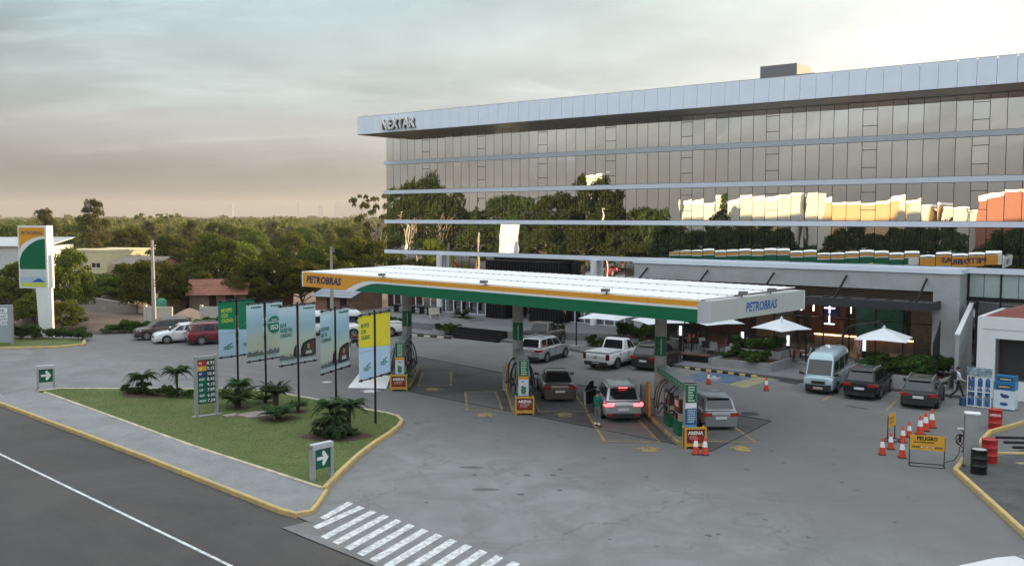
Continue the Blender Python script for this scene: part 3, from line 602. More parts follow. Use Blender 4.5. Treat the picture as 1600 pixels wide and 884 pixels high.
q.prism(pts, ZB - .02, ZT + .02); q.build('corner_cap', m_cap, CN, 30)
q = MB(); pts = [(.35, 0), (.35, .42)] + [(.35 - .42 * math.sin(t), .42 - .42 * math.cos(t)) for t in [math.pi / 2 - i * math.pi / 16 for i in range(9)]][:-1]
q.prism(pts, ZB - .02, ZT + .02); q.build('corner_cap', m_white, CN, 30)
m_sidef = mat('side_fascia_grey', (.47, .50, .48), .5, var=.04)
for k in range(4):
    y0 = .425 + k * 2.0; q = MB(); q.box(CL + .29, CL + .37, y0 + .006, y0 + 1.994 if k < 3 else CW, ZB, ZT); q.build('side_fascia_panel', m_sidef, CN)
lettering('PETROBRAS', .56, m_blue_l, CN, (CL + .376, 3.15, ZB + .26), (0, 1, 0), shear=.18, bold=.018, width=2.75)
q = MB(); q.box(-.05, .03, .42, CW, ZB, ZT); q.build('side_fascia', m_white, CN)
q = MB(); q.box(-.05, CL + .37, CW + .001, CW + .08, ZB, ZT); q.build('rear_fascia', m_white, CN)
# mirrored (rear) face carries the same colours
q = MB(); q.box(0, CL, CW + .081, CW + .085, ZB, ZT); rfz = q.build('rear_colour_band', m_orange, CN)
q = MB(); q.box(0, CL - 6.5, CW + .086, CW + .09, ZB, wz); q.build('white_stripe', m_white, rfz)
q = MB(); q.box(0, CL - 7.2, CW + .091, CW + .095, ZB, gz); q.build('green_panel', m_green, rfz)
lettering('PETROBRAS', .60, m_navy, rfz, (CL - .8, CW + .096, ZB + .27), (-1, 0, 0), shear=.18, bold=.022, width=3.75)
# ribbed white roof in three laps, dark rib ends showing at each lap
roof = MB(); roof.box(.25, CL + .1, .14, CW - .1, ZT - .12, ZT + .02); ro = roof.build('roof', m_roofwhite, CN)
laps = [(.15, 2.75, ZT + .06), (2.7, 5.8, ZT + .10), (5.75, CW - .15, ZT + .14)]
for i, (y0, y1, z) in enumerate(laps):
    q = MB(); nseg = 60
    for k in range(nseg):
        x = .3 + k * (CL - .3) / nseg; w = (CL - .3) / nseg
        q.add([(x, y0, z), (x + w * .62, y0, z), (x + w * .70, y0, z + .012), (x + w * .92, y0, z + .012), (x + w, y0, z), (x, y1, z), (x + w * .62, y1, z), (x + w * .70, y1, z + .012), (x + w * .92, y1, z + .012), (x + w, y1, z)], [(0, 1, 6, 5), (1, 2, 7, 6), (2, 3, 8, 7), (3, 4, 9, 8)])
    q.box(.3, CL, y0 + .02, y0 + .04, z - .05, z - .002)
    q.build('roof_lap', m_roofwhite, ro)
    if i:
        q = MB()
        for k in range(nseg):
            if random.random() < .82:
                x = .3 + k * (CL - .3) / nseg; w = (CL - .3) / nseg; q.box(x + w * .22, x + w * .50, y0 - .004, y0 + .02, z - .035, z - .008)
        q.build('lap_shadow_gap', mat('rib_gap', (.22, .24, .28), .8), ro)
for x, y, rz in [(8.5, .1, 0), (17.0, .1, 0), (25.0, .1, 0)]:
    q = MB(); q.box(x - .17, x + .17, y - .22, y + .05, ZT + .12, ZT + .26, R(12)); q.cyl((x, y, ZT - .05), (x, y, ZT + .13), .03, .03, 6); q.build('floodlight', mat('flood_grey', (.16, .16, .17), .5), CN)
for y in (3.1, 5.6):
    q = MB(); q.box(CL + .1, CL + .42, y - .17, y + .17, ZT + .12, ZT + .26, R(10)); q.cyl((CL + .2, y, ZT - .05), (CL + .2, y, ZT + .13), .03, .03, 6); q.build('floodlight', mat('flood_grey', (.16, .16, .17), .5), CN)
cinv = Matrix.Translation((-13.6, 60.4, 0)) @ Matrix.Rotation(CZ, 4, 'Z'); cinv = cinv.inverted()
COLS = [(-6.5, 58.1), (.32, 51.6), (7.25, 45.7)]
ISL_FRONT = [(-6.42, 53.25), (.60, 46.8), (7.75, 40.0)]
def small_print(mb, x0, x1, y, z0, z1, n, seed):
    rr = random.Random(seed)
    for k in range(n):
        z = lerp(z1, z0, (k + .5) / n); h = (z1 - z0) / n * .28; xc = x0
        while xc < x1:
            w = rr.uniform(.03, .07); mb.face([(xc, y, z - h), (min(x1, xc + w), y, z - h), (min(x1, xc + w), y, z + h), (xc, y, z + h)]); xc += w + .018
            if rr.random() < .3 and xc > lerp(x0, x1, .6): break
for i, (cx, cy) in enumerate(COLS):
    p = cinv @ Vector((cx, cy, 0))
    q = MB(); q.cyl((p.x, p.y, -.03), (p.x, p.y, ZB + .07), .29, .29, 28); co = q.build('column', m_col, CN, 40)
    # green wrap with vertical lettering
    q = MB(); vs = []; n = 24
    q.cyl((p.x, p.y, 3.05), (p.x, p.y, 4.0), .294, .294, 28, caps=False); w = q.build('column_wrap', m_green, co, 40)
    d = (cinv.to_3x3() @ Vector((-cx, -cy, 0))).normalized(); rt = Vector((0, 0, 1)).cross(d).normalized() * 1
    lettering('combustibles', .15, m_white, co, tuple(Vector((p.x, p.y, 3.10)) + d * .302 - rt * (-.06)), (0, 0, 1), tuple(-rt), name='lettering')

# ================================================================== PUMP ISLANDS
m_bump = mat('dispenser_beige', (.42, .36, .26), .5, var=.1)
m_hose = m_rubber
LBL = ['pump island with white poster, nearest the lawn banners', 'middle pump island with white poster beside the bronze sedan', 'pump island with blue poster between silver sport utility and silver hatchback']
for i in range(3):
    fx, fy = ISL_FRONT[i]; cx, cy = COLS[i]
    ang = math.atan2(-(cx - fx), cy - fy)
    I = thing('pump_island', LBL[i], 'fuel pump', (fx, fy, 0), ang, 'pump islands under the canopy')
    Lc = math.hypot(cx - fx, cy - fy)                      # distance to the column
    q = MB(); q.prism([(-.5, .2), (-.35, -.05), (.35, -.05), (.5, .2), (.5, Lc + 2.6), (-.5, Lc + 2.6)], -.03, .12); q.build('island_base', mat('island_concrete', (.16, .155, .15), .85, var=.15), I)
    kerb('island_kerb', [(-.55, Lc + 2.6), (-.55, .2), (-.38, -.1), (.38, -.1), (.55, .2), (.55, Lc + 2.6)], .12, -.03, .15, m_yel_paint, I)
    # header: long sheet metal box from the front sign back to the column
    q = MB(); q.box(-.27, .27, .34, Lc - .29, 2.28, 2.60); hd = q.build('header', m_grey_alu, I)
    for s in (-1, 1):
        q = MB(); x = s * .274; q.face([(x, .36, 2.31), (x, Lc - .3, 2.31), (x, Lc - .3, 2.56), (x, .36, 2.56)]); q.build('header_stripe', m_green, hd)
        q = MB(); x = s * .277
        for k in range(9):
            y0 = .7 + k * (Lc - 1.4) / 9; q.face([(x, y0, 2.38), (x, y0 + .2, 2.38), (x, y0 + .2, 2.48), (x, y0, 2.48)])
        q.build('header_mark', mat('mark_pale', (.35, .5, .42), .5), hd)
    # front sign pylon
    q = MB(); q.box(-.27, .27, .30, .60, .12, 2.6); fs = q.build('sign_post', m_grey_alu, I)
    q = MB(); q.box(-.245, .245, .285, .299, 1.78, 2.56); q.build('green_sign', m_green, fs)
    q = MB(); small_print(q, -.12, .16, .281, 1.82, 2.52, 6, i); q.build('sign_print', mat('print_pale', (.6, .66, .62), .5), fs)
    if i < 2:
        q = MB(); q.box(-.245, .245, .285, .299, 1.62, 1.775); q.build('orange_band', m_orange, fs)
        q = MB(); q.box(-.245, .245, .285, .299, .80, 1.615); q.build('poster', mat('poster_white', (.62, .68, .74), .5), fs)
        q = MB(); disc(q, (0, .28, 1.02), .17, (1, 0, 0), (0, 0, 1), 14, .13); disc(q, (-.05, .279, 1.22), .08, (1, 0, 0), (0, 0, 1), 10); disc(q, (.07, .278, 1.18), .07, (1, 0, 0), (0, 0, 1), 10); q.build('poster_picture', mat('poster_green', (.06, .22, .14), .6, var=.6, scale=12), fs)
        q = MB(); small_print(q, -.11, .13, .281, 1.45, 1.55, 1, 5 + i); q.build('poster_print', m_navy, fs)
    else:
        q = MB(); q.box(-.245, .245, .285, .299, .62, 1.52); q.build('poster', mat('poster_blue', (.02, .10, .24), .5), fs)
        q = MB(); q.add([(-.245, .284, 1.525), (.245, .284, 1.56), (.245, .284, 1.775), (-.245, .284, 1.775)], [(0, 1, 2, 3)]); q.build('poster_top', m_white, fs)
        q = MB(); small_print(q, -.14, .2, .281, .9, 1.5, 6, 11); stuff(q.build('poster_print', mat('print_sky', (.5, .65, .8), .5), fs))
        q = MB(); q.box(-.245, .245, .283, .284, .74, .82); q.build('poster_line', mat('print_cyan', (.1, .4, .6), .5), fs)
    # dispensers under the header
    for k in range(2):
        y0 = 1.15 + k * 1.75
        D = MB(); D.box(-.30, .30, y0, y0 + .95, .12, .78); dp = D.build('dispenser', m_green, I)
        D = MB(); D.box(-.29, .29, y0 + .02, y0 + .93, .785, 1.12); D.build('nozzle_bay', m_bump, dp)
        D = MB(); D.box(-.27, .27, y0 + .03, y0 + .92, 1.125, 1.75); D.build('display_head', mat('dispenser_dark', (.03, .03, .032), .4), dp)
        D = MB(); D.box(-.285, .285, y0 + .0, y0 + .04, 1.76, 2.28); D.box(-.285, .285, y0 + .91, y0 + .95, 1.76, 2.28); D.build('upright', m_grey_alu, dp)
        for s in (-1, 1):
            D = MB(); D.box(s * .275 - .006, s * .275 + .006, y0 + .2, y0 + .75, 1.38, 1.66); D.build('display', mat('display_pale', (.35, .4, .38), .3), dp)
            for hk in range(3):
                yy = y0 + .2 + hk * .28; rr = random.Random(i * 31 + k * 7 + hk + s)
                D = MB(); D.box(s * .33 - .03, s * .33 + .03, yy - .03, yy + .06, .85, 1.08); D.build('nozzle', (m_black, m_red, mat('nozzle_blue', (.05, .1, .3), .5))[hk], dp)
                out_ = s * (.55 + .28 * rr.random()); lo = .35 + .25 * rr.random()
                pts = []
                for t in range(13):
                    u = t / 12; pts.append((s * .28 + (out_ - s * .28) * math.sin(u * math.pi) ** .8, yy + .12 * math.sin(u * 6.28), 2.25 * (1 - u) + 1.0 * u - lo * math.sin(u * math.pi) * 1.1 + .18 * math.sin(u * 9)))
                MB().tube(pts, .022, 6).build('hose', m_hose, dp)
    # yellow hoop guard and a bucket stand at the back
    pts = [(-.62, Lc - .4, .1), (-.62, Lc - .4, 1.5)] + [(-.62, Lc - .4 + .32 - .32 * math.cos(t), 1.5 + .25 * math.sin(t)) for t in (.5, 1.0, 1.57, 2.1, 2.64)] + [(-.62, Lc + .24, 1.5), (-.62, Lc + .24, .1)]
    MB().tube(pts, .06, 8).build('hoop_guard', mat('guard_orange', (.60, .33, .07), .5), I)
    q = MB(); q.box(-.8, -.45, Lc + .5, Lc + .9, .12, 1.5); q.build('supply_box', mat('supply_pale', (.30, .37, .44), .5, var=.2, scale=8), I)
    # sand box with red notice, its own thing
    sbx = thing('sand_box', ['yellow sand box reading ARENA in front of the pump island nearest the lawn', 'yellow sand box reading ARENA in front of the middle pump island', 'yellow sand box reading ARENA behind two orange cones'][i], 'sand box', (fx + .02, fy - .30, -.03), ang, 'sand boxes at the pump islands')
    for x in (-.47, .40):
        q = MB(); q.box(x, x + .07, -.26, -.19, 0, .92); q.build('leg', m_wood_y, sbx); q = MB(); q.box(x, x + .07, .1, .17, 0, .92); q.build('leg', m_wood_y, sbx)
    q = MB(); q.box(-.40, .40, -.25, -.18, .84, .92); q.build('rail', m_wood_y, sbx); q = MB(); q.box(-.40, .40, -.25, -.18, .10, .24); q.build('rail', m_wood_y, sbx)
    q = MB(); q.box(-.46, .46, -.17, .09, .12, .86); q.build('bin', mat('bin_brown', (.20, .10, .04), .7, var=.2), sbx)
    q = MB(); q.box(-.33, .33, -.20, -.185, .28, .82); nt = q.build('notice', mat('notice_red', (.22, .03, .022), .6), sbx)
    lettering('ARENA', .2, m_white, nt, (0, -.203, .61), (1, 0, 0), bold=.008, align='CENTER')
    q = MB(); small_print(q, -.24, .24, -.203, .38, .56, 2, 40 + i); q.build('fine_print', mat('print_pink', (.55, .45, .43), .6), nt)
    for x in (-.2, .2):
        q = MB(); q.cyl((x, -.24, .30), (x, -.24, .42), .07, .09, 10); q.build('bucket', m_red, sbx)

# ================================================================== BANNERS ON THE LAWN
def grad_mat(name, stops):
    m = bpy.data.materials.new(name); m.use_nodes = True; t = m.node_tree; b = t.nodes['Principled BSDF']; b.inputs['Roughness'].default_value = .6
    g = N(t, 'ShaderNodeTexCoord'); s = N(t, 'ShaderNodeSeparateXYZ'); t.links.new(g.outputs['Generated'], s.inputs[0])
    nz = N(t, 'ShaderNodeTexNoise'); nz.inputs['Scale'].default_value = 2.2; nz.inputs['Detail'].default_value = 5; t.links.new(g.outputs['Generated'], nz.inputs['Vector'])
    ma = N(t, 'ShaderNodeMath', operation='MULTIPLY_ADD'); t.links.new(nz.outputs['Fac'], ma.inputs[0]); ma.inputs[1].default_value = .14; t.links.new(s.outputs['Z'], ma.inputs[2])
    mb = N(t, 'ShaderNodeMath', operation='SUBTRACT'); t.links.new(ma.outputs[0], mb.inputs[0]); mb.inputs[1].default_value = .07
    r = N(t, 'ShaderNodeValToRGB'); cr = r.color_ramp
    while len(cr.elements) < len(stops): cr.elements.new(.5)
    for e, (p, c) in zip(cr.elements, stops): e.position = p; e.color = (*c, 1)
    t.links.new(mb.outputs[0], r.inputs[0]); t.links.new(r.outputs[0], b.inputs['Base Color']); return m
m_skyprint = grad_mat('banner_sky_print', [(0, (.50, .62, .66)), (.10, (.36, .40, .40)), (.17, (.52, .54, .44)), (.40, (.48, .55, .47)), (.62, (.32, .50, .58)), (.80, (.40, .58, .70)), (1, (.64, .76, .82))])
m_paleblue = mat('banner_pale_blue', (.46, .64, .82), .6)
m_bgreen = mat('banner_green', (.0, .20, .085), .6)
m_txtgreen = mat('print_green', (.0, .15, .08), .6)
m_txtyel = mat('print_yellow', (.65, .66, .05), .6)
m_skin = mat('skin', (.40, .22, .15), .6)
def emblem(parent, x, z, m, s=1.0, y=-.016):
    q = MB()
    for i in range(10):
        a0 = R(60 + i * 26); a1 = R(60 + (i + 1) * 26)
        q.face([(x + .2 * s + s * .13 * math.cos(a0), y, z + .1 * s + s * .13 * math.sin(a0)), (x + .2 * s + s * .13 * math.cos(a1), y, z + .1 * s + s * .13 * math.sin(a1)), (x + .2 * s + s * .085 * math.cos(a1), y, z + .1 * s + s * .085 * math.sin(a1)), (x + .2 * s + s * .085 * math.cos(a0), y, z + .1 * s + s * .085 * math.sin(a0))])
    q.face([(x - .3 * s, y, z), (x + .05 * s, y, z + .0), (x + .05 * s, y, z + .05 * s), (x - .3 * s, y, z + .05 * s)])
    q.face([(x - .26 * s, y, z - .09 * s), (x + .12 * s, y, z - .09 * s), (x + .12 * s, y, z - .05 * s), (x - .26 * s, y, z - .05 * s)])
    disc(q, (x - .02 * s, y, z + .12 * s), .05 * s, (1, 0, 0), (0, 0, 1), 10)
    q.build('emblem', m, parent)
def mirror_pic(parent, x, z, s=1.0, side=1):
    y = -.017
    q = MB(); q.face([(x + s * a, y, z + s * b) for a, b in [(-.52, .02), (-.50, .35), (-.35, .62), (0, .74), (.5, .80), (.56, .75), (.56, .0), (.3, -.08), (-.2, -.1), (-.45, -.08)]]); q.build('mirror_print', mat('print_black', (.012, .012, .013), .6), parent)
    q = MB(); q.face([(x + s * a, y - .003, z + s * b) for a, b in [(-.40, .06), (-.38, .32), (-.25, .54), (.05, .65), (.44, .70), (.46, .05), (.2, .0), (-.2, -.01)]]); q.build('glass_print', mat('print_brown', (.06, .05, .045), .6, var=.7, scale=9), parent)
    q = MB(); disc(q, (x + .02 * s, y - .005, z + .40 * s), .23 * s, (1, 0, 0), (0, 0, 1), 14, .16 * s); q.build('hair_print', mat('print_hair', (.02, .014, .012), .6), parent)
    q = MB(); disc(q, (x + .03 * s, y - .007, z + .42 * s), .15 * s, (1, 0, 0), (0, 0, 1), 14, .105 * s); q.build('face_print', mat('print_face', (.42, .22, .15), .6), parent)
    q = MB(); q.face([(x + s * a, y - .006, z + s * b) for a, b in [(-.22, .02), (-.1, .22), (.03, .16), (.16, .24), (.30, .02)]]); q.build('shirt_print', mat('print_shirt', (.5, .5, .52), .6), parent)
POLES = [(-14.8, 50.5), (-12.95, 49.2), (-10.94, 47.9), (-8.62, 45.75), (-6.4, 43.73)]
BANG = [38.8, 34, 33.8, 18, 25]
HW = [1.15, 1.22, 1.25, 1.45, 1.32]
BLAB = ['green and white banner reading MOVETE CON CALIDAD in yellow, farthest left on the lawn', 'pale sky banner with a round green ISO badge', 'pale sky banner reading ESTA NUESTRA CALIDAD with a car mirror picture', 'pale sky banner reading DETRAS DE TU CONFIANZA with a car mirror picture', 'yellow and white banner reading MOVETE CON CALIDAD in green, nearest the pumps']
for i, ((px, py), a, hw) in enumerate(zip(POLES, BANG, HW)):
    Bn = thing('lawn_banner', BLAB[i], 'banner', (px, py, .1), R(90 - a), 'banners on the lawn')
    MB().cyl((0, 0, 0), (0, 0, 5.35), .055, .05, 12).build('pole', m_black, Bn, 40)
    for z in (2.22, 5.22):
        q = MB(); q.cyl((-hw - .05, -.03, z), (hw + .05, -.03, z), .035, .035, 8)
        for x in (-hw * .9, -hw * .35, hw * .35, hw * .9): q.box(x - .03, x + .03, -.07, .01, z - .06, z + .06)
        q.build('crossbar', m_black, Bn)
    for s in (-1, 1):
        x0, x1 = (-hw, -.09) if s < 0 else (.09, hw)
        # cloth: gently curved grid
        def cloth(zA, zB, m, name='banner_cloth'):
            q = MB(); nx, nz_ = 6, 8; vs = []
            for b in range(nz_ + 1):
                for c in range(nx + 1):
                    u = c / nx; z = lerp(zA, zB, b / nz_); w_ = .015 * math.sin(u * math.pi) * math.sin((z - 2.2) * 1.05 + i) 
                    vs.append((lerp(x0, x1, u), w_ * .3, z))
            q.add(vs, [(b * (nx + 1) + c, b * (nx + 1) + c + 1, (b + 1) * (nx + 1) + c + 1, (b + 1) * (nx + 1) + c) for b in range(nz_) for c in range(nx)])
            return q.build(name, m, Bn)
        if i in (0, 4):
            cm = m_bgreen if i == 0 else m_yellow
            lo = cloth(2.26, 5.17, m_paleblue)
            zl = 3.75; zr = 3.55
            za = lerp(zl, zr, (x0 + hw) / (2 * hw)); zb_ = lerp(zl, zr, (x1 + hw) / (2 * hw))
            q = MB(); q.face([(x0, -.008, za), (x1, -.008, zb_), (x1, -.008, 5.17), (x0, -.008, 5.17)]); q.build('colour_field', cm, lo)
            if s < 0:
                for k, w_ in enumerate(('MOVETE', 'CON', 'CALIDAD')): lettering(w_, .27, m_txtyel if i == 0 else m_txtgreen, lo, (x0 + .18, -.014, 4.62 - k * .27), (1, 0, 0), bold=.006, width=(.66, .40, .72)[k])
            emblem(lo, (x0 + x1) / 2 + .05, 2.72 if s < 0 else 2.8, m_txtgreen)
            MB().tube([(lerp(x0, x1, t / 8), -.012, (3.5 if s < 0 else 3.72) + (.03 if s < 0 else .85) * (t / 8) ** 1.6) for t in range(9)], .006, 4).build('print_line', mat('print_line_grey', (.28, .34, .30), .6), lo)
        else:
            lo = cloth(2.26, 5.17, m_skyprint)
            if s > 0:
                q = MB(); disc(q, (x0 + .35, -.014, 5.0), .05, (1, 0, 0), (0, 0, 1), 8); q.face([(x0 + .42, -.014, 4.96), (x1 - .12, -.014, 4.96), (x1 - .12, -.014, 5.03), (x0 + .42, -.014, 5.03)]); q.build('logo_print', m_txtgreen, lo)
            if i == 1 and s < 0:
                q = MB(); disc(q, (x0 + .35, -.014, 5.0), .05, (1, 0, 0), (0, 0, 1), 8); q.face([(x0 + .42, -.014, 4.96), (x1 - .12, -.014, 4.96), (x1 - .12, -.014, 5.03), (x0 + .42, -.014, 5.03)]); q.build('logo_print', m_txtgreen, lo)
            # skyline strip of printed buildings
            q = MB(); rr = random.Random(i * 3 + s); x = x0
            while x < x1 - .02:
                w_ = min(rr.uniform(.06, .16), x1 - x); q.face([(x, -.010, 2.48), (x + w_, -.010, 2.48), (x + w_, -.010, 2.58 + rr.random() * .2), (x, -.010, 2.58 + rr.random() * .2)]); x += w_
            q.build('skyline_print', mat('print_slate', (.13, .16, .16), .6), lo)
            if i == 1 and s > 0:
                q = MB(); disc(q, ((x0 + x1) / 2 - .02, -.014, 4.0), .46, (1, 0, 0), (0, 0, 1), 24); bd = q.build('badge', mat('badge_green', (.0, .17, .10), .6), lo)
                lettering('ISO', .36, m_white, bd, ((x0 + x1) / 2 - .02, -.018, 3.74), (1, 0, 0), bold=.01, align='CENTER')
                for k, w_ in enumerate(('NUEVA', 'CERTIFICACION')): lettering(w_, .12, m_white, bd, ((x0 + x1) / 2 - .02, -.018, 4.22 - k * .13), (1, 0, 0), align='CENTER', bold=.003)
            if i == 2 and s < 0:
                for k, w_ in enumerate(('ESTÁ', 'NUESTRA', 'CALIDAD.')): lettering(w_, .26, m_txtgreen, lo, (x0 + .06, -.014, 4.15 - k * .25), (1, 0, 0), bold=.006, width=(.42, .80, .80)[k])
            if i == 3 and s < 0:
                for k, w_ in enumerate(('DETRÁS', 'DE TU', 'CONFIANZA')): lettering(w_, .26, m_txtgreen, lo, (x0 + .06, -.014, 4.25 - k * .27), (1, 0, 0), bold=.006, width=(.75, .55, .98)[k])
            if i in (2, 3) and s > 0: mirror_pic(lo, (x0 + x1) / 2 + .02, 2.62, .98 if i == 2 else 1.02)
            if i in (2, 3) and s < 0:
                q = MB(); q.face([(x1 - .26, -.012, 2.62), (x1 - .01, -.012, 2.55), (x1 - .01, -.012, 3.2), (x1 - .16, -.012, 3.05)]); q.build('mirror_print', mat('print_black', (.012, .012, .013), .6), lo)

# ================================================================== SIGNS
def arrow_sign(loc, rz, label):
    A = thing('arrow_sign', label, 'sign', loc, rz, 'entrance arrow signs')
    for x in (-.47, .35):
        MB().box(x, x + .12, -.11, .11, 0, 1.30).build('post', m_grey_alu, A)
    MB().box(-.47, .47, -.12, .12, 1.16, 1.36).build('top_cap', mat('sign_silver', (.55, .57, .60), .4, .4), A)
    pn = MB().box(-.349, .349, -.06, .06, .42, 1.159).build('panel', mat('sign_green', (.0, .10, .055), .4), A)
    q = MB(); z = .80; y = -.064
    q.face([(-.25, y, z - .06), (.12, y, z - .06), (.12, y, z + .06), (-.25, y, z + .06)])
    q.face([(.0, y, z + .27), (-.02, y, z + .13), (.12, y, z), (.27, y, z), (.08, y, z + .27)]); q.face([(.27, y, z), (.12, y, z), (-.02, y, z - .13), (.0, y, z - .27), (.08, y, z - .27)])
    q.build('arrow', m_white, pn)
    return A
arrow_sign((-7.05, 34.4, .1), R(48), 'green sign with white arrow at the near corner of the lawn')
arrow_sign((-26.2, 52.55, .1), R(30), 'green sign with white arrow at the far left end of the lawn')
PS = thing('price_sign', 'tall grey framed fuel price board with red, orange and green rows on the lawn', 'sign', (-14.9, 45.5, .1), R(40))
for x in (-.58, .44): MB().box(x, x + .14, -.09, .09, 0, 2.98).build('post', m_grey_alu, PS); 
for x in (-.58, .44): MB().box(x - .08, x + .22, -.16, .16, 0, .06).build('foot', m_conc_planter, PS)
MB().box(-.72, .72, -.12, .12, -.01, .05).build('plinth', m_conc_planter, PS)
MB().box(-.439, .439, -.07, .07, 2.78, 2.94).build('top_rail', m_grey_alu, PS)
MB().box(-.439, .439, -.05, .05, .62, 2.779).build('board', mat('board_dark', (.012, .045, .032), .4), PS)
prices = [('93', '8.93', (.42, .02, .02)), ('95', '9.15', (.70, .36, .04)), ('97', '10.4', (.01, .05, .15)), ('D50', '8.43', (.0, .12, .07)), ('DS', '9.10', (.0, .12, .07)), ('DT', '7.89', (.0, .12, .07)), ('GLP', '6.50', (.0, .12, .07)), ('FLEX', '7.24', (.0, .12, .07))]
for k, (a, b_, c) in enumerate(prices):
    z = 2.74 - (k + 1) * .262
    r_ = MB().box(-.43, .02, -.06, -.051, z + .012, z + .25).build('price_row', mat('row_%d' % min(k, 3), c, .45), PS)
    lettering(a, .15, m_white, r_, (-.36, -.063, z + .08), (1, 0, 0), bold=.004)
    lettering(b_, .22, m_white, r_, (.42, -.056, z + .05), (1, 0, 0), bold=.004, align='RIGHT', name='price_digits')
PY = thing('brand_pylon', 'tall white pylon sign with orange and green panel in the shrub bed', 'sign', (-38.4, 76.5, 0), R(-14))
MB().add([(.15, -.35, 0), (1.15, -.35, 0), (1.0, .35, 0), (.3, .35, 0), (-.05, -.35, 4.0), (1.15, -.35, 4.0), (1.0, .35, 4.0), (.0, .35, 4.0)], [(3, 2, 1, 0), (4, 5, 6, 7), (0, 1, 5, 4), (1, 2, 6, 5), (2, 3, 7, 6), (3, 0, 4, 7)]).build('post', m_white, PY)
MB().box(-1.6, 1.15, -.36, .36, 4.001, 9.05).build('sign_box', m_white, PY)
pf = MB().box(-1.48, .98, -.375, -.361, 5.55, 8.9).build('brand_panel', m_orange, PY)
lettering('PETROBRAS', .42, m_navy, pf, (-1.3, -.378, 8.32), (1, 0, 0), shear=.15, bold=.006, width=2.1)
q = MB(); q.face([(x, -.379, z) for x, z in [(-1.48, 5.9), (.98, 5.9), (.98, 8.2)] + [(lerp(.98, -1.48, t / 10), 7.1 + 1.1 * math.cos(t / 10 * 1.57) ** .6) for t in range(1, 10)] + [(-1.48, 7.0)]]); q.build('white_stripe', m_white, pf)
q = MB(); q.face([(x, -.383, z) for x, z in [(-1.48, 5.55), (.98, 5.55), (.98, 8.0)] + [(lerp(.98, -1.48, t / 10), 6.4 + 1.6 * math.cos(t / 10 * 1.57) ** .7) for t in range(1, 10)] + [(-1.48, 6.3)]]); q.build('green_panel', m_green, pf)
MB().box(-1.48, .98, -.375, -.361, 4.95, 5.5).build('pale_panel', mat('pylon_pale', (.55, .62, .62), .5, var=.1), PY)
sp = MB().box(-1.48, .98, -.375, -.361, 4.12, 4.92).build('shop_panel', mat('pylon_shop', (.40, .52, .68), .5), PY)
q = MB(); q.face([(-.4, -.379, 4.5), (.9, -.379, 4.5), (.3, -.379, 4.85)]); q.build('roof_mark', m_blue_l, sp)
q = MB(); q.face([(-1.45, -.378, 4.13), (.97, -.378, 4.13), (.97, -.378, 4.5), (-1.45, -.378, 4.42)]); q.build('lime_band', mat('pylon_lime', (.55, .62, .08), .5), sp)
DS = thing('directory_sign', 'grey directory sign with three white strips at the far left edge', 'sign', (-38.2, 71.6, .08), R(12))
MB().box(-2.6, .0, -.12, .12, .15, 3.0).build('panel', mat('directory_grey', (.34, .38, .42), .45), DS)
MB().box(-.02, .14, -.14, .14, 0, 3.02).build('post', m_grey_alu, DS); MB().box(-2.7, -2.55, -.14, .14, 0, 3.02).build('post', m_grey_alu, DS)
for z, w_, mm in ((2.42, 'NEXTAR', m_navy), (1.98, 'CALIDAD', m_txtgreen), (1.5, 'SERVICIOS', m_navy)):
    s_ = MB().box(-1.7, -.2, -.135, -.121, z, z + .36).build('strip', m_white, DS); lettering(w_, .30, mm, s_, (-1.55, -.138, z + .07), (1, 0, 0), bold=.004)

# hazard boards
def hazard(loc, rz, label, big):
    Hz = thing('hazard_board', label, 'sign', loc, rz)
    w = .63 if big else .42
    q = MB()
    for x in (-w, w): q.box(x - .018, x + .018, -.018, .018, 0, 1.15); q.box(x - .018, x + .018, -.28, .28, 0, .035)
    q.box(-w, w, -.28, -.245, .0, .03); q.box(-w, w, .245, .28, .0, .03); q.build('frame', m_black, Hz)
    b_ = MB().box(-w, w, -.03, -.019, .62, 1.22).build('board', mat('hazard_yellow', (.68, .36, .03), .5), Hz)
    if big:
        lettering('PELIGRO', .21, m_black, b_, (0, -.034, 1.02), (1, 0, 0), bold=.008, align='CENTER', width=.75)
        q = MB(); small_print(q, -.5, .5, -.034, .89, .98, 1, 3); q.build('fine_print', m_black, b_)
        q = MB()
        for s in (-1, 1):
            for k in range(4): x = s * .42 - .13 + k * .07; q.face([(x, -.034, .70), (x + .04, -.034, .70), (x + .07, -.034, .79), (x + .03, -.034, .79)])
        q.build('stripes', m_black, b_)
        for x in (-.2, 0, .2):
            q = MB(); disc(q, (x, -.034, .75), .065, (1, 0, 0), (0, 0, 1), 14); q.build('pictogram', m_red, b_); q = MB(); disc(q, (x, -.036, .75), .045, (1, 0, 0), (0, 0, 1), 14); q.build('pictogram_field', mat('picto_pale', (.7, .6, .5), .5), b_)
    else:
        q = MB(); small_print(q, -.3, .3, -.034, .75, 1.1, 2, 9); q.build('fine_print', mat('hazard_print', (.35, .15, .02), .5), b_)
hazard((16.4, 36.75, -.03), R(-20), 'yellow hazard board reading PELIGRO on a black frame', True)
hazard((16.7, 41.0, -.03), R(48), 'small yellow hazard board turned away beside the cones', False)

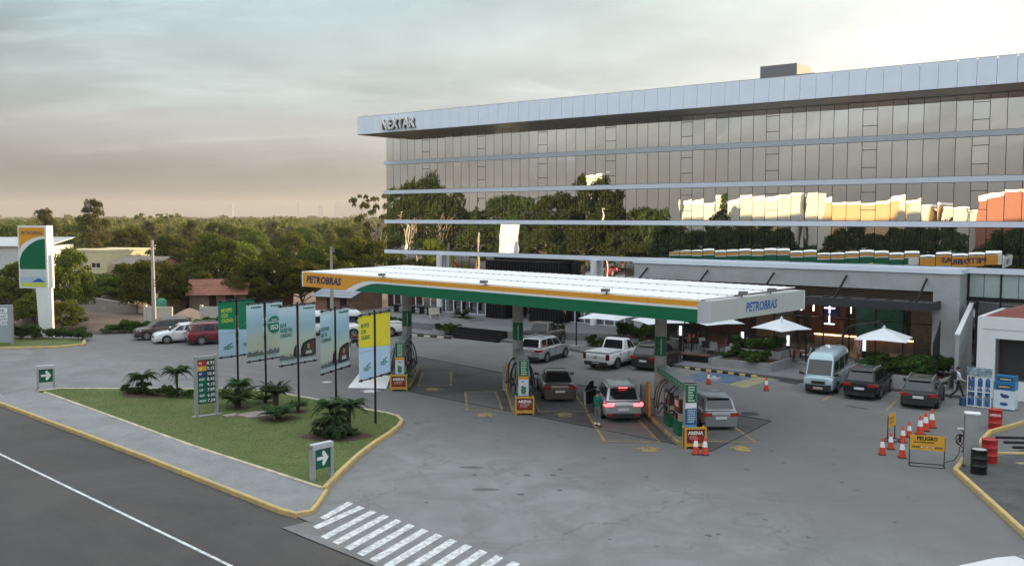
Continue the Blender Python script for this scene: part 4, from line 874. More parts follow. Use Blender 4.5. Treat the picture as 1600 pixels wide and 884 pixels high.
# cones
def cone_mesh():
    root = thing('traffic_cone', 'x', 'cone')
    MB().lathe([(.23, 0), (.23, .04)], 4).build('base', m_rubber, root)
    MB().lathe([(.16, .04), (.115, .34)], 16).build('body', mat('cone_red', (.62, .055, .02), .5), root, 40)
    MB().lathe([(.115, .341), (.075, .58)], 16).build('collar', mat('cone_white', (.85, .85, .85), .4), root, 40)
    MB().lathe([(.075, .581), (.045, .74), (.03, .76)], 16).build('tip', mat('cone_red', (.62, .055, .02), .5), root, 40)
    return root
cone0 = cone_mesh()
CONES = [((11.56, 54.97), 'orange cone standing on the blue accessible bay', 1.0), ((14.4, 52.9), 'orange cone with two white bands by the yellow zone', 1.0), ((7.62, 38.55), 'left of two cones nested in front of the pump sand box', 1.0), ((7.98, 38.45), 'right of two cones nested in front of the pump sand box', 1.0),
 ((15.33, 38.5), 'leftmost cone of the group by the hazard boards', .95), ((16.04, 39.4), 'cone standing just in front of the small hazard board', .95), ((15.95, 38.0), 'nearest cone of the group, with two white bands', 1.0), ((17.05, 40.6), 'cone right of the small hazard board', .95), ((17.75, 41.6), 'cone between the small hazard board and the row of three', .9),
 ((18.45, 42.1), 'nearest cone of the row of three behind the hazard board', 1.15), ((19.0, 42.8), 'middle cone of the row of three behind the hazard board', 1.15), ((19.6, 43.5), 'farthest cone of the row of three behind the hazard board', 1.15)]
for k, ((x, y), lb, sc) in enumerate(CONES):
    o = cone0 if k == 0 else copy_tree(cone0)
    o.location = (x, y, -.03); o.scale = (sc * .92, sc * .92, sc * 1.0); o.rotation_euler = (0, 0, R(45 + random.uniform(-20, 20))); tag(o, lb, 'cone', 'traffic cones')
# drums, air tower, post
def drum(loc, m, label, lid, txt=None, h=.92, r=.29):
    D = thing('oil_drum', label, 'drum', loc, random.random() * 6, 'drums by the yellow kerb')
    MB().lathe([(r, 0), (r, h * .32), (r + .015, h * .335), (r, h * .35), (r, h * .65), (r + .015, h * .665), (r, h * .68), (r, h), (r + .012, h + .01), (r - .01, h + .02), (r - .02, h - .0)], 24).build('body', m, D, 50)
    MB().lathe([(r - .03, h - .01), (r - .03, h + .005)], 24).build('lid', lid, D)
    if txt:
        D.rotation_euler = (0, 0, math.atan2(loc[1], loc[0]) - R(90)); lettering(txt, .14, m_white, D, (0, -r - .004, h * .72), (1, 0, 0), align='CENTER', bold=.004)
drum((17.74, 35.3, .07), m_black, 'black drum with pale lid next to the air tower', mat('lid_pale', (.4, .4, .4), .5))
drum((18.95, 36.9, .07), m_red, 'red drum behind the black drum', m_red)
drum((22.4, 43.2, -.03), m_red, 'red drum standing near the water bottle cage', m_red, 'ARENA')
AT = thing('air_tower', 'tall grey rounded air and water tower at the kerb corner', 'air pump', (18.05, 36.55, .07), R(-25))
MB().prism([(-.27, -.12), (-.22, -.2), (.22, -.2), (.27, -.12), (.27, .12), (.22, .2), (-.22, .2), (-.27, .12)], 0, 2.02).build('body', m_grey_alu, AT)
MB().prism([(-.29, -.13), (-.23, -.22), (.23, -.22), (.29, -.13), (.29, .13), (.23, .22), (-.23, .22), (-.29, .13)], 2.021, 2.07).build('cap', m_white, AT)
MB().box(-.285, -.271, -.1, .1, .1, 1.95).build('side_strip', m_black, AT)
MB().box(-.52, -.272, -.05, .05, 1.38, 1.42).build('arm', m_white, AT)
MB().tube([(-.40 + .12 * math.sin(t * .7), .02, 1.36 - .07 * t) for t in range(14)], .018, 6).build('hose', m_rubber, AT)
MB().tube([(-.42 + .14 * math.cos(t * .55), .03, .95 + .22 * math.sin(t * .55)) for t in range(24)], .016, 6).build('hose', m_rubber, AT)
MB().tube([(-.4, .02, .7), (-.43, .05, .4), (-.6, .0, .1), (-.9, -.1, .02)], .016, 6).build('hose', m_rubber, AT)
MB().box(-.46, -.36, -.03, .05, .85, 1.15).build('gauge', m_black, AT)
RP = thing('red_post', 'red guard post on the asphalt at far right', 'post', (20.3, 35.4, .07))
MB().cyl((0, 0, 0), (0, 0, .95), .05, .05, 10).build('post', m_red, RP); MB().cyl((0, -.16, .9), (0, .16, .9), .09, .09, 10).build('head', mat('post_brown', (.12, .06, .04), .6), RP)
# right hand kerbed islet
isl = structure(MB().prism([(17.0, 35.75), (15.72, 28.2), (12, 5), (40, 5), (40, 38.6), (21.8, 39.3)], -.08, .07).build('kerbed_islet', mat('islet_asphalt', (.075, .075, .074), .9, var=.25, world=True, scale=1.2)))
kerb('kerb', [(13.2, 16), (15.8, 28.4), (17.06, 35.72), (18.5, 37.84), (21.74, 42.29)], .18, -.08, .17, m_yel_kerb, isl)
kerb('kerb', [(21.74, 42.29), (24.79, 44.6), (30, 48)], .16, -.08, .15, m_yel_kerb, isl)
kerb('kerb', [(18.9, 38.3), (22.0, 38.1), (27, 37.9)], .16, -.02, .15, m_yel_kerb, isl)
for k in range(3):
    MB().box(0, 1.6, 0, .14, 0, .09).build('wheel_stop', m_rubber, isl).matrix_world = Matrix.Translation((21.3 + .1 * k, 39.5 + k * .9, -.03)) @ Matrix.Rotation(R(-5), 4, 'Z')
sheet('marking', [(20.0, 36.6), (20.9, 36.7), (20.7, 36.95), (19.9, 36.85)], .075, m_yelzone, isl)
# water bottle cage, ice chest, box
WC = thing('bottle_cage', 'white wire cage of blue water bottles with leafy header board', 'cage', (24.25, 48.35, -.03), R(-40))
for x in (-.56, -.19, .18, .55):
    MB().box(x - .02, x + .02, -.3, -.26, 0, 1.62).build('bar', m_white, WC); MB().box(x - .02, x + .02, .26, .3, 0, 1.62).build('bar', m_white, WC)
for z in (.03, .8, 1.58): MB().box(-.58, .58, -.305, -.255, z, z + .04).build('rail', m_white, WC)
MB().box(-.56, .56, -.25, .25, 0.01, .05).build('cage_floor', m_grey_alu, WC)
MB().box(-.60, .60, -.33, -.27, 1.63, 2.06).build('header_board', mat('leafy_print', (.10, .26, .16), .5, var=.8, scale=5, col2=(.4, .55, .65)), WC)
m_bot = mat('bottle_blue', (.03, .13, .36), .15, spec=.7)
for r_ in range(3):
    for c in range(3):
        MB().lathe([(.02, 0), (.125, .01), (.13, .05), (.12, .1), (.13, .15), (.12, .22), (.13, .3), (.1, .38), (.035, .44), (.03, .48)], 12, (-.37 + c * .37, -.08, .06 + r_ * .5)).build('bottle', m_bot, WC, 50)
BX = tag(MB().box(-.2, .2, -.15, .15, 0, .42).build('blue_bin', mat('bin_blue', (.02, .08, .2), .5)), 'small dark blue bin beside the bottle cage', 'bin'); BX.location = (23.6, 48.7, -.03)
IC = thing('ice_chest', 'white and blue ice freezer with dark name strips beside the bottle cage', 'freezer', (25.25, 47.75, -.03), R(-40))
MB().box(-.48, .48, -.38, .38, .06, 1.02).build('cabinet', mat('ice_white', (.62, .72, .80), .4, var=.1), IC)
MB().box(-.48, .48, -.38, .38, 1.021, 1.45).build('door', mat('ice_blue', (.02, .16, .36), .4), IC)
MB().box(-.47, .47, -.2, .37, 1.451, 1.72).build('header', mat('ice_blue', (.02, .16, .36), .4), IC)
for z in (1.2, 1.56):
    s_ = MB().box(-.33, .33, -.39 if z < 1.4 else -.212, -.382 if z < 1.4 else -.202, z - .09, z + .09).build('name_strip', mat('ice_strip', (.03, .04, .08), .4), IC)
    q = MB(); small_print(q, -.26, .26, -.393 if z < 1.4 else -.215, z - .06, z + .06, 1, int(z * 10)); q.build('name_print', mat('ice_print', (.75, .7, .35), .5), s_)
q = MB(); disc(q, (.05, -.383, .72), .10, (1, 0, 0), (0, 0, 1), 12, .2); disc(q, (-.1, -.383, .8), .06, (1, 0, 0), (0, 0, 1), 10, .09); q.build('wave_print', mat('ice_navy', (.05, .08, .2), .5), IC)
q = MB(); disc(q, (0, -.383, .32), .09, (1, 0, 0), (0, 0, 1), 12, .2); q.build('badge_print', m_blue_l, IC)
for x in (-.42, .36): MB().box(x, x + .06, -.3, .3, 0, .06).build('foot', m_rubber, IC)
# ================================================================== VEHICLES
def paint(name, col, metal=.35, rough=.32): return mat('carpaint_' + name, col, rough, metal, coat=.25 if max(col) < .1 else .5, spec=.3)
m_cglass = mat('car_glass', (.012, .014, .016), .04, spec=.8)
m_plastic = mat('black_plastic', (.02, .02, .021), .6)
m_tail = mat('tail_red', (.35, .01, .012), .2, coat=.5)
m_tail_on = mat('tail_red_lit', (.6, .02, .02), .2, emit=(1, .05, .06), estr=4.0)
m_head = mat('headlamp', (.62, .65, .68), .12, spec=.8)
m_plate = mat('plate_white', (.7, .7, .7), .5)
m_rim = mat('alloy_rim', (.45, .45, .46), .3, .8)
def quadpanel(c, u0, u1, v0, v1, off):
    """c: four corners bl, br, tr, tl; sub-quad at fractions, pushed out along the normal"""
    c = [Vector(p) for p in c]
    def at(u, v): return (c[0] * (1 - u) + c[1] * u) * (1 - v) + (c[3] * (1 - u) + c[2] * u) * v
    n = (c[1] - c[0]).cross(c[3] - c[0]).normalized() * off
    return [at(u0, v0) + n, at(u1, v0) + n, at(u1, v1) + n, at(u0, v1) + n]
def make_car(label, pm, loc, head, kind='suv', L=4.5, W_=1.82, H_=1.66, group=None, lit=False, cat=None, rails=True, nplate=True, cladding=True, dooropen=False, name=None):
    """local +y is forward; head = heading in degrees, clockwise from straight away from the camera"""
    nm = name or {'suv': 'sport_utility', 'sedan': 'sedan_car', 'hatch': 'hatchback_car', 'pickup': 'pickup_truck', 'van': 'minibus'}[kind]
    T = thing(nm, label, cat or {'suv': 'car', 'sedan': 'car', 'hatch': 'car', 'pickup': 'pickup', 'van': 'van'}[kind], (loc[0], loc[1], -.03), -R(head), group)
    hw = W_ / 2; h = L / 2
    P = dict(suv=dict(belt=.62, hood=.60, trunk=.62, wb=.60, c=(-.475, -.40, .27, .10), wr=.35, low=.22, tw=.76),
             hatch=dict(belt=.61, hood=.585, trunk=.62, wb=.60, c=(-.465, -.37, .29, .09), wr=.31, low=.17, tw=.76),
             sedan=dict(belt=.64, hood=.60, trunk=.675, wb=.58, c=(-.36, -.20, .25, .07), wr=.32, low=.17, tw=.72),
             pickup=dict(belt=.61, hood=.60, trunk=.61, wb=.60, c=(-.09, -.045, .24, .11), wr=.38, low=.30, tw=.78),
             van=dict(belt=.46, hood=.46, trunk=.46, wb=.55, c=(-.492, -.47, .475, .375), wr=.33, low=.20, tw=.86))[kind]
    zb = H_ * P['belt']; zh = H_ * P['hood']; zt = H_ * P['trunk']; lo = P['low']
    if kind == 'van': st = [(-.5, lo + .15, zb - .12, .90), (-.495, lo + .05, zb, .96), (-.44, lo, zb, 1), (-.2, lo, zb, 1), (.2, lo, zb, 1), (.40, lo, zb, 1), (.465, lo, zb - .01, .975), (.492, lo + .03, zb - .14, .93), (.5, lo + .1, zb - .38, .88)]
    else: st = [(-.5, lo + .16, zt - .22, .86), (-.494, lo + .06, zt - .06, .92), (-.465, lo + .02, zt - .015, .965), (-.38, lo, zt, .99), (-.2, lo, zb, 1), (.05, lo, zb, 1), (P['c'][2] - .01, lo, zb - .0, .995), (.33, lo, zh - .0, .985), (.42, lo + .01, zh - .05, .96), (.47, lo + .03, zh - .14, .91), (.492, lo + .06, zh - .26, .85), (.5, lo + .12, zh - .34, .78)]
    vs = []; fs = []; nc = 15
    for (y, zl, zs, w) in st:
        w = w * hw; d = zs - zl
        half = [(0, zl), (w * .80, zl), (w * .95, zl + .06), (w * .995, zl + .28 * d), (w, zl + .5 * d), (w * .985, zl + .76 * d), (w * .94, zs - .035), (w * .86, zs)]
        ring = half + [(-x, z) for x, z in half[:0:-1]]
        ring = [(0, zl)] + half[1:] + [(0, zs + .025 + (.02 if y > .28 else 0))] + [(-x, z) for x, z in half[:0:-1]]
        nc = len(ring); vs += [(x, y * L, z) for x, z in ring]
    for a in range(len(st) - 1):
        for k in range(nc): fs.append((a * nc + k, a * nc + (k + 1) % nc, (a + 1) * nc + (k + 1) % nc, (a + 1) * nc + k))
    fs += [tuple(range(nc)), tuple(range(len(st) * nc - 1, (len(st) - 1) * nc - 1, -1))]
    bo = MB().add(vs, [f[::-1] for f in fs]).build('body', pm, T, 60); sbm = bo.modifiers.new('round', 'SUBSURF'); sbm.levels = 1; sbm.render_levels = 1
    # greenhouse
    r0, r1, f0, f1 = [q * L for q in P['c']]; wb0 = hw * .90; wt = hw * P['tw']; wtr = wt * (.95 if kind != 'van' else 1.0)
    zr = H_ - (.05 if kind != 'van' else .34)
    zz = zb - .012
    bl = [(-wb0 * .96, r0, zz), (wb0 * .96, r0, zz), (wb0, lerp(r0, f0, .3), zz), (wb0 * .94, f0, zz - .02), (-wb0 * .94, f0, zz - .02), (-wb0, lerp(r0, f0, .3), zz)]
    tl = [(-wtr, r1, zr - .02), (wtr, r1, zr - .02), (wt, lerp(r1, f1, .35), zr), (wt * .94, f1, zr - .03), (-wt * .94, f1, zr - .03), (-wt, lerp(r1, f1, .35), zr)]
    tp = [(x * .86, lerp(y, (r1 + f1) / 2, .12), z + .05) for x, y, z in tl]
    if kind == 'van': tp = [(x * .90, lerp(y, (r1 + f1) / 2, .05), z + .20) for x, y, z in tl]; tq = [(x * .70, lerp(y, (r1 + f1) / 2, .13), z + .34) for x, y, z in tl]
    q = MB(); layers = [bl, tl, tp] + ([tq] if kind == 'van' else [])
    vv = sum(layers, [])
    ff = [(a * 6 + k, a * 6 + (k + 1) % 6, (a + 1) * 6 + (k + 1) % 6, (a + 1) * 6 + k) for a in range(len(layers) - 1) for k in range(6)] + [tuple(range((len(layers) - 1) * 6, len(layers) * 6))]
    q.add(vv, ff); cbo = q.build('cabin', pm, T, 50); bvm = cbo.modifiers.new('round', 'BEVEL'); bvm.width = .05; bvm.segments = 3; bvm.limit_method = 'ANGLE'; bvm.angle_limit = R(18)
    rear = [bl[0], bl[1], tl[1], tl[0]]; front = [bl[3], bl[4], tl[4], tl[3]]
    MB().face(quadpanel(rear, .07, .93, .10 if kind != 'van' else .2, .93, .006)).build('rear_window', m_cglass, T)
    MB().face(quadpanel(front, .05, .95, .06, .95, .006)).build('windscreen', m_cglass, T)
    for s in (1, -1):
        def side(a, b_): 
            A = [bl[a], bl[b_], tl[b_], tl[a]] if s > 0 else [(-bl[b_][0], bl[b_][1], bl[b_][2]), (-bl[a][0], bl[a][1], bl[a][2]), (-tl[a][0], tl[a][1], tl[a][2]), (-tl[b_][0], tl[b_][1], tl[b_][2])]
            return A
        A = side(1, 2); Bq = side(2, 3)
        fl = (lambda u0, u1: (u0, u1)) if s > 0 else (lambda u0, u1: (1 - u1, 1 - u0))
        if kind != 'pickup': MB().face(quadpanel(A, *fl(.28 if kind != 'van' else .12, .93), .16, .90, .006)).build('side_window', m_cglass, T)
        MB().face(quadpanel(Bq, *fl(.03, .45), .12, .90, .006)).build('side_window', m_cglass, T)
        if kind == 'pickup': MB().face(quadpanel(Bq, *fl(.5, .88), .12, .86, .006)).build('side_window', m_cglass, T)
        else: MB().face(quadpanel(Bq, *fl(.50, .90), .12, .84, .006)).build('side_window', m_cglass, T)
        # mirrors, handles, door seams
        my = f0 - (.30 if kind != 'van' else .05); MB().add([(s * (hw * .93), my - .06, zb - .0), (s * (hw + .20), my - .09, zb + .02), (s * (hw + .22), my + .03, zb + .03), (s * (hw * .93), my + .06, zb), (s * (hw * .93), my - .06, zb + .1), (s * (hw + .19), my - .09, zb + .19), (s * (hw + .2), my + .02, zb + .18), (s * (hw * .93), my + .06, zb + .1)], [(3, 2, 1, 0), (4, 5, 6, 7), (0, 1, 5, 4), (1, 2, 6, 5), (2, 3, 7, 6), (3, 0, 4, 7)]).build('mirror', m_plastic if kind in ('van', 'suv') else pm, T)
        for yy in ((.02, -.20) if kind != 'van' else (.2,)):
            MB().box(s * hw * 1.0 - .012, s * hw * 1.0 + .012, yy * L - .1, yy * L + .08, zb - .17, zb - .135).build('door_handle', m_plastic, T)
        sm = MB()
        for yy in ((.205, -.015, -.215) if kind != 'van' else (.36, .12, -.12)): sm.box(s * hw * 1.0 - .004, s * hw * 1.0 + .0035, yy * L - .008, yy * L + .008, lo + .16, zb - .06)
        sm.build('door_seam', m_dark, T)
        if cladding: MB().box(s * (hw - .02), s * (hw + .014), -.27 * L, .27 * L, lo - .01, lo + .13).build('sill', m_plastic, T)
        if rails and kind == 'suv': MB().tube([(s * wt * .86, r1 + .1, zr + .05), (s * wt * .88, r1 + .25, zr + .10), (s * wt * .88, f1 - .45, zr + .10), (s * wt * .86, f1 - .25, zr + .05)], .022, 6).build('roof_rail', m_grey_alu, T)
        # lamps
        if kind == 'pickup': MB().box(s * hw * .76, s * hw * .955, -h - .012, -h + .15, zt - .42, zt - .08).build('tail_light', mat('tail_dark', (.10, .008, .01), .2), T)
        elif kind in ('sedan', 'hatch'):
            q = MB(); x0, x1 = sorted((s * hw * .50, s * hw * .93)); q.box(x0, x1, -h - .006, -h + .2, zt - .27, zt - .11); x0, x1 = sorted((s * hw * .90, s * hw * .985)); q.box(x0, x1, -h + .05, -h + .36, zt - .25, zt - .12); q.build('tail_light', m_tail_on if lit else m_tail, T)
        elif kind == 'van': MB().box(s * hw * .86, s * hw * .955, -h - .01, -h + .06, zb - .5, zb - .1).build('tail_light', m_tail, T)
        else:
            q = MB(); x0, x1 = sorted((s * hw * .50, s * hw * .94)); q.box(x0, x1, -h - .004, -h + .2, zt - .25, zt - .10); x0, x1 = sorted((s * hw * .90, s * hw * .99)); q.box(x0, x1, -h + .05, -h + .38, zt - .23, zt - .11); q.build('tail_light', m_tail_on if lit else m_tail, T)
        zhd = zh - .20 if kind != 'van' else .78
        if kind == 'van': MB().box(s * hw * .52, s * hw * .88, h - .02, h + .012, zb - .42, zb - .24).build('headlight', m_head, T)
        else: MB().add([(s * hw * .48, h * .985, zhd - .16), (s * hw * .86, h * .93, zhd - .13), (s * hw * .975, h * .80, zhd + .0), (s * hw * .90, h * .83, zhd + .09), (s * hw * .6, h * .93, zhd + .0), (s * hw * .5, h * .8, zhd - .1)], [(0, 1, 4), (1, 2, 3, 4), (0, 4, 5), (4, 3, 5), (0, 5, 2, 1)]).build('headlight', m_head, T)
    # bumpers, grille, plates
    MB().box(-hw * .86, hw * .86, -h - .03, -h + .25, lo + .02, lo + (.22 if kind != 'pickup' else .26)).build('rear_bumper', m_plastic if (cladding or kind == 'pickup') else pm, T)
    MB().box(-hw * .80, hw * .80, h - .3, h + .02, lo + .02, lo + .24 if kind != 'van' else lo + .36).build('front_bumper', m_plastic if (cladding or kind == 'van') else pm, T)
    gz_ = zh - .46 if kind != 'van' else zb - .45
    MB().box(-hw * .42, hw * .42, h - .06, h + .010, gz_, gz_ + .17).build('grille', m_plastic, T)
    MB().box(-.26, .26, -h - .042, -h - .031 if kind not in ('pickup', 'van') else -h - .02, lo + .36 if kind in ('suv', 'hatch', 'sedan') else lo + .08, lo + .49 if kind in ('suv', 'hatch', 'sedan') else lo + .2).build('number_plate', m_plate, T)
    MB().box(-.25, .25, h + .021, h + .032, lo + .12, lo + .24).build('number_plate', mat('plate_pink', (.6, .42, .42), .5) if kind == 'van' else m_plate, T)
    if kind in ('suv', 'hatch'):
        MB().add([(-wtr * .85, r1 - .02, zr + .035), (wtr * .85, r1 - .02, zr + .035), (wtr * .80, r1 - .16, zr + .0), (-wtr * .80, r1 - .16, zr + .0), (-wtr * .85, r1 - .02, zr + .0), (wtr * .85, r1 - .02, zr + .0)], [(0, 1, 2, 3), (0, 3, 4), (1, 5, 2), (3, 2, 5, 4)]).build('spoiler', pm, T)
        if lit: MB().box(-.2, .2, r1 - .185, r1 - .165, zr - .02, zr + .015).build('brake_lamp', m_tail_on, T)
        if lit:
            MB().box(-hw * .62, hw * .62, -h - .036, -h + .1, lo + .25, lo + .30).build('chrome_strip', m_steel, T)
            for s in (1, -1): MB().box(s * hw * .68 - .12, s * hw * .68 + .12, -h - .038, -h + .05, lo + .12, lo + .22).build('reflector', m_tail, T)
    if kind == 'pickup':
        q = MB(); q.box(-hw * .93, hw * .93, -h + .06, r0 - .12, zt + .028, zt + .05); q.build('bed_cover', pm if 'white' in pm.name else m_plastic, T)
        MB().box(-hw * .35, hw * .35, -h - .05, -h - .01, lo + .05, lo + .16).build('step_pad', m_plastic, T)
        q = MB(); disc(q, (0, -h - .018, zt - .28), .09, (1, 0, 0), (0, 0, 1), 14); q.build('badge', m_steel, T)
    # wheels
    wr = P['wr']
    for yy in (P['wb'] / 2 * L * (.98 if kind != 'van' else 1.02), -P['wb'] / 2 * L):
        yy += .02 * L if kind != 'van' else -.0
        for s in (1, -1):
            ac = MB(); n = 20
            pts = [(s * (hw + .006), yy + wr * 1.16 * math.cos(math.pi * 2 * k / n), wr + wr * 1.16 * math.sin(math.pi * 2 * k / n)) for k in range(n)]
            pts = [p for p in pts if p[2] > lo - .02]
            ac.face(pts); ac.build('wheel_arch', m_dark, T)
            w = link('wheel', None, T); w.location = (s * (hw - .10), yy, wr); w.empty_display_size = .1
            prof = [(wr * .62, -.11), (wr * .93, -.11), (wr, -.08), (wr, .08), (wr * .93, .125), (wr * .64, .125)]
            tv = MB(); m_ = 22; vv = []
            for r_, x in prof: vv += [(s * x, r_ * math.cos(2 * math.pi * k / m_), r_ * math.sin(2 * math.pi * k / m_)) for k in range(m_)]
            tv.add(vv, [(j * m_ + k, j * m_ + (k + 1) % m_, (j + 1) * m_ + (k + 1) % m_, (j + 1) * m_ + k) for j in range(len(prof) - 1) for k in range(m_)]); tv.build('tyre', m_rubber, w, 40)
            rv = MB(); disc(rv, (s * .095, 0, 0), wr * .64, (0, 1, 0), (0, 0, 1), 18); rv.build('rim_backing', m_dark, w)
            rv = MB()
            for k in range(5):
                a = 2 * math.pi * k / 5; c_, s_ = math.cos(a), math.sin(a); wd = .05
                rv.add([(s * .118, -s_ * wd, c_ * wd), (s * .118, s_ * wd, -c_ * wd), (s * .122, c_ * wr * .63 + s_ * wd * .8, s_ * wr * .63 - c_ * wd * .8), (s * .122, c_ * wr * .63 - s_ * wd * .8, s_ * wr * .63 + c_ * wd * .8)], [(0, 1, 2, 3)])
            rg = [(s * .12, wr * r_ * math.cos(2 * math.pi * k / 20), wr * r_ * math.sin(2 * math.pi * k / 20)) for r_ in (.66, .56) for k in range(20)]
            rv.add(rg, [(k, (k + 1) % 20, 20 + (k + 1) % 20, 20 + k) for k in range(20)]); disc(rv, (s * .124, 0, 0), .06, (0, 1, 0), (0, 0, 1), 10); rv.build('rim', m_rim, w)
    if dooropen:
        d = link('open_door', None, T); d.location = (-hw * .98, .20 * L, 0); d.rotation_euler = (0, 0, R(-38))
        MB().add([(-.05, 0, lo + .1), (-.05, -1.05, lo + .12), (-.07, -1.08, zb), (-.07, 0, zb), (.05, 0, lo + .1), (.05, -1.05, lo + .12), (.03, -1.08, zb), (.03, 0, zb)], [(0, 1, 2, 3), (7, 6, 5, 4), (1, 5, 6, 2), (3, 2, 6, 7), (0, 3, 7, 4), (0, 4, 5, 1)]).build('door_skin', pm, d)
        MB().add([(.052, -.04, lo + .16), (.052, -1.0, lo + .16), (.032, -1.02, zb - .02), (.032, -.04, zb - .02)], [(0, 1, 2, 3)]).build('door_lining', m_plastic, d)
        MB().add([(-.05, -.12, zb), (-.05, -1.06, zb), (.16, -.85, zr - .08), (.16, -.5, zr - .08)], [(0, 1, 2, 3), (3, 2, 1, 0)]).build('door_window', m_cglass, d)
        q = MB(); q.face([(-hw - .004, .19 * L, lo + .18), (-hw - .004, -.02 * L, lo + .18), (-hw - .004, -.02 * L, zb - .04), (-hw - .004, .19 * L, zb - .04)][::-1]); q.build('door_opening', m_dark, T)
    return T
silver = paint('silver', (.48, .49, .50), .55); white_c = paint('white', (.70, .71, .72), .0); bronze = paint('bronze', (.16, .125, .11), .5); black_c = paint('black', (.012, .012, .014), .1); grey_c = paint('graphite', (.045, .052, .052), .4)
red_c = paint('wine_red', (.17, .018, .03), .25); brown_c = paint('brown', (.10, .065, .055), .4); ice_c = paint('ice_blue', (.40, .53, .58), .4); beige_c = paint('taupe', (.14, .12, .10), .4)
make_car('silver sport utility with lit brake lights and open driver door at the pump', silver, (5.25, 46.9), -2, 'suv', 4.8, 1.89, 1.69, lit=True, dooropen=True)
make_car('bronze sedan stopped beside the middle pump island', bronze, (2.42, 51.8), -3, 'sedan', 4.8, 1.82, 1.47, cladding=False)
make_car('silver hatchback with red tail lamps right of the near pump island', paint('dull_silver', (.30, .31, .33), .5), (9.55, 45.0), -2, 'hatch', 4.25, 1.70, 1.50, cladding=False, rails=False)
make_car('silver crossover parked by the plaza kerb behind the middle pump', silver, (2.25, 64.7), 31, 'suv', 4.43, 1.81, 1.67)
make_car('brown pickup half hidden behind the silver crossover', beige_c, (2.3, 72.1), 31, 'pickup', 5.2, 1.85, 1.8, cladding=False)
make_car('white double cab pickup seen from behind', white_c, (6.9, 62.1), 36, 'pickup', 5.25, 1.94, 1.84, cladding=False)
make_car('dark taupe crossover next to the white pickup', paint('taupe_dark', (.042, .035, .031), .3), (9.55, 61.5), 33, 'suv', 4.45, 1.84, 1.64)
make_car('pale blue high roof minibus facing the camera', ice_c, (18.1, 53.7), 210, 'van', 4.75, 1.72, 2.28, cladding=False)
make_car('black crossover parked between the minibus and the grey crossover', black_c, (19.8, 51.9), 33, 'suv', 4.4, 1.82, 1.62)
make_car('dark grey crossover parked near the bottle cage', grey_c, (21.75, 49.4), 30, 'suv', 4.2, 1.78, 1.52)
make_car('brown sport utility facing left, leftmost of the row by the side street', brown_c, (-28.2, 76.0), 240, 'suv', 4.6, 1.8, 1.62)
make_car('white sedan facing left between the brown and wine red cars', white_c, (-25.9, 73.9), 241, 'sedan', 4.5, 1.74, 1.48, cladding=False)
make_car('wine red sport utility seen from its left rear corner', red_c, (-23.1, 73.1), 62, 'suv', 4.35, 1.82, 1.66)
make_car('white hatchback mostly hidden behind the green banner', white_c, (-20.6, 76.6), 240, 'hatch', 4.0, 1.7, 1.5, cladding=False, rails=False)
make_car('white van parked behind the sky printed banners', white_c, (-14.6, 79.0), 72, 'van', 4.9, 1.75, 2.0, cladding=False)
make_car('white pickup parked behind the yellow banner', white_c, (-11.6, 77.2), 250, 'pickup', 5.1, 1.85, 1.78, cladding=False)
make_car('white car whose roof just shows at the bottom edge', white_c, (11.2, 21.65), 250, 'hatch', 4.1, 1.72, 1.56, cladding=False, rails=False)
# motorcycle
MC = thing('motorcycle', 'dark motorcycle parked between the banners', 'motorcycle', (-11.9, 70.4, -.03), R(-35))
for y in (-.62, .62):
    w = MB(); n = 20; vv = []
    for r_, x in [(.22, -.045), (.29, -.05), (.30, 0), (.29, .05), (.22, .045)]: vv += [(x, y + r_ * math.cos(2 * math.pi * k / n), .30 + r_ * math.sin(2 * math.pi * k / n)) for k in range(n)]
    w.add(vv, [(j * n + k, j * n + (k + 1) % n, (j + 1) * n + (k + 1) % n, (j + 1) * n + k) for j in range(4) for k in range(n)]); wh = w.build('tyre', m_rubber, MC, 40)
    q = MB()
    for k in range(6): a = k * math.pi / 3; q.cyl((0, y, .3), (0, y + .23 * math.cos(a), .3 + .23 * math.sin(a)), .012, .012, 5)
    q.build('spokes', m_steel, MC)
MB().add([(-.11, -.15, .35), (.11, -.15, .35), (.11, .3, .4), (-.11, .3, .4), (-.09, -.15, .62), (.09, -.15, .62), (.09, .3, .66), (-.09, .3, .66)], [(3, 2, 1, 0), (4, 5, 6, 7), (0, 1, 5, 4), (1, 2, 6, 5), (2, 3, 7, 6), (3, 0, 4, 7)]).build('engine', m_black, MC)
MB().cyl((0, .0, .78), (0, .38, .84), .13, .10, 10).build('fuel_tank', paint('moto_red', (.2, .02, .02)), MC, 40)
MB().box(-.12, .12, -.72, -.02, .74, .84).build('seat', m_plastic, MC)
MB().tube([(-.06, .62, .3), (-.06, .48, .95)], .025, 6).tube([(.06, .62, .3), (.06, .48, .95)], .025, 6).build('fork', m_steel, MC)
MB().tube([(-.34, .36, 1.05), (-.1, .46, 1.0), (.1, .46, 1.0), (.34, .36, 1.05)], .02, 6).build('handlebar', m_black, MC)
MB().cyl((0, .52, .85), (0, .62, .85), .09, .08, 12).build('headlight', m_head, MC)

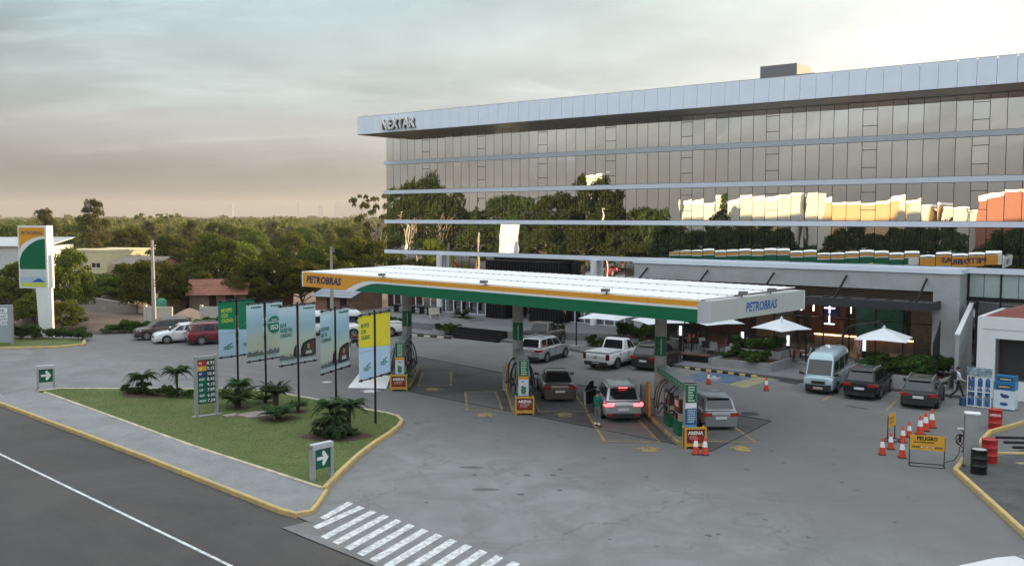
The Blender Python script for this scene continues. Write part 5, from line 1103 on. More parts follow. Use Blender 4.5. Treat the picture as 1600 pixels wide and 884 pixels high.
# ================================================================== PEOPLE
def person(label, loc, rz, pose, mats, hair=(.02, .015, .012), cap=None, h=1.72, extra=None, group=None):
    """pose: joint overrides in metres for a 1.72 m figure facing +y"""
    J = dict(pel=(0, 0, .95), spi=(0, .01, 1.15), che=(0, .01, 1.34), nek=(0, .01, 1.48), hd0=(0, .03, 1.56), hd1=(0, .035, 1.65), hd2=(0, .02, 1.70), nos=(0, .125, 1.60),
             shl=(-.18, 0, 1.41), ell=(-.24, -.02, 1.14), wrl=(-.24, .06, .90), hal=(-.235, .09, .80), shr=(.18, 0, 1.41), elr=(.24, -.02, 1.14), wrr=(.24, .06, .90), har=(.235, .09, .80),
             hil=(-.10, 0, .90), knl=(-.11, .02, .50), anl=(-.11, -.02, .09), tol=(-.12, .16, .04), hir=(.10, 0, .90), knr=(.11, .02, .50), anr=(.11, -.02, .09), tor=(.12, .16, .04))
    J.update(pose)
    for s in 'lr':       # fingers as short chains from the palm
        hx = Vector(J['ha' + s]); wr_ = Vector(J['wr' + s]); d = (hx - wr_).normalized(); sd = d.cross(Vector((1, 0, .2))).normalized()
        for k in range(4): J['f%d%s' % (k, s)] = tuple(hx + d * (.075 - .008 * abs(k - 1.4)) + sd * (.024 * (k - 1.5)) + Vector((0, .012, 0)))
        J['th' + s] = tuple(wr_ + d * .06 + sd * .065)
    rad = dict(pel=(.155, .115), spi=(.145, .10), che=(.165, .115), nek=(.058, .058), hd0=(.082, .09), hd1=(.085, .10), hd2=(.06, .075), nos=(.014, .014), shl=(.07, .07), shr=(.07, .07), ell=(.048, .048), elr=(.048, .048), wrl=(.032, .032), wrr=(.032, .032), hal=(.036, .022), har=(.036, .022),
               hil=(.092, .098), hir=(.092, .098), knl=(.066, .066), knr=(.066, .066), anl=(.05, .05), anr=(.05, .05), tol=(.045, .032), tor=(.045, .032))
    E = [('pel', 'spi'), ('spi', 'che'), ('che', 'nek'), ('nek', 'hd0'), ('hd0', 'hd1'), ('hd1', 'hd2'), ('hd0', 'nos'), ('che', 'shl'), ('shl', 'ell'), ('ell', 'wrl'), ('wrl', 'hal'), ('che', 'shr'), ('shr', 'elr'), ('elr', 'wrr'), ('wrr', 'har'), ('pel', 'hil'), ('hil', 'knl'), ('knl', 'anl'), ('anl', 'tol'), ('pel', 'hir'), ('hir', 'knr'), ('knr', 'anr'), ('anr', 'tor')]
    for s in 'lr':
        for k in range(4): E.append(('ha' + s, 'f%d%s' % (k, s)))
        E.append(('wr' + s, 'th' + s))
    keys = list(J); me = bpy.data.meshes.new('body'); me.from_pydata([J[k] for k in keys], [(keys.index(a), keys.index(b)) for a, b in E], [])
    o = bpy.data.objects.new('body', me); COL.objects.link(o)
    md = o.modifiers.new('skin', 'SKIN'); md.use_smooth_shade = True
    sv = me.skin_vertices[0].data
    for i, k in enumerate(keys): sv[i].radius = rad.get(k, (.010, .010)); sv[i].use_root = (k == 'pel')
    sb = o.modifiers.new('sub', 'SUBSURF'); sb.levels = 1; sb.render_levels = 1
    dg = bpy.context.evaluated_depsgraph_get(); bm = bpy.data.meshes.new_from_object(o.evaluated_get(dg)); bpy.data.objects.remove(o)
    T = thing('person', label, 'person', loc, rz, group); T.scale = (h / 1.72,) * 3
    skin, shirt, trouser, shoe = mats
    bm.materials.clear()
    for m_ in (skin, shirt, trouser, shoe): bm.materials.append(m_)
    JV = {k: Vector(v) for k, v in J.items()}
    def seg(p, a, b):
        a, b = JV[a], JV[b]; t = max(0, min(1, (p - a).dot(b - a) / max(1e-9, (b - a).length_squared))); return (p - (a + (b - a) * t)).length
    for f in bm.polygons:
        c = f.center; best = min(E, key=lambda e: seg(c, *e)); k = 0
        if best[0][:2] in ('pe', 'hi', 'kn') and best != ('pel', 'spi'): k = 2
        if best[0][:2] == 'an' or (best[0][:2] == 'kn' and seg(c, *best) >= 0 and (c - JV[best[1]]).length < .07): k = 3
        if best in (('pel', 'spi'), ('spi', 'che')) or best[0] == 'che': k = 1
        if best == ('pel', 'spi') and c.z < JV['pel'].z + .03: k = 2
        if best == ('che', 'nek') and (c - JV['nek']).length < .07: k = 0
        if best[0][:2] == 'sh': k = 1
        if best[0][:2] == 'el' and extra == 'long': k = 1
        f.material_index = k; f.use_smooth = True
    link('body', bm, T)
    hm = MB(); hc = JV['hd1']; vs = []; n = 14
    for j in range(7):
        ph = j / 6 * math.pi * .56
        for i in range(n):
            t = 2 * math.pi * i / n; r_ = math.sin(ph); z = math.cos(ph); yb = -.02 if math.sin(t) > .3 else -.028
            vs.append((hc.x + .098 * r_ * math.cos(t), hc.y + yb + .112 * r_ * math.sin(t), hc.z + .005 + .095 * z - (.03 if math.sin(t) < -.2 and j > 4 else 0)))
    hm.add(vs, [(j * n + i, j * n + (i + 1) % n, (j + 1) * n + (i + 1) % n, (j + 1) * n + i) for j in range(6) for i in range(n)])
    hm.build('cap' if cap else 'hair', mat('cap_dark', (.012, .012, .014), .8) if cap else mat('hair_dark', hair, .7), T, 60)
    if cap: MB().box(hc.x - .07, hc.x + .07, hc.y + .07, hc.y + .19, hc.z + .035, hc.z + .05).build('cap_peak', mat('cap_dark', (.012, .012, .014), .8), T)
    for s in (-1, 1):
        MB().lathe([(.004, -.03), (.018, -.015), (.02, .01), (.006, .03)], 8, (hc.x + s * .088, hc.y - .005, hc.z - .06)).build('ear', skin, T, 60)
        q = MB(); disc(q, (hc.x + s * .035, hc.y + .099, hc.z - .03), .009, (1, 0, 0), (0, 0, 1), 8, .015); q.build('eye', m_dark, T)
    q = MB(); disc(q, (hc.x, hc.y + .094, hc.z - .095), .007, (1, 0, 0), (0, 0, 1), 8, .026); q.build('mouth', mat('lips', (.25, .08, .07), .6), T)
    return T
def cloth(n, c): return mat('cloth_' + n, c, .85, var=.12, scale=8)
sk = m_skin
shoe = mat('shoe_dark', (.015, .014, .013), .7)
att = person('pump attendant in green shirt, grey trousers and dark cap beside the silver sport utility', (4.0, 43.6, -.02), R(-48), dict(elr=(.26, .10, 1.16), wrr=(.20, .32, 1.12), har=(.18, .40, 1.12), ell=(-.25, .03, 1.14), wrl=(-.19, .20, .97), hal=(-.16, .28, .95), hd0=(.01, .05, 1.55), knl=(-.11, .04, .5)), (sk, cloth('green', (.0, .13, .085)), cloth('greytrouser', (.13, .12, .125)), mat('boot_grey', (.10, .13, .10), .7)), cap=True, h=1.70)
for s in (-1, 1): MB().lathe([(.062, .12), (.066, .14), (.064, .20), (.06, .22)], 12, (s * .11, -.012, 0)).build('reflective_band', mat('reflective', (.75, .78, .74), .4), att, 40)
wm = person('man walking right in white shirt and dark trousers with a backpack', (24.0, 50.35, -.02), R(-95), dict(pel=(0, 0, .93), knl=(-.09, .24, .52), anl=(-.09, .36, .12), tol=(-.09, .50, .06), knr=(.09, -.06, .48), anr=(.09, -.42, .17), tor=(.10, -.30, .05), ell=(-.25, -.14, 1.15), wrl=(-.24, -.08, .92), hal=(-.235, -.03, .84), elr=(.24, .06, 1.13), wrr=(.22, .27, 1.02), har=(.21, .35, 1.03)), (sk, cloth('white', (.62, .66, .72)), cloth('navytrouser', (.018, .018, .022)), shoe), extra='long', h=1.74)
MB().lathe([(.06, -.22), (.15, -.18), (.16, .05), (.13, .2), (.05, .24)], 10, (0, -.20, 1.27)).build('backpack', mat('backpack', (.012, .012, .016), .8), wm, 60)
person('standing person in pink shirt at the cafe front behind the minibus', (23.1, 62.6, .14), R(120), {}, (sk, cloth('pink', (.42, .22, .20)), cloth('khaki', (.30, .21, .17)), shoe), h=1.75)
person('standing person in dark blue shirt at the cafe door', (22.3, 63.2, .14), R(60), {}, (sk, cloth('slate', (.06, .075, .11)), cloth('navytrouser', (.018, .018, .022)), shoe), h=1.68)
person('person in pale blue shirt standing right behind the minibus', (20.95, 60.0, .14), R(200), {}, (sk, cloth('paleblue', (.36, .44, .46)), cloth('denim', (.05, .07, .12)), shoe), h=1.62)
person('person in red shirt near the black entrance portal', (4.35, 80.2, .70), R(170), {}, (sk, cloth('coral', (.38, .16, .13)), cloth('navytrouser', (.018, .018, .022)), shoe), h=1.7)
SIT = dict(pel=(0, 0, .50), spi=(0, 0, .70), che=(0, .03, .90), nek=(0, .05, 1.04), hd0=(0, .08, 1.12), hd1=(0, .09, 1.21), hd2=(0, .07, 1.26), nos=(0, .18, 1.16), shl=(-.18, .02, .97), shr=(.18, .02, .97), ell=(-.25, .12, .74), elr=(.25, .12, .74), wrl=(-.14, .34, .77), wrr=(.14, .34, .77), hal=(-.10, .42, .78), har=(.10, .42, .78), hil=(-.1, .03, .47), hir=(.1, .03, .47), knl=(-.12, .44, .50), knr=(.12, .44, .50), anl=(-.12, .46, .10), anr=(.12, .46, .10), tol=(-.12, .62, .05), tor=(.12, .62, .05))
person('left of two seated people in white shirts at a cafe table', (15.55, 65.6, .14), R(-60), SIT, (sk, cloth('white', (.62, .66, .72)), cloth('denim', (.05, .07, .12)), shoe))
person('right of two seated people in white shirts at a cafe table', (16.6, 65.9, .14), R(75), SIT, (sk, cloth('white', (.62, .66, .72)), cloth('navytrouser', (.018, .018, .022)), shoe))
# ================================================================== VEGETATION
def leaf_mat(name, c1, c2, trans=.35):
    m = bpy.data.materials.new(name); m.use_nodes = True; t = m.node_tree; t.nodes.remove(t.nodes['Principled BSDF']); o = t.nodes['Material Output']
    g = N(t, 'ShaderNodeNewGeometry'); oi = N(t, 'ShaderNodeObjectInfo')
    r = N(t, 'ShaderNodeValToRGB'); r.color_ramp.elements[0].color = (*c1, 1); r.color_ramp.elements[1].color = (*c2, 1); t.links.new(g.outputs['Random Per Island'], r.inputs[0])
    h = N(t, 'ShaderNodeHueSaturation'); mr = N(t, 'ShaderNodeMapRange'); mr.inputs[3].default_value = .62; mr.inputs[4].default_value = 1.35; t.links.new(oi.outputs['Random'], mr.inputs[0]); t.links.new(mr.outputs[0], h.inputs['Value']); t.links.new(r.outputs[0], h.inputs['Color'])
    mh = N(t, 'ShaderNodeMapRange'); mh.inputs[3].default_value = .465; mh.inputs[4].default_value = .512; t.links.new(oi.outputs['Random'], mh.inputs[0]); t.links.new(mh.outputs[0], h.inputs['Hue'])
    d = N(t, 'ShaderNodeBsdfDiffuse'); tr = N(t, 'ShaderNodeBsdfTranslucent'); t.links.new(h.outputs[0], d.inputs[0]); t.links.new(h.outputs[0], tr.inputs[0])
    mx = N(t, 'ShaderNodeMixShader'); mx.inputs[0].default_value = trans; t.links.new(d.outputs[0], mx.inputs[1]); t.links.new(tr.outputs[0], mx.inputs[2]); t.links.new(mx.outputs[0], o.inputs[0]); MATS[name] = m; return m
m_leaf = leaf_mat('tree_leaves', (.052, .084, .018), (.17, .195, .038), .5)
m_leaf_dark = leaf_mat('dark_leaves', (.016, .028, .010), (.045, .062, .020), .1)
m_leaf_far = leaf_mat('far_leaves', (.075, .085, .026), (.18, .175, .05), .45)
m_leaf_olive = leaf_mat('olive_leaves', (.065, .07, .025), (.17, .155, .055), .5)
m_shrub = leaf_mat('shrub_leaves', (.030, .065, .020), (.075, .13, .035), .2)
m_palm = leaf_mat('palm_leaves', (.030, .062, .024), (.075, .115, .045), .2)
m_bark = mat('bark', (.11, .085, .065), .9, var=.3, scale=3)
m_bark_pale = mat('pale_bark', (.38, .33, .28), .9, var=.3, scale=3)
def leaf_mesh(name, centers, radii, n_each, size, m, flat=.75, seed=1, droop=0.0):
    """leaf quads scattered through the shells of many clumps"""
    rg = np.random.RandomState(seed); V = []
    for c, r in zip(centers, radii):
        n = max(3, int(n_each * (r / np.mean(radii)) ** 2)); d = rg.normal(size=(n, 3)); d /= np.linalg.norm(d, axis=1)[:, None]
        d[:, 2] = np.where(d[:, 2] < -.35, -d[:, 2] * .6, d[:, 2])
        rr = r * (rg.uniform(.45, 1.0, n) ** .55); p = np.array(c) + d * rr[:, None] * np.array([1, 1, flat])
        nn = d + rg.normal(scale=.55, size=(n, 3)); nn /= np.linalg.norm(nn, axis=1)[:, None]
        a = np.cross(nn, rg.normal(size=(n, 3))); a /= np.linalg.norm(a, axis=1)[:, None]; b = np.cross(nn, a)
        s = size * rg.uniform(.6, 1.35, n)[:, None]
        V.append(np.stack([p - a * s, p - b * s * .55, p + a * s, p + b * s * .55], 1).reshape(-1, 3))
    V = np.concatenate(V).astype(np.float32); nq = len(V) // 4
    me = bpy.data.meshes.new(name); me.vertices.add(len(V)); me.vertices.foreach_set('co', V.ravel())
    me.loops.add(nq * 4); me.loops.foreach_set('vertex_index', np.arange(nq * 4, dtype=np.int32)); me.polygons.add(nq); me.polygons.foreach_set('loop_start', np.arange(0, nq * 4, 4, dtype=np.int32))
    me.materials.append(m); me.update(); me.validate(); return me
def crown_clumps(kind, seed):
    rg = np.random.RandomState(seed); C_ = []; Rr = []
    if kind == 'dome':          # unit tree: height 1, width about 1.2
        for k in range(52):
            a = rg.uniform(0, 6.283); q = rg.uniform(0, 1) ** .5; z = rg.uniform(0, 1); rad = .46 * math.sqrt(max(.05, 1 - (z * .95) ** 2)) * (.55 + .45 * q)
            C_.append((rad * math.cos(a), rad * math.sin(a), .27 + .60 * z)); Rr.append(rg.uniform(.09, .18))
    elif kind == 'tall':
        for k in range(70):
            z = rg.uniform(0, 1); a = rg.uniform(0, 6.283); rad = (.10 + .19 * math.sin(min(1, z * 1.15) * math.pi)) * rg.uniform(.3, 1.1)
            C_.append((rad * math.cos(a), rad * math.sin(a), .30 + .66 * z)); Rr.append(rg.uniform(.045, .10))
    elif kind == 'wispy':
        for k in range(60):
            z = rg.uniform(0, 1); a = rg.uniform(0, 6.283); rad = (.16 + .22 * z) * rg.uniform(.4, 1.1)
            C_.append((rad * math.cos(a), rad * math.sin(a), .42 + .52 * z)); Rr.append(rg.uniform(.03, .06))
    else:                       # spreading
        for k in range(40):
            a = rg.uniform(0, 6.283); q = rg.uniform(0, 1) ** .6; rad = .58 * q
            C_.append((rad * math.cos(a), rad * math.sin(a), .60 + .26 * (1 - q * q) * rg.uniform(.3, 1) + rg.uniform(-.06, .06))); Rr.append(rg.uniform(.08, .15))
    return C_, Rr
def trunk_mesh(kind, seed, clumps, m):
    rg = random.Random(seed); q = MB()
    top = {'dome': .42, 'tall': .85, 'wispy': .75, 'spread': .5}[kind]; r0 = {'dome': .035, 'tall': .022, 'wispy': .016, 'spread': .03}[kind]
    pts = [Vector((0, 0, -.01))]
    for k in range(5): pts.append(Vector((rg.uniform(-.02, .02), rg.uniform(-.02, .02), top * (k + 1) / 5)))
    for k in range(5): q.cyl(pts[k], pts[k + 1], r0 * (1 - k * .14), r0 * (1 - (k + 1) * .14), 8)
    for c in clumps[::2]:
        b = pts[2 + rg.randrange(3)] if kind != 'dome' else pts[2 + rg.randrange(4)]
        c = Vector(c); mid = b.lerp(c, .5) + Vector((0, 0, .03)); q.cyl(b, mid, r0 * .38, r0 * .25, 5); q.cyl(mid, c, r0 * .25, r0 * .08, 5)
    me = bpy.data.meshes.new('trunk'); me.from_pydata(q.v, [], q.f); me.materials.append(m); me.update(); return me
VAR = {}
for kind, seeds in (('dome', (1, 2, 3, 4)), ('tall', (5, 6)), ('wispy', (7, 8)), ('spread', (9, 10))):
    for sd in seeds:
        cl_, rr_ = crown_clumps(kind, sd)
        lm = {'dome': m_leaf, 'tall': m_leaf_olive, 'wispy': m_leaf_olive, 'spread': m_leaf}[kind]
        VAR[(kind, sd)] = (leaf_mesh('crown', cl_, rr_, {'dome': 210, 'tall': 85, 'wispy': 55, 'spread': 170}[kind], {'dome': .020, 'tall': .016, 'wispy': .016, 'spread': .018}[kind], lm, seed=sd), trunk_mesh(kind, sd, cl_, m_bark_pale if kind == 'wispy' else m_bark))
for kq in list(VAR):
    cm_ = VAR[kq][0].copy(); cm_.materials.clear(); cm_.materials.append(m_leaf_dark); VAR[('dark_' + kq[0], kq[1])] = (cm_, VAR[kq][1])
def tree(label, x, y, h, wf=1.0, var=('dome', 1), rz=None, group=None, z=-.05, name=None):
    T = thing(name or {'dome': 'broadleaf_tree', 'tall': 'tall_tree', 'wispy': 'sparse_tree', 'spread': 'spreading_tree'}[var[0].replace('dark_', '')], label, 'tree', (x, y, z), rz if rz is not None else random.uniform(0, 6.28), group)
    T.scale = (h * wf, h * wf, h)
    link('crown', VAR[var][0], T); link('trunk', VAR[var][1], T); return T
def pt(px, D): return ((px - 800) / 1475 * D, D)
GB = 'trees beyond the forecourt'
TL = [  # px, distance, height, width factor, variant, label
 (108, 86, 7.2, 0.6696, ('dome', 2), 'small tree lit yellow beside the brand pylon'),
 (238, 93, 5.9, 1.134, ('dome', 1), 'dark round tree right behind the concrete pole at left'),
 (338, 104, 8.3, 0.918, ('dome', 2), 'large bright tree above the tiled roof house'),
 (425, 100, 6.7, 1.026, ('dome', 3), 'dark tree directly above the pale sky banners'),
 (505, 104, 7.1, 1.08, ('dome', 4), 'wide tree behind the PETROBRAS end of the canopy'),
 (572, 108, 7.7, 0.918, ('dome', 1), 'sunlit tree touching the left corner of the office block'),
 (590, 116, 13.2, 0.6696, ('wispy', 7), 'sparse tall tree at the left corner of the office block'),
 (148, 135, 12.5, 0.6696, ('tall', 5), 'tallest tree of the left skyline'),
 (72, 150, 11.2, 0.81, ('tall', 6), 'tall loose tree left of the tallest skyline tree'),
 (200, 150, 8.4, 1.026, ('dome', 2), 'broad tree right of the tallest skyline tree'),
 (268, 132, 7.6, 0.972, ('dome', 4), 'mid distance tree behind the concrete pole'),
 (300, 160, 9.4, 0.756, ('tall', 6), 'olive loose tree in the middle of the left skyline'),
 (392, 150, 8.7, 0.81, ('dome', 3), 'rounded tree rising above the canopy trees at centre left'),
 (372, 122, 6.9, 0.972, ('dome', 1), 'shaded tree behind the large bright tree'),
 (455, 140, 7.7, 0.972, ('dome', 2), 'tree in the second row above the pale banners'),
 (515, 150, 7.9, 0.864, ('tall', 5), 'olive tree in the second row left of the office block'),
 (548, 140, 7.3, 0.972, ('dome', 3), 'second row tree nearest the office block'),
 (30, 95, 5.6, 0.972, ('dome', 4), 'shaded tree at the far left edge behind the pylon'),
 (8, 88, 4.2, 1.188, ('dome', 3), 'low dark tree behind the directory sign'),
 (50, 82, 3.2, 1.188, ('dome', 2), 'low bush like tree just left of the pylon foot'),
 (95, 80, 2.9, 1.296, ('dome', 1), 'low bush like tree just right of the pylon foot'),
 (150, 100, 4.1, 1.404, ('dome', 4), 'low sunlit tree in front of the cream building'),
 (290, 99, 5.2, 1.15, ('dome', 3), 'low tree behind the sand pile'),
 (205, 103, 5.0, 1.2, ('dome', 4), 'low tree in front of the brick house'),
 (470, 98, 5.6, 1.1, ('dome', 2), 'low tree left of the zinc roofed shed'),
 (392, 98, 5.2, 1.1, ('dome', 1), 'low tree just right of the tiled house'),
 (20, 170, 9.2, 0.864, ('dome', 1), 'far tree at the left edge of the skyline'),
 (120, 190, 8.8, 0.972, ('dome', 2), 'far tree left of the tallest skyline tree, half hidden'),
 (235, 185, 9.0, 0.864, ('tall', 5), 'far olive tree above the concrete pole'),
 (345, 200, 9.0, 0.972, ('dome', 4), 'far tree above the large bright tree'),
 (430, 200, 9.0, 0.756, ('tall', 6), 'far olive tree right of centre left skyline'),
 (480, 185, 8.3, 0.864, ('dome', 3), 'far tree below the pale towers'),
 (535, 200, 8.2, 0.864, ('dome', 1), 'far tree just left of the sparse tall tree'),
]
for px, D, h, wf, var, lb in TL:
    x, y = pt(px, D); tree(lb, x, y, h, wf, var, group=GB)
# distant wood as one mass
rg = np.random.RandomState(3); cs = []; rs = []
for k in range(1500):
    D = 210 * (2600 / 210) ** (rg.uniform(0, 1) ** 1.1); px = rg.uniform(-150, 640); x = (px - 800) / 1475 * D; h = rg.uniform(4.8, 8.6) + (2.0 if rg.uniform() < .06 else 0)
    for j in range(5 if D < 700 else 3):
        cs.append((x + rg.normal() * 2.4, D + rg.normal() * 2.4, h * rg.uniform(.45, .9))); rs.append(rg.uniform(1.6, 3.0) * (1 if D < 700 else 1.6))
wood = link('distant_wood', leaf_mesh('distant_wood', cs, rs, 26, .75, m_leaf_far, seed=4)); stuff(wood); tag(wood, 'hazy green wood stretching to the horizon at left', 'wood')
# palms and cycads -------------------------------------------------
def frond_mesh(name, n, L, rise, droop, leafl, seed, m, base_z=0.0, spread=1.0):
    rg = random.Random(seed); q = MB()
    for k in range(n):
        a = 6.283 * k / n + rg.uniform(-.2, .2); ln = L * rg.uniform(.75, 1.08); up = rise * rg.uniform(.5, 1.25); d = Vector((math.cos(a), math.sin(a), 0)); sdv = Vector((-d.y, d.x, 0)); prev = None; ns = 9
        for i in range(ns + 1):
            t = i / ns; p = d * (ln * t * spread) + Vector((0, 0, base_z + up * t - droop * ln * t * t))
            if prev is not None:
                q.cyl(prev, p, .012, .010, 3, caps=False)
                lf = leafl * math.sin(min(1, .25 + t * .85) * math.pi * .92)
                for s in (-1, 1):
                    for e in (0.0, .25, .5, .75):
                        b = prev.lerp(p, e); tip = b + (sdv * s * .9 + d * .45 + Vector((0, 0, -.12 - .2 * t))) * lf
                        wv = d * .022; q.face([b - wv, b + wv, tip])
            prev = p
    me = bpy.data.meshes.new(name); me.from_pydata(q.v, [], q.f); me.materials.append(m); me.update(); return me
F_CYC = [frond_mesh('fronds', 46, .95, .80, .50, .26, s, m_palm) for s in (1, 2)]
F_PAL = [frond_mesh('fronds', 52, 1.05, .95, .95, .30, s, m_palm) for s in (3, 4)]
def palm(name, label, loc, th, sc, fr, group, cat='plant', tr=.09, stems=((0, 0, 1),)):
    T = thing(name, label, cat, loc, random.uniform(0, 6), group)
    for (dx, dy, f) in stems:
        h = th * f
        MB().lathe([(tr * 1.25, 0), (tr, h * .25), (tr * 1.05, h * .6), (tr * 1.2, h), (tr * .5, h + .06)], 10, (dx, dy, 0)).build('trunk', mat('palm_trunk', (.06, .045, .035), .95, var=.4, scale=9, bump=.5), T)
        o = link('fronds', fr, T); o.location = (dx, dy, h); o.scale = (sc * f ** .3,) * 3; o.rotation_euler = (random.uniform(-.1, .1), random.uniform(-.1, .1), random.uniform(0, 6))
    return T
GC = 'cycads on the lawn'
palm('cycad', 'dark cycad between the price board and the first sky banner', (-13.95, 47.4, .1), .45, 1.15, F_CYC[0], GC, tr=.16)
palm('cycad', 'low dark cycad beside the flat stone slab', (-11.2, 44.6, .1), .25, 1.05, F_CYC[1], GC, tr=.13)
palm('cycad', 'taller cycad on a short trunk in the middle of the lawn', (-11.9, 47.0, .1), .85, 1.0, F_CYC[0], GC, tr=.14)
palm('cycad', 'small cycad at the foot of the ISO banner', (-12.85, 48.6, .1), .2, .62, F_CYC[1], GC, tr=.08)
palm('cycad', 'small cycad at the foot of the ESTA NUESTRA CALIDAD banner', (-10.65, 46.4, .1), .3, .62, F_CYC[0], GC, tr=.08)
palm('cycad', 'cycad in the shrub bed below the brand pylon', (-38.9, 74.4, .1), .7, 1.05, F_CYC[1], GC, tr=.16)
palm('cycad', 'cycad in the plaza planter above the black steps', (-4.3, 82.6, .9), .25, 1.15, F_CYC[0], GC, tr=.14)
palm('dwarf_palm', 'clump of three dwarf date palms in front of the yellow banner', (-7.75, 41.3, .1), .9, .85, F_PAL[0], 'dwarf palms on the lawn', 'palm', .09, ((-.5, .35, 1.35), (.45, .25, 1.4), (.0, -.25, .85), (.35, -.5, .5), (-.4, -.4, .55)))
palm('dwarf_palm', 'left of two small palms in the bed at the left of the lawn', (-20.3, 51.3, .1), .85, .95, F_PAL[1], 'dwarf palms on the lawn', 'palm', .08)
palm('dwarf_palm', 'right of two small palms at the left of the lawn, on a thin trunk', (-18.0, 50.2, .1), 1.35, .90, F_PAL[0], 'dwarf palms on the lawn', 'palm', .06)
palm('dwarf_palm', 'small palm directly behind the price board', (-14.2, 48.6, .1), .95, .85, F_PAL[1], 'dwarf palms on the lawn', 'palm', .06)
# shrubs -------------------------------------------------------------
def shrub_mesh(seed, n=200, size=.062):
    rg = np.random.RandomState(seed); C_ = [(rg.uniform(-.38, .38), rg.uniform(-.38, .38), rg.uniform(.2, .62)) for k in range(12)]
    return leaf_mesh('foliage', C_, [rg.uniform(.16, .27) for k in C_], n // 2, size, m_shrub, flat=.9, seed=seed)
SH = [shrub_mesh(s) for s in (1, 2, 3)]
def shrub_label(o): pass
def shrub(label, x, y, z, s, hz, group, k):
    T = thing('shrub', label, 'shrub', (x, y, z), random.uniform(0, 6), group); T.scale = (s, s, hz)
    link('foliage', SH[k % 3], T); MB().cyl((0, 0, -.02), (0, 0, .35), .03, .015, 6).build('stem', m_bark, T); return T
gl = 'low shrubs around the small palms'
for k in range(9):
    shrub('low shrub at the foot of the two small palms on the left of the lawn', -21.3 + k * .52, 51.3 - k * .13 + random.uniform(-.35, .35), .1, random.uniform(.55, .9), random.uniform(.45, .85), gl, k)
for k in range(6):
    a = k * 1.05; shrub('low shrub under the clump of dwarf date palms', -7.8 + .75 * math.cos(a), 41.3 + .6 * math.sin(a), .1, .55, random.uniform(.3, .5), 'low shrubs under the dwarf palm clump', k)
for k in range(13):
    shrub('rounded shrub in the bed below the brand pylon', -41.5 + k * .62, 75.2 - k * .06 + random.uniform(-.6, .5), .05, random.uniform(.9, 1.4), random.uniform(.9, 1.5), 'shrubs below the brand pylon', k)
for k in range(16):
    shrub('scrub growing along the bank behind the parked cars', -34 + k * .55, 79.5 + k * .1 + random.uniform(-.4, .6), -.02, random.uniform(1.0, 1.6), random.uniform(.8, 1.5), 'scrub on the bank by the side street', k)
bed = structure(MB().prism([(-46, 70.0), (-37.97, 69.6), (-34.0, 70.2), (-32.8, 71.8), (-34.0, 74.6), (-46, 77)], -.05, .07).build('planting_bed', m_lawn))
kerb('kerb', [(-46, 70.0), (-37.97, 69.6), (-34.0, 70.2), (-32.8, 71.8), (-34.0, 74.6)], .22, -.05, .12, m_yel_kerb, bed)
# mulch rings and flat stones on the lawn
for (x, y, r) in [(-7.75, 41.2, 1.45), (-11.2, 44.9, 1.0), (-19.6, 51.0, 1.6), (-10.7, 46.3, .5), (-13.95, 47.4, .6)]:
    q = MB(); n = 22; q.face([(x + r * (1 + .15 * random.random()) * math.cos(6.283 * k / n), y + .62 * r * (1 + .15 * random.random()) * math.sin(6.283 * k / n), .116) for k in range(n)]); q.build('mulch_ring', mat('mulch', (.075, .04, .028), .95, var=.4, scale=8, world=True), lawn)
for pts, lb in (([(-13.5, 45.4), (-12.6, 46.3), (-11.75, 46.1), (-11.8, 45.2), (-12.6, 44.75)], 'larger flat pinkish stone lying on the lawn'), ([(-14.1, 45.3), (-13.55, 45.75), (-13.3, 45.3), (-13.8, 45.0)], 'smaller flat stone lying on the lawn')):
    tag(MB().prism(pts, .10, .19).build('flat_stone', mat('stone_pink', (.30, .24, .215), .85, var=.2, scale=3, world=True)), lb, 'stone', 'flat stones on the lawn')
# grass blades
def in_poly(x, y, poly):
    c = False; j = len(poly) - 1
    for i in range(len(poly)):
        if (poly[i][1] > y) != (poly[j][1] > y) and x < (poly[j][0] - poly[i][0]) * (y - poly[i][1]) / (poly[j][1] - poly[i][1]) + poly[i][0]: c = not c
        j = i
    return c
rg = np.random.RandomState(9); gv = []
while len(gv) < 30000 * 3:
    x = rg.uniform(-26.4, -5.2); y = rg.uniform(33.2, 52.7)
    if not in_poly(x, y, lawn_pts): continue
    a = rg.uniform(0, 6.28); w = rg.uniform(.008, .018); h = rg.uniform(.012, .035); dx, dy = math.cos(a) * w, math.sin(a) * w
    gv += [(x - dx, y - dy, .108), (x + dx, y + dy, .108), (x + rg.normal() * .025, y + rg.normal() * .025, .11 + h)]
gm = bpy.data.meshes.new('grass'); gm.vertices.add(len(gv)); gm.vertices.foreach_set('co', np.array(gv, dtype=np.float32).ravel()); nf = len(gv) // 3
gm.loops.add(nf * 3); gm.loops.foreach_set('vertex_index', np.arange(nf * 3, dtype=np.int32)); gm.polygons.add(nf); gm.polygons.foreach_set('loop_start', np.arange(0, nf * 3, 3, dtype=np.int32))
gm.materials.append(leaf_mat('grass_blades', (.078, .108, .03), (.115, .145, .044), .2)); gm.update(); gm.validate()
tag(stuff(link('grass', gm)), 'short green grass covering the lawn island', 'grass')

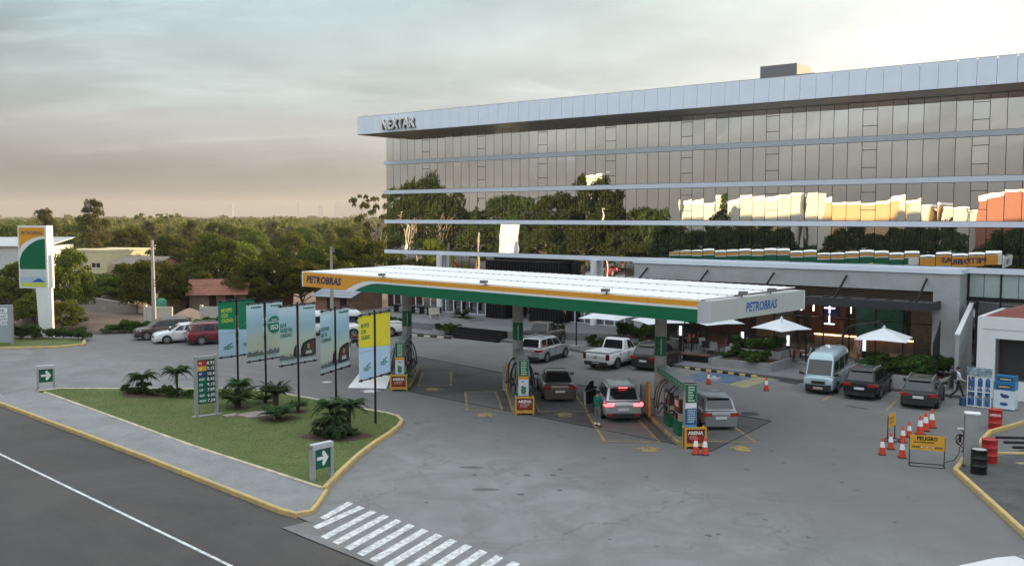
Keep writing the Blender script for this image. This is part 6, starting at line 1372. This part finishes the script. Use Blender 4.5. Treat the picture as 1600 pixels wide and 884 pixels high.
# ================================================================== PLAZA FURNITURE
PL = 'concrete planters on the plaza'
def planter(label, pts, z1, plants, pl_label, hz=1.0, z0=.1, dens=1.0):
    c = (sum(p[0] for p in pts) / len(pts), sum(p[1] for p in pts) / len(pts))
    T = thing('planter', label, 'planter', (c[0], c[1], 0), 0, PL)
    loc = [(p[0] - c[0], p[1] - c[1]) for p in pts]; inn = [(x * .93, y * .93) for x, y in loc]; n = len(pts)
    q = MB(); vs = [(x, y, z0) for x, y in loc] + [(x, y, z1) for x, y in loc] + [(x, y, z1) for x, y in inn] + [(x, y, z1 - .1) for x, y in inn]
    fs = [(i, (i + 1) % n, n + (i + 1) % n, n + i) for i in range(n)] + [(n + i, n + (i + 1) % n, 2 * n + (i + 1) % n, 2 * n + i) for i in range(n)] + [(2 * n + i, 2 * n + (i + 1) % n, 3 * n + (i + 1) % n, 3 * n + i) for i in range(n)]
    q.add(vs, fs); q.build('box', m_conc_planter, T); MB().face([(x, y, z1 - .09) for x, y in inn]).build('soil', mat('mulch', (.075, .04, .028), .95), T)
    mnx = min(p[0] for p in pts); mxx = max(p[0] for p in pts); mny = min(p[1] for p in pts); mxy = max(p[1] for p in pts); got = 0; tries = 0
    while got < plants and tries < 4000:
        tries += 1; x = random.uniform(mnx, mxx); y = random.uniform(mny, mxy)
        sx = c[0] + (x - c[0]) * 1.12; sy = c[1] + (y - c[1]) * 1.12
        if in_poly(sx, sy, pts): shrub(pl_label, x, y, z1 - .1, random.uniform(.7, 1.15), hz * random.uniform(.7, 1.25), 'shrubs in the ' + label[:26], got); got += 1
def para(a, b, d):     # parallelogram: front edge a-b, depth d along the facade's inward normal
    n = (.623, .782); return [a, b, (b[0] + n[0] * d, b[1] + n[1] * d), (a[0] + n[0] * d, a[1] + n[1] * d)]
planter('two tier planter in front of the cafe behind the blue bay, lower box', para((12.95, 60.75), (16.25, 58.6), 3.0), .62, 14, 'shrub in the lower cafe planter behind the blue bay', .75)
planter('two tier planter in front of the cafe behind the blue bay, upper box', para((14.3, 62.9), (17.4, 60.7), 2.0), 1.05, 8, 'shrub in the upper cafe planter behind the blue bay', 1.0)
planter('long planter behind the white pickup', para((4.9, 67.6), (9.6, 64.0), 1.2), .5, 12, 'shrub in the long planter behind the white pickup', .95)
planter('raised planter below the left cafe umbrella', para((6.9, 69.6), (11.0, 66.5), 2.2), .95, 14, 'tall shrub in the raised planter below the left umbrella', 1.25)
planter('planter in front of the cafe behind the black crossover', para((20.3, 55.0), (24.1, 52.0), 2.6), .75, 24, 'shrub in the planter behind the black crossover', 1.25)
planter('small planter left of the black steps', para((-6.7, 78.9), (-5.0, 77.5), 1.3), .35, 5, 'shrub in the planter left of the black steps', .95)
planter('square planter at the left top of the black steps', para((-6.0, 82.7), (-3.7, 81.0), 2.0), .95, 2, 'low shrub in the square planter above the steps', .4, .6)
planter('small planter right of the black steps', para((1.2, 77.2), (3.6, 75.4), 1.2), .4, 6, 'shrub in the planter right of the black steps', .9)
planter('narrow planter at the left end of the plaza', para((-11.9, 83.0), (-9.3, 81.0), .9), .4, 6, 'shrub in the narrow planter at the left end of the plaza', .9)
# cantilever umbrellas
m_canvas = mat('umbrella_canvas', (.74, .77, .80), .8, var=.03)
def umbrella(label, x, y, rz, r=1.75, zc=2.75, dx=1.2):
    U = thing('patio_umbrella', label, 'umbrella', (x, y, .13), rz, 'white umbrellas at the cafe')
    q = MB(); top = (0, 0, zc + .62)
    cs_ = [(-r, -r, zc - .05), (r, -r, zc - .05), (r, r, zc - .05), (-r, r, zc - .05)]
    for k in range(4):
        a = Vector(cs_[k]); b = Vector(cs_[(k + 1) % 4]); mid = (a + b) / 2 + Vector((0, 0, .05)); mid = mid * .98 + Vector((0, 0, .02 * zc))
        q.face([top, a, mid]); q.face([top, mid, b])
    q.build('canopy', m_canvas, U); MB().lathe([(.1, 0), (.06, .1), (.01, .16)], 8, (0, 0, zc + .6)).build('finial', m_canvas, U)
    q = MB()
    for c in cs_: q.cyl(top, (c[0] * .97, c[1] * .97, c[2] - .02), .018, .014, 5)
    q.build('ribs', m_black, U)
    MB().tube([(dx + r * .8, 0, 0), (dx + r * .8, 0, 2.3), (dx + r * .55, 0, zc + .55), (0.3, 0, zc + .95), (0, 0, zc + .66)], .055, 8).build('arm_post', m_black, U)
    MB().box(dx + r * .8 - .45, dx + r * .8 + .45, -.45, .45, 0, .1).build('base', m_conc_planter, U)
umbrella('white umbrella on a black arm, the left of the pair behind the pickup', 6.9, 68.6, R(150), 1.55, 2.35)
umbrella('white umbrella, the right of the pair behind the pickup', 10.4, 66.0, R(15), 1.55, 2.35)
umbrella('white umbrella partly hidden by the grey end of the canopy', 14.0, 65.0, R(200), 1.5, 2.4)
umbrella('white umbrella in front of the lit cafe, beside the canopy end', 17.4, 60.6, R(30), 1.35, 2.5)
umbrella('white umbrella above the planter behind the black crossover', 22.2, 56.0, R(150), 1.45, 2.45)
# bollard lamps
for (x, y, lb) in [(12.1, 67.4, 'black bollard lamp behind the bench'), (15.7, 63.9, 'black bollard lamp behind the upper planter'), (18.25, 62.0, 'black bollard lamp below the umbrella in front of the cafe'), (22.4, 59.6, 'black bollard lamp left of the umbrella by the black crossover')]:
    T = thing('bollard_lamp', lb, 'lamp', (x, y, .13), 0, 'bollard lamps on the plaza')
    MB().box(-.10, .10, -.10, .10, 0, 1.15).build('post', m_black, T); MB().cyl((0, 0, 1.151), (0, 0, 1.85), .10, .10, 14).build('lamp', m_lamp, T); MB().box(-.11, .11, -.11, .11, 1.851, 1.88).build('cap', m_black, T)
# bench
BN = thing('plaza_bench', 'dark slab bench in front of the cafe by the kerb', 'bench', (12.3, 62.6, .13), BZ)
MB().box(-1.4, 1.0, -.28, .28, .42, .52).build('seat', mat('bench_timber', (.11, .07, .05), .6, var=.2), BN); MB().box(-.9, .8, -.2, .2, 0, .419).build('base', m_black, BN)
# tables and chairs
def table(label, x, y):
    T = thing('cafe_table', label, 'table', (x, y, .13), random.uniform(0, 3), 'cafe tables')
    MB().lathe([(.42, .72), (.42, .76)], 18).build('top', mat('table_top', (.06, .045, .04), .5), T); MB().cyl((0, 0, .03), (0, 0, .72), .035, .035, 8).build('leg', m_black, T); MB().lathe([(.25, 0), (.25, .03)], 14).build('base', m_black, T)
def chair0_(label, x, y, rz, m):
    T = thing('cafe_chair', label, 'chair', (x, y, .13), rz, 'cafe chairs')
    MB().box(-.24, .24, -.24, .24, .42, .47).build('seat', m, T); MB().add([(-.26, -.24, .47), (.26, -.24, .47), (.26, -.34, .92), (-.26, -.34, .92), (-.26, -.20, .47), (.26, -.20, .47), (.26, -.30, .92), (-.26, -.30, .92)], [(0, 1, 2, 3), (7, 6, 5, 4), (3, 2, 6, 7), (1, 5, 6, 2), (0, 3, 7, 4)]).build('backrest', m, T)
    for a in (-.21, .21):
        for b in (-.21, .21): MB().cyl((a, b, 0), (a * .9, b * .9, .42), .018, .018, 6).build('leg', m_black, T)
m_chp = mat('chair_pale', (.36, .36, .36), .7); m_chd = mat('chair_dark', (.05, .03, .028), .7); m_chr = mat('chair_red', (.22, .04, .03), .7)
TB = [(10.0, 71.8), (12.8, 69.0), (14.2, 66.9), (16.1, 65.8), (18.9, 62.8), (20.3, 63.9), (22.6, 58.9), (24.4, 57.1), (13.2, 71.8), (17.6, 66.9), (19.4, 64.9)]
tl_ = ['by the left umbrella pole', 'behind the bollard by the bench', 'below the half hidden umbrella', 'between the two seated people', 'below the umbrella in front of the cafe', 'close to the cafe glass behind the bollard', 'left of the umbrella by the black crossover', 'below the umbrella by the black crossover', 'at the left end of the cafe glass', 'close to the glass in the middle of the cafe', 'close to the glass right of the middle of the cafe']
for k, (x, y) in enumerate(TB):
    table('small round dark cafe table ' + tl_[k], x, y)
    for j in range(3):
        if k == 3 and j < 2: continue
        a = j * 2.1 + k; mm = (m_chd, m_chr, m_chp)[(k + j) % 3]; nm_ = ('dark', 'red', 'pale grey')[(k + j) % 3]
        chair0_('%s chair at table %s' % (nm_, tl_[k]), x + .78 * math.cos(a), y + .78 * math.sin(a), a + R(90), mm)
for (x, y, a, lb) in [(13.9, 65.3, 2.4, 'pale folded back lounge chair left of the seated people'), (15.3, 64.6, 3.1, 'pale cafe chair below the seated people'), (17.9, 64.0, 3.0, 'pale cafe chair left of the umbrella pole')]: chair0_(lb, x, y, a, m_chp)
# bench seats on the deck far left
for k in range(3):
    T = thing('picnic_table', ['left', 'middle', 'right'][k] + ' of three dark slatted picnic tables at the far end of the deck', 'table', (-10.6 + k * 1.7, 89.6 - k * 1.3, .7), BZ, 'picnic tables')
    MB().box(-.75, .75, -.35, .35, .68, .74).build('top', m_black, T)
    for x in (-.6, .6): MB().box(x - .04, x + .04, -.3, .3, 0, .68).build('leg', m_black, T)
    for y in (-.65, .65): MB().box(-.75, .75, y - .12, y + .12, .42, .47).build('seat', m_black, T)
WB = thing('white_bench', 'pale curved garden seat on the deck left of the steps', 'bench', (-6.9, 84.0, .7), R(20))
MB().box(-.5, .5, -.25, .25, .38, .45).build('seat', mat('seat_cream', (.5, .46, .38), .6), WB); MB().box(-.5, .5, .22, .30, .45, .95).build('backrest', mat('seat_cream', (.5, .46, .38), .6), WB)
for x in (-.42, .42): MB().box(x - .04, x + .04, -.2, .25, 0, .38).build('leg', mat('seat_cream', (.5, .46, .38), .6), WB)

# ================================================================== BUILDINGS AND WALLS AT THE LEFT
m_cream = mat('cream_render', (.62, .55, .34), .85, var=.08, scale=.6); m_wallgrey = mat('grey_render', (.30, .265, .235), .9, var=.15, scale=.8); m_brick = mat('brick_red', (.24, .13, .09), .9, var=.2, scale=2)
def pbox(px0, px1, D, z0, z1, dep): return pt(px0, D)[0], pt(px1, D)[0], D, D + dep, z0, z1
CB = thing('cream_building', 'cream rendered flat roofed building with small windows beyond the dirt lot', 'building', (pt(138, 128)[0], 128, 0), R(-22))
MB().box(-5, 3.2, 0, 9, 0, 5.0).build('wall', m_cream, CB); MB().box(-5.05, 3.25, -.05, 9.05, 5.001, 5.3).build('parapet', m_cream, CB)
for x in (.6, 1.4):
    w = MB().box(x, x + .6, -.04, -.001, 2.9, 3.5).build('window', m_dark, CB); MB().box(x - .05, x + .65, -.07, -.041, 2.82, 2.9).build('sill', m_white, w)
MB().box(-1.9, -1.1, -.35, -.001, 3.1, 3.75).build('air_conditioner', mat('ac_grey', (.3, .3, .29), .6), CB)
LB = thing('white_warehouse', 'white low warehouse with pale roof at the far left edge', 'building', (pt(-30, 130)[0], 130, 0), R(8))
MB().box(-8, 8.5, 0, 12, 0, 5.6).build('wall', mat('warehouse_white', (.55, .58, .56), .8, var=.08), LB); MB().add([(-8.2, -.3, 5.601), (8.7, -.3, 5.601), (8.7, 12.3, 6.6), (-8.2, 12.3, 6.6), (-8.2, -.3, 5.7), (8.7, -.3, 5.7), (8.7, 12.3, 6.7), (-8.2, 12.3, 6.7)], [(3, 2, 1, 0), (4, 5, 6, 7), (0, 1, 5, 4), (1, 2, 6, 5), (2, 3, 7, 6), (3, 0, 4, 7)]).build('roof', mat('zinc_pale', (.42, .45, .45), .5, .3), LB)
MB().box(5, 6, 2, 3, 6.0, 7.3).build('roof_tank', mat('ac_grey', (.3, .3, .29), .6), LB)
GWb = thing('grey_outbuilding', 'grey rendered outbuilding with a dark doorway behind the bank', 'building', (pt(150, 104)[0], 104, 0), R(-4))
MB().box(-3.4, 3.4, 0, 5, 0, 2.9).build('wall', m_wallgrey, GWb); MB().box(-.9, -.2, -.03, -.001, .2, 2.3).build('door', m_dark, GWb); MB().box(1.2, 1.5, -.03, -.001, 1.4, 2.3).build('window', m_dark, GWb); MB().box(-3.5, 3.5, -.1, 5.1, 2.901, 3.05).build('roof', m_wallgrey, GWb)
FW = thing('boundary_wall', 'long brown boundary wall sloping along the dirt lot at left', 'wall', (pt(115, 96)[0], 96, 0), R(-28))
MB().add([(0, 0, 0), (9, 0, 0), (9, 0, 1.15), (0, 0, 1.75), (0, .18, 0), (9, .18, 0), (9, .18, 1.15), (0, .18, 1.75)], [(0, 1, 2, 3), (5, 4, 7, 6), (1, 5, 6, 2), (4, 0, 3, 7), (3, 2, 6, 7)]).build('wall_panel', m_wallgrey, FW)
MB().add([(0, -.03, 1.75), (9, -.03, 1.15), (9, .21, 1.15), (0, .21, 1.75), (0, -.03, 1.82), (9, -.03, 1.22), (9, .21, 1.22), (0, .21, 1.82)], [(3, 2, 1, 0), (4, 5, 6, 7), (0, 1, 5, 4), (1, 2, 6, 5), (2, 3, 7, 6), (3, 0, 4, 7)]).build('coping', mat('coping_pale', (.36, .33, .30), .9), FW)
BK = structure(MB().add([(-46, 80.5, -.02), (-31, 80.2, -.02), (-29, 92, 0.2), (-50, 92, .6), (-46, 83, .75), (-32, 82.6, .35)], [(0, 1, 5, 4), (4, 5, 2, 3)]).build('earth_bank', m_dirt))
for (a, b_, lb) in ((226, 268, 'pale gate wall right behind the concrete pole'), (314, 345, 'pale gate wall behind the green banner')):
    T = thing('gate_wall', lb, 'wall', (*pt(a, 84.0), 0), R(-6), 'gate walls by the side street'); wd = (b_ - a) / 1475 * 84
    MB().box(0, wd, 0, .2, 0, 1.75).build('panel', mat('gate_pale', (.46, .44, .40), .85, var=.1), T); MB().box(-.25, -.01, -.05, .25, 0, 1.9).build('pier', mat('gate_pale', (.46, .44, .40), .85), T)
SPL = tag(MB().lathe([(2.3, 0), (1.9, .25), (1.3, .65), (.7, 1.0), (.25, 1.2), (.05, 1.25)], 18).build('sand_pile', mat('sand', (.36, .25, .18), .95, var=.15, scale=2, bump=.4), smooth=60), 'cone shaped sand pile on the dirt lot', 'sand pile'); SPL.location = (*pt(294, 90), -.02); SPL.scale = (.95, .9, .85)
TK = tag(MB().lathe([(.5, 0), (.52, .3), (.5, 1.2), (.3, 1.45), (.1, 1.5)], 16).build('water_tank', mat('tank_green', (.03, .20, .12), .5), smooth=50), 'green plastic tank behind the gate wall', 'tank'); TK.location = (*pt(250, 89), .6)
def tiled_house(label, x, y, rz, w, d, hz, ridge, rmat, wmat, name='tiled_house', rows_=9):
    T = thing(name, label, 'house', (x, y, 0), rz)
    MB().add([(-w, 0, 0), (w, 0, 0), (w, d, 0), (-w, d, 0), (-w, 0, hz), (w, 0, hz), (w, d, hz), (-w, d, hz), (-w, d / 2, ridge - .12), (w, d / 2, ridge - .12)], [(0, 1, 5, 4), (1, 2, 6, 9, 5), (2, 3, 7, 6), (3, 0, 4, 8, 7)]).build('wall', wmat, T)
    for s in (0, 1):
        for k in range(rows_):
            y0 = (d / 2 + .5) * k / rows_; y1 = (d / 2 + .5) * (k + 1.12) / rows_; sl = (ridge - hz) / (d / 2)
            za = hz - .5 * sl + y0 * sl; zb_ = hz - .5 * sl + y1 * sl
            ya, yb = (y0 - .5, y1 - .5) if s == 0 else (d + .5 - y0, d + .5 - y1)
            MB().add([(-w - .35, ya, za + .06), (w + .35, ya, za + .06), (w + .35, yb, zb_ + .02), (-w - .35, yb, zb_ + .02), (-w - .35, ya, za), (w + .35, ya, za)], [(0, 1, 2, 3) if s == 0 else (3, 2, 1, 0), (4, 5, 1, 0), (0, 3, 4), (1, 5, 2)]).build('tile_course', rmat, T)
    MB().box(-.8, -.1, -.03, -.001, .3, 2.1).build('door', m_dark, T); MB().box(.8, 1.6, -.03, -.001, 1.1, 2.0).build('window', m_dark, T)
    return T
tiled_house('brick house with low red tiled roof behind the banners', pt(338, 95)[0], 95, R(12), 2.7, 6, 2.1, 3.3, mat('clay_tile', (.26, .11, .07), .85, var=.3, scale=2), mat('house_brown', (.20, .14, .10), .9, var=.2))
tiled_house('shed with sloping grey zinc roof left of the canopy end', pt(520, 92)[0], 92, R(-28), 2.2, 5, 2.1, 2.9, mat('zinc', (.26, .30, .34), .45, .5, var=.1), m_brick, 'zinc_shed', 5)
tiled_house('small pale zinc roofed house behind the tiled house', pt(372, 104)[0], 104, R(30), 2.0, 5, 2.9, 3.9, mat('zinc_bright', (.55, .60, .64), .4, .3), m_wallgrey, 'zinc_house', 5)
tiled_house('low brick house right of the cream building', pt(212, 125)[0], 125, R(-10), 3.0, 6, 3.6, 4.4, mat('roof_grey', (.24, .2, .17), .8), m_brick, 'brick_house', 4)
LW = thing('low_site_wall', 'long low brown wall at the back of the dirt lot', 'wall', (pt(255, 101)[0], 101, 0), R(-3))
MB().box(0, 14, 0, .2, 0, 2.1).build('wall_panel', m_brick, LW)
# utility poles with wires
def upole(label, x, y, h):
    T = thing('utility_pole', label, 'pole', (x, y, 0), 0, 'concrete utility poles')
    MB().add([(-.17, -.13, 0), (.17, -.13, 0), (.17, .13, 0), (-.17, .13, 0), (-.09, -.08, h), (.09, -.08, h), (.09, .08, h), (-.09, .08, h)], [(4, 5, 6, 7), (0, 1, 5, 4), (1, 2, 6, 5), (2, 3, 7, 6), (3, 0, 4, 7)]).build('shaft', mat('pole_concrete', (.36, .34, .31), .85, var=.12), T)
    for k in range(3): MB().cyl((.05, -.1, h * .55 - k * .25), (.3, -.1, h * .55 - k * .25), .04, .04, 6).build('insulator', m_dark, T)
    MB().box(.0, .32, -.04, .04, h - .5, h - .42).build('bracket', m_grey_alu, T)
    return T
upole('concrete utility pole behind the parked white sedan', *pt(238, 82), 7.75); upole('concrete utility pole behind the orange end of the canopy', *pt(517.5, 88), 7.0)
def wire(label, a, b, sag, r=.012):
    pts = [tuple(Vector(a).lerp(Vector(b), t / 14) - Vector((0, 0, sag * 4 * (t / 14) * (1 - t / 14)))) for t in range(15)]
    return tag(MB().tube(pts, r, 4).build('overhead_wire', m_dark), label, 'wire', 'overhead wires')
pA = pt(238, 82); pB = pt(517.5, 88)
wire('thin overhead wire running left from the concrete pole', (pA[0], pA[1], 4.1), (-60, 76, 4.6), .5); wire('thin overhead wire between the two concrete poles', (pA[0], pA[1], 4.0), (pB[0], pB[1], 4.2), .5); wire('thin overhead wire running right from the second concrete pole', (pB[0], pB[1], 4.2), (-7, 93.5, 4.4), .2)
# far skyline towers
m_tower = mat('far_tower', (.5, .5, .5), .9)
for k, (px, w, h) in enumerate([(502, 9, 52), (532, 22, 62), (540, 16, 68), (548, 18, 58), (560, 14, 48), (467, 6, 60), (362, 8, 55), (575, 20, 40)]):
    D = 3600; T = thing('far_tower', 'pale hazy tower on the horizon, number %s from the left' % ['five', 'six', 'seven', 'eight', 'nine', 'four', 'three', 'ten'][k], 'tower', (*pt(px, D), 0), .2, 'hazy towers on the horizon')
    T['label'] = ['broad', 'tall pale', 'tallest', 'stepped', 'narrow', 'very slender', 'lone slender', 'low wide'][k] + ' hazy tower on the horizon left of the office block'
    MB().box(-w, w, -w, w, 0, h).build('shaft', m_tower, T)
    for j in range(6): MB().box(-w * .9, w * .9, -w - .3, -w - .01, h * (j + .3) / 6.2, h * (j + .75) / 6.2).build('window_band', mat('far_window', (.40, .41, .42), .5), T)

# ================================================================== ACROSS THE ROAD (seen in the mirrored glass)
def across(name, label, al0, al1, n0, dep, h, wm, parts=(), cat='building'):
    o = rp(al0, n0); T = thing(name, label, cat, (o[0], o[1], 0), math.atan2(UR[1], UR[0])); w = al1 - al0
    MB().box(0, w, -dep, 0, 0, h).build('wall', wm, T); MB().box(-.1, w + .1, -dep - .1, .1, h + .001, h + .35).build('parapet', m_white, T)
    for (a, b, z0, z1, mm, nm) in parts: MB().box(a, b, .001, .12, z0, z1).build(nm, mm, T)
    return T
m_ocre = mat('ochre_render', (.44, .30, .17), .85, var=.1); m_bricko = mat('red_cladding', (.26, .105, .075), .8, var=.1); m_wht = mat('shop_white', (.46, .45, .41), .8, var=.05)
across('white_store', 'white store block across the road, seen mirrored in the office glass', -78, -58, -22, 16, 12.4, m_wht, [(1, 5, 0, 4, m_dglass, 'window'), (6, 14, 0, 4, m_dglass, 'window'), (8, 18, 5, 8.8, m_ocre, 'sign_field')])
across('ochre_store', 'ochre store block across the road, seen mirrored in the office glass', -57.5, -38, -24, 16, 12.0, m_ocre, [(0, 3.5, 4, 13, m_wht, 'sign_tower'), (5, 10, 0, 4, m_dglass, 'window'), (11, 18, 0, 4, m_dglass, 'window'), (15.5, 19.3, 5, 12.2, m_wht, 'sign_field')])
across('red_store', 'red clad store across the road, seen mirrored in the office glass', -31, -12, -22, 16, 13.0, m_bricko, [(2, 17, 0, 4, m_dglass, 'window')])
across('white_annex', 'low white annex across the road, seen mirrored in the office glass', -37.6, -31.4, -26, 12, 11.2, m_wht, [(1, 5, 0, 3.5, m_dglass, 'window')])
across('slim_tower', 'slim white tower across the road behind tall trees, seen mirrored in the glass', -104, -100.5, -34, 4, 18.0, m_wht, [(1, 2.5, 2, 16, m_dglass, 'window')])
m_ru = 'trees across the road, seen mirrored in the glass'
RT = [(-144, -26, 17, .9, ('dome', 1)), (-136, -22, 19.5, .7, ('dome', 2)), (-128, -20, 16, .8, ('dome', 3)), (-120, -26, 14.5, .9, ('dome', 4)), (-112, -24, 14.2, .9, ('dome', 1)), (-104, -22, 15, .8, ('dome', 2)), (-97, -24, 19.0, .62, ('dome', 3)), (-91, -20, 13, .9, ('dome', 4)), (-85, -22, 12.4, .9, ('dome', 2)), (-81, -18, 12, .8, ('dome', 1)), (-62, -14, 9.5, .8, ('dome', 3)), (-68, -14, 13.2, .5, ('tall', 5)), (-24, -13, 9, .9, ('dome', 4)), (-34, -13, 8, .9, ('dome', 2)), (-15, -14, 10, .9, ('dome', 1)), (-132, -12, 12, .7, ('wispy', 7)), (-124, -12, 12, .7, ('wispy', 8)), (-108, -12, 10, .8, ('wispy', 7)), (-100, -11, 8.5, .9, ('dome', 4)), (-92, -12, 8, .9, ('dome', 1)), (-75, -13, 7, 1.0, ('dome', 2)), (-150, -14, 14, .9, ('dome', 2)), (-139, -15, 9, 1.1, ('dome', 3)), (-129, -15, 8, 1.1, ('dome', 4)), (-117, -14, 9, 1.1, ('dome', 1)), (-111, -16, 8, 1.2, ('dome', 2)), (-104, -15, 8, 1.2, ('dome', 3)), (-96, -17, 9, 1.1, ('dome', 1)), (-87, -15, 7.5, 1.2, ('dome', 4)), (-80, -15, 7, 1.2, ('dome', 3)), (-52, -12, 6, 1.1, ('dome', 2)), (-44, -12, 7, 1.0, ('dome', 1)), (-28, -12, 6, 1.2, ('dome', 3)), (-20, -12, 7, 1.1, ('dome', 2)), (-72, -12, 8.5, 1.0, ('dome', 3)), (-66, -11, 9, .9, ('dome', 1)), (-57, -12, 8, 1.0, ('dome', 4)), (-48, -14, 9.4, .9, ('dome', 3)), (-40, -12, 8.6, 1.0, ('dome', 4)), (-36, -14, 9.8, .8, ('dome', 1)), (-24, -12, 9.0, 1.0, ('dome', 3))]
for k, (al, n, h, wf, var) in enumerate(RT):
    x, y = rp(al, n); tree('roadside tree across the road, seen only mirrored in the office glass', x, y, h, wf, ('dark_' + var[0], var[1]), group=m_ru)
for k, (al, n, pm) in enumerate([(-118, -6, 'r'), (-96, -6, 'w'), (-88, -12, 'r'), (-71, -6, 's'), (-55, -13, 'w'), (-49, -13, 's'), (-43, -13, 'r')]):
    x, y = rp(al, n); make_car('parked car across the road, seen only mirrored in the office glass', {'r': red_c, 'w': white_c, 's': silver}[pm], (x, y), 133, 'hatch', 4.2, 1.75, 1.5, group='parked cars across the road', cladding=False, rails=False)
for al in (-126, -84, -30):
    x, y = rp(al, -4); T = thing('street_lamp', 'pale street lamp across the road, seen only mirrored in the office glass', 'lamp', (x, y, 0), 0, 'street lamps across the road')
    MB().cyl((0, 0, 0), (0, 0, 11), .12, .07, 8).build('post', mat('pole_pale', (.5, .48, .44), .6), T); MB().box(-.1, 1.4, -.1, .1, 10.9, 11.05).build('arm', mat('pole_pale', (.5, .48, .44), .6), T)

# ================================================================== HAZE
hz = MB().box(-4200, 4200, -400, 4300, -1.2, 75).build('haze', None)
hz.data.materials.clear(); hm_ = bpy.data.materials.new('haze_air'); hm_.use_nodes = True; t = hm_.node_tree
for n in list(t.nodes):
    if n.type != 'OUTPUT_MATERIAL': t.nodes.remove(n)
pv = N(t, 'ShaderNodeVolumePrincipled'); pv.inputs['Color'].default_value = (.60, .58, .56, 1); pv.inputs['Density'].default_value = .00022; pv.inputs['Anisotropy'].default_value = 0.2
t.links.new(pv.outputs[0], t.nodes['Material Output'].inputs['Volume']); hz.data.materials.append(hm_); stuff(hz); tag(hz, 'thin dusty evening haze over the whole place', 'haze')
